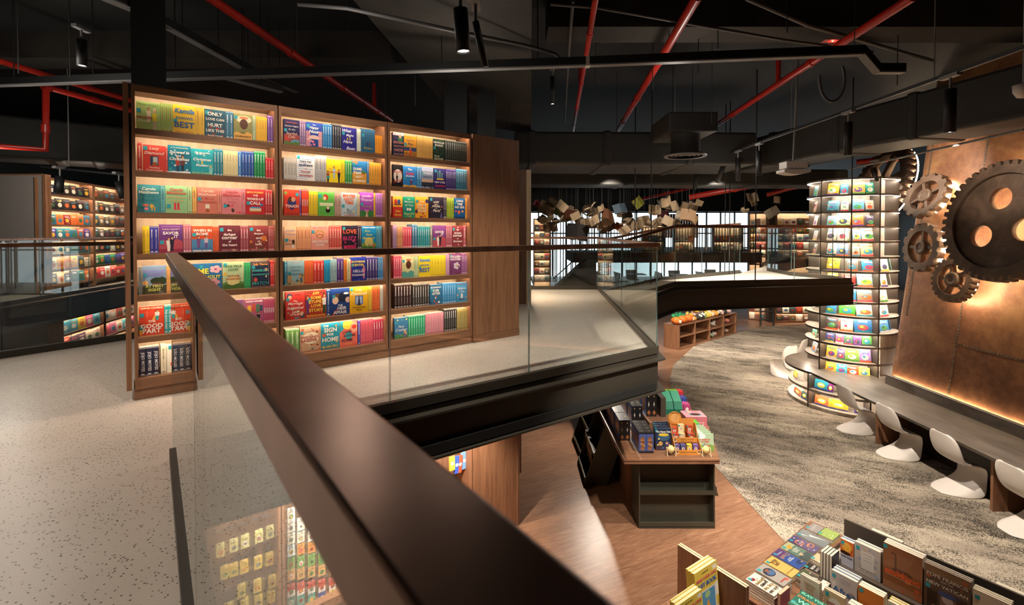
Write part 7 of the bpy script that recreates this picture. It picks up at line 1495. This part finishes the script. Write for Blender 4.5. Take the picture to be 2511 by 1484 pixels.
lamp('slimmer lit spotlight at the top centre, tilted beside the other', (-.245, 3.25, 2.72), (.22, .10, -1), .30, .024, True, 0)
for i, (px, py, y, tl) in enumerate(((200, 98, 5.6, (0, 0)), (147, 432, 7.6, (-.12, 0)), (292, 446, 7.6, (.3, 0)), (1355, 188, 7.4, (0, 0)), (1377, 412, 14.0, (0, 0)))):
    p = at_y(px, py, y); ln = (.30, .26, .26, .42, .12)[i]; lamp(['black spotlight hanging in the upper left corner', 'black spotlight aimed at the far left shelves', 'tilted black spotlight left of the oak bookcase', 'slim pendant downlight right of the concrete beam', 'tiny downlight above the hanging books'][i], p, (tl[0], tl[1], -1), ln, (.05, .06, .06, .035, .06)[i], i in (0, 3, 4), 0)
t2 = empty('lighting_track', 'short black lighting track left of the oak bookcase', 'track', at_y(100, 408, 7.7)); p = at_y(312, 430, 7.6) - at_y(100, 408, 7.7)
mb = MB(); mb.tube([(0, 0, 0), p], .022, 4); mb.build('track_profile', MT['black'], t2); mb = MB(); mb.tube([(.45, 0, 0), (.45, 0, 1.6)], .008, 6); mb.build('hanger_rod', MT['plate'], t2)
p = at_y(1138, 25, 3.2); t3 = empty('lighting_track', 'lighting track end above the two centre spotlights', 'track', (-.30, 3.12, 2.86)); mb = MB(); mb.obox((0, -.35, .09), (.05, .9, .035)); mb.build('track_profile', MT['plate'], t3); mb = MB(); mb.obox((.02, .06, .03), (.03, .05, .12)); mb.build('adapter', MT['plate'], t3)
mb = MB(); 
for y in (2.7, 3.0): mb.tube([(0, y - 3.12, .1), (0, y - 3.12, 1.4)], .006, 5)
mb.build('hanger_wires', MT['plate'], t3)
t4 = empty('lighting_track', 'thin track running past the top of the copper wall', 'track', at_y(2511, 318, 5.9)); p = at_y(2080, 415, 9.6) - at_y(2511, 318, 5.9)
mb = MB(); mb.tube([(0, 0, 0), p], .016, 6); mb.build('track_profile', MT['plate'], t4)
lamp('thin black spotlight tilted before the top of the round bookshelf', at_y(2143, 412, 9.3), (.25, .0, -1), .26, .035, True, 0)
# white ceiling-hung sensor
p = at_y(1945, 432, 8.2); s_ = empty('wireless_sensor', 'white box sensor on a grey pole in front of the round bookshelf', 'sensor', p)
mb = MB(); mb.tube([(0, 0, .24), (.06, 0, CZ_ - p.z)], .018, 8); mb.build('pole', MT['plate'], s_); mb = MB(); mb.box((-.18, -.12, .12), (.18, .12, .24)); mb.build('housing', MT['white'], s_, bevel=.01)
mb = MB(); n = 12; vs = []
for i in range(n + 1):
    x = -.22 + .44 * i / n; z = .02 + .035 * (2 * abs(i / n - .5)) ** 2
    vs += [(x, -.13, z), (x, .13, z), (x, -.13, .10), (x, .13, .10)]
fs = []
for i in range(n): a = 4 * i; fs += [(a, a + 4, a + 5, a + 1)[::-1], (a + 2, a + 3, a + 7, a + 6)[::-1], (a, a + 2, a + 6, a + 4), (a + 1, a + 5, a + 7, a + 3)]
fs += [(0, 1, 3, 2), (4 * n, 4 * n + 2, 4 * n + 3, 4 * n + 1)]; mb.add(vs, fs); mb.build('curved_antenna', MT['white'], s_)
p = at_y(2512, 222, 4.3); dm = empty('dome_camera', 'white dome device cut off at the right frame edge', 'camera', p); mb = MB(); mb.lathe([(.0, -.07), (.05, -.055), (.075, -.01), (.08, .05), (.0, .055)], 20); mb.build('dome', MT['white'], dm); mb = MB(); mb.tube([(0, 0, .05), (0, 0, CZ_ - p.z)], .015, 8); mb.build('stem', MT['plate'], dm)
# emergency light with a red pilot
p = at_z(2042, 100, 3.85); e_ = empty('emergency_light', 'emergency light with a red glowing pilot near the slanting red pipe', 'emergency light', p); mb = MB(); mb.box((-.16, -.06, 0), (.16, .06, .06)); mb.build('housing', MT['plate'], e_)
MT['redled'] = led('red_pilot', (1, .05, .03), 7); mb = MB(); mb.lathe([(.0, -.012), (.012, -.008), (.016, .0)], 10); mb.build('pilot_lamp', MT['redled'], e_); mb = MB(); mb.box((-.13, -.055, -.006), (.13, .055, -.001)); mb.build('diffuser', mat('red_lens', hx('d06050'), .3), e_)
spot(p + Vector((0, 0, -.02)), p + Vector((0, 0, 1)), 0.6, 160, .5, .02, (1, .08, .05))
# looped cable and loose threaded rods
pts = [at_y(2010 + 62 * math.cos(t) * .5 + 30, 195 - 52 * math.sin(t) * 1.05, 6.2) for t in [PI * .95 + k * (PI * 1.25) / 14 for k in range(15)]]
conduit('looped grey cable hanging before the right duct', pts, .018)
for i, (px, py, z, ln) in enumerate(((728, 65, 3.3, 1), (715, 70, 3.4, 1), (893, 270, 3.0, 1), (945, 245, 3.0, 1), (1018, 200, 3.0, 1), (1250, 250, 3.1, 1), (1512, 300, 2.9, 1), (1600, 160, 3.3, 1), (1655, 215, 3.1, 1), (1745, 240, 3.0, 1), (1712, 120, 3.4, 1), (1760, 60, 3.6, 1), (1930, 20, 3.6, 1), (2095, 60, 3.5, 1), (2200, 150, 3.2, 1), (45, 120, 3.2, 1), (172, 130, 3.2, 1), (430, 80, 3.5, 1), (600, 130, 3.4, 1), (1460, 195, 3.3, 1))):
    p = at_z(px, py + 60, z) if py + 60 < 500 else at_y(px, py, 8); rod(f'thin threaded rod hanging from the black ceiling, {ordn(i + 1)} of twenty', (p.x, p.y, p.z), (p.x, p.y, CZ_), .006, 'ductgrey', 'threaded_rod', 'threaded rods under the ceiling')
# ------------------------------------------------------------------ CAMERA, WORLD, LIGHT
cam = bpy.data.cameras.new('camera'); co = bpy.data.objects.new('camera', cam); COL.objects.link(co); S.camera = co
cam.sensor_width = 36; cam.lens = 36 * FPX / 2511; cam.shift_y = -(742 - PY) / 2511; cam.clip_start = .02; cam.clip_end = 300
co.location = ORG; co.rotation_euler = (PI / 2 - PITCH, 0, 0)
cam.dof.use_dof = True; cam.dof.focus_distance = 5.5; cam.dof.aperture_fstop = 7.1
w = bpy.data.worlds.new('world'); S.world = w; w.use_nodes = True
bg = w.node_tree.nodes['Background']; bg.inputs[0].default_value = (.5, .62, .8, 1); bg.inputs[1].default_value = .008
def spot(loc, tgt, power, ang=50, blend=.5, r=.03, col=(1, .84, .66)):
    l = bpy.data.lights.new('spot', 'SPOT'); l.energy = power; l.spot_size = math.radians(ang); l.spot_blend = blend; l.shadow_soft_size = r; l.color = col
    o = bpy.data.objects.new('spot', l); COL.objects.link(o); o.location = loc; d = Vector(tgt) - Vector(loc); o.rotation_euler = d.to_track_quat('-Z', 'Y').to_euler(); return o
def area(loc, tgt, power, sx, sy, col=(1, .84, .66)):
    l = bpy.data.lights.new('area', 'AREA'); l.energy = power; l.shape = 'RECTANGLE'; l.size = sx; l.size_y = sy; l.color = col
    o = bpy.data.objects.new('area', l); COL.objects.link(o); o.location = loc; d = Vector(tgt) - Vector(loc); o.rotation_euler = d.to_track_quat('-Z', 'Y').to_euler(); return o
# ceiling spots over the mezzanine
WARM = (1, .88, .74)
for loc, tgt, p, a in (((-2.9, 1.4, 3.6), (-2.7, 2.4, 0), 150, 85), ((-5.2, 2.6, 3.6), (-4.8, 3.4, 0), 120, 85), ((.2, 3.2, 3.8), (.35, 5.0, 0), 260, 62),
                       ((-1.2, 2.4, 3.4), (-1.6, 4.4, 1.2), 95, 70), ((1.0, 10.3, 2.6), (1.0, 10.6, 0), 70, 75), ((1.2, 6.4, 3.7), (1.2, 6.9, 0), 40, 70),
                       ((-7.4, 9.0, 2.45), (-11.4, 10.1, 1.3), 150, 80), ((-7.8, 10.2, 2.5), (-10.0, 11.8, 1.2), 90, 60)):
    spot(loc, tgt, p, a, .6, .04, (1, .85, .71) if loc[0] < -2 and loc[1] < 3 else WARM)
# spots for the lower floor, with bodiless ones added for dim far areas
for loc, tgt, p, a in (((2.6, 4.6, 3.3), (2.1, 6.6, -1.5), 480, 40), ((4.45, 6.39, 2.29), (4.6, 7.2, LOWZ), 460, 74), ((4.45, 9.5, 2.29), (5.4, 10.8, LOWZ), 620, 84),
                       ((3.4, 2.8, 3.2), (2.9, 4.0, -1.5), 420, 55), ((1.9, 3.6, 1.4), (1.6, 5.2, LOWZ), 190, 80), ((4.45, 4.9, 2.29), (5.0, 5.2, LOWZ), 230, 70), ((1.6, 8.8, -.42), (.9, 7.4, LOWZ), 110, 110),
                       ((3.6, 12.7, 2.5), (6.3, 16.2, -1.6), 800, 50), ((4.6, 12.6, 2.5), (6.4, 13.4, LOWZ), 520, 70), ((8.0, 14.5, .02), (8.2, 15.6, LOWZ), 170, 120), ((10.0, 17.5, .3), (10.4, 18.0, LOWZ), 240, 120),  # added without lamp bodies to brighten the far carpet and cube shelf
                       ((6.75, 8.7, 2.62), (8.1, 8.9, 2.35), 95, 84), ((6.3, 6.9, 2.5), (7.9, 7.2, 2.2), 40, 84),
                       ((2.6, 12.8, 2.5), (3.2, 16.0, 1.6), 110, 85), ((5.6, 13.0, 2.5), (6.2, 16.2, 1.8), 110, 80)):  # bodiless pair added to brighten the hanging books
    spot(loc, tgt, p, a, .6, .04, WARM)
# weak fill points added without lamp bodies to brighten pipes and ducts
def point(loc, p, r=.15, col=(1, .92, .82)):
    l = bpy.data.lights.new('added_fill', 'POINT'); l.energy = p; l.shadow_soft_size = r; l.color = col; o = bpy.data.objects.new('added_fill', l); COL.objects.link(o); o.location = loc
for loc, p in (((-5.5, 5.2, 2.9), 18), ((-6.8, 6.4, 1.9), 22), ((-.7, 5.6, 2.8), 9), ((-1.4, 4.3, 3.0), 6), ((2.2, 6.6, 3.0), 9), ((4.0, 8.8, 2.6), 6)): point(loc, p)
for i in range(3):                                                    # bodiless spots added under the mezzanine to brighten the carded packs
    p = bworld(UW * (i + .5), -.55, -.44); spot(p, bworld(UW * (i + .5), .15, -1.7), 160, 100, .6, .03, WARM)
S.view_settings.view_transform = 'Standard'; S.view_settings.look = 'None'; S.view_settings.gamma = 1; S.view_settings.use_curve_mapping = False
S.view_settings.exposure = 0.9
cy = S.cycles
cy.max_bounces = 8; cy.diffuse_bounces = 3; cy.glossy_bounces = 4; cy.transmission_bounces = 4; cy.transparent_max_bounces = 24
cy.use_denoising = True; cy.sample_clamp_indirect = 4.0; cy.caustics_reflective = False; cy.caustics_refractive = False
lw = [k for k in LABELS if len(k.split()) > 16 or len(k.split()) < 4]
if lw: print('LABEL LENGTH', lw)
dup = {k: v for k, v in LABELS.items() if len(v) > 1}
if dup: print('DUPLICATE LABELS', len(dup))
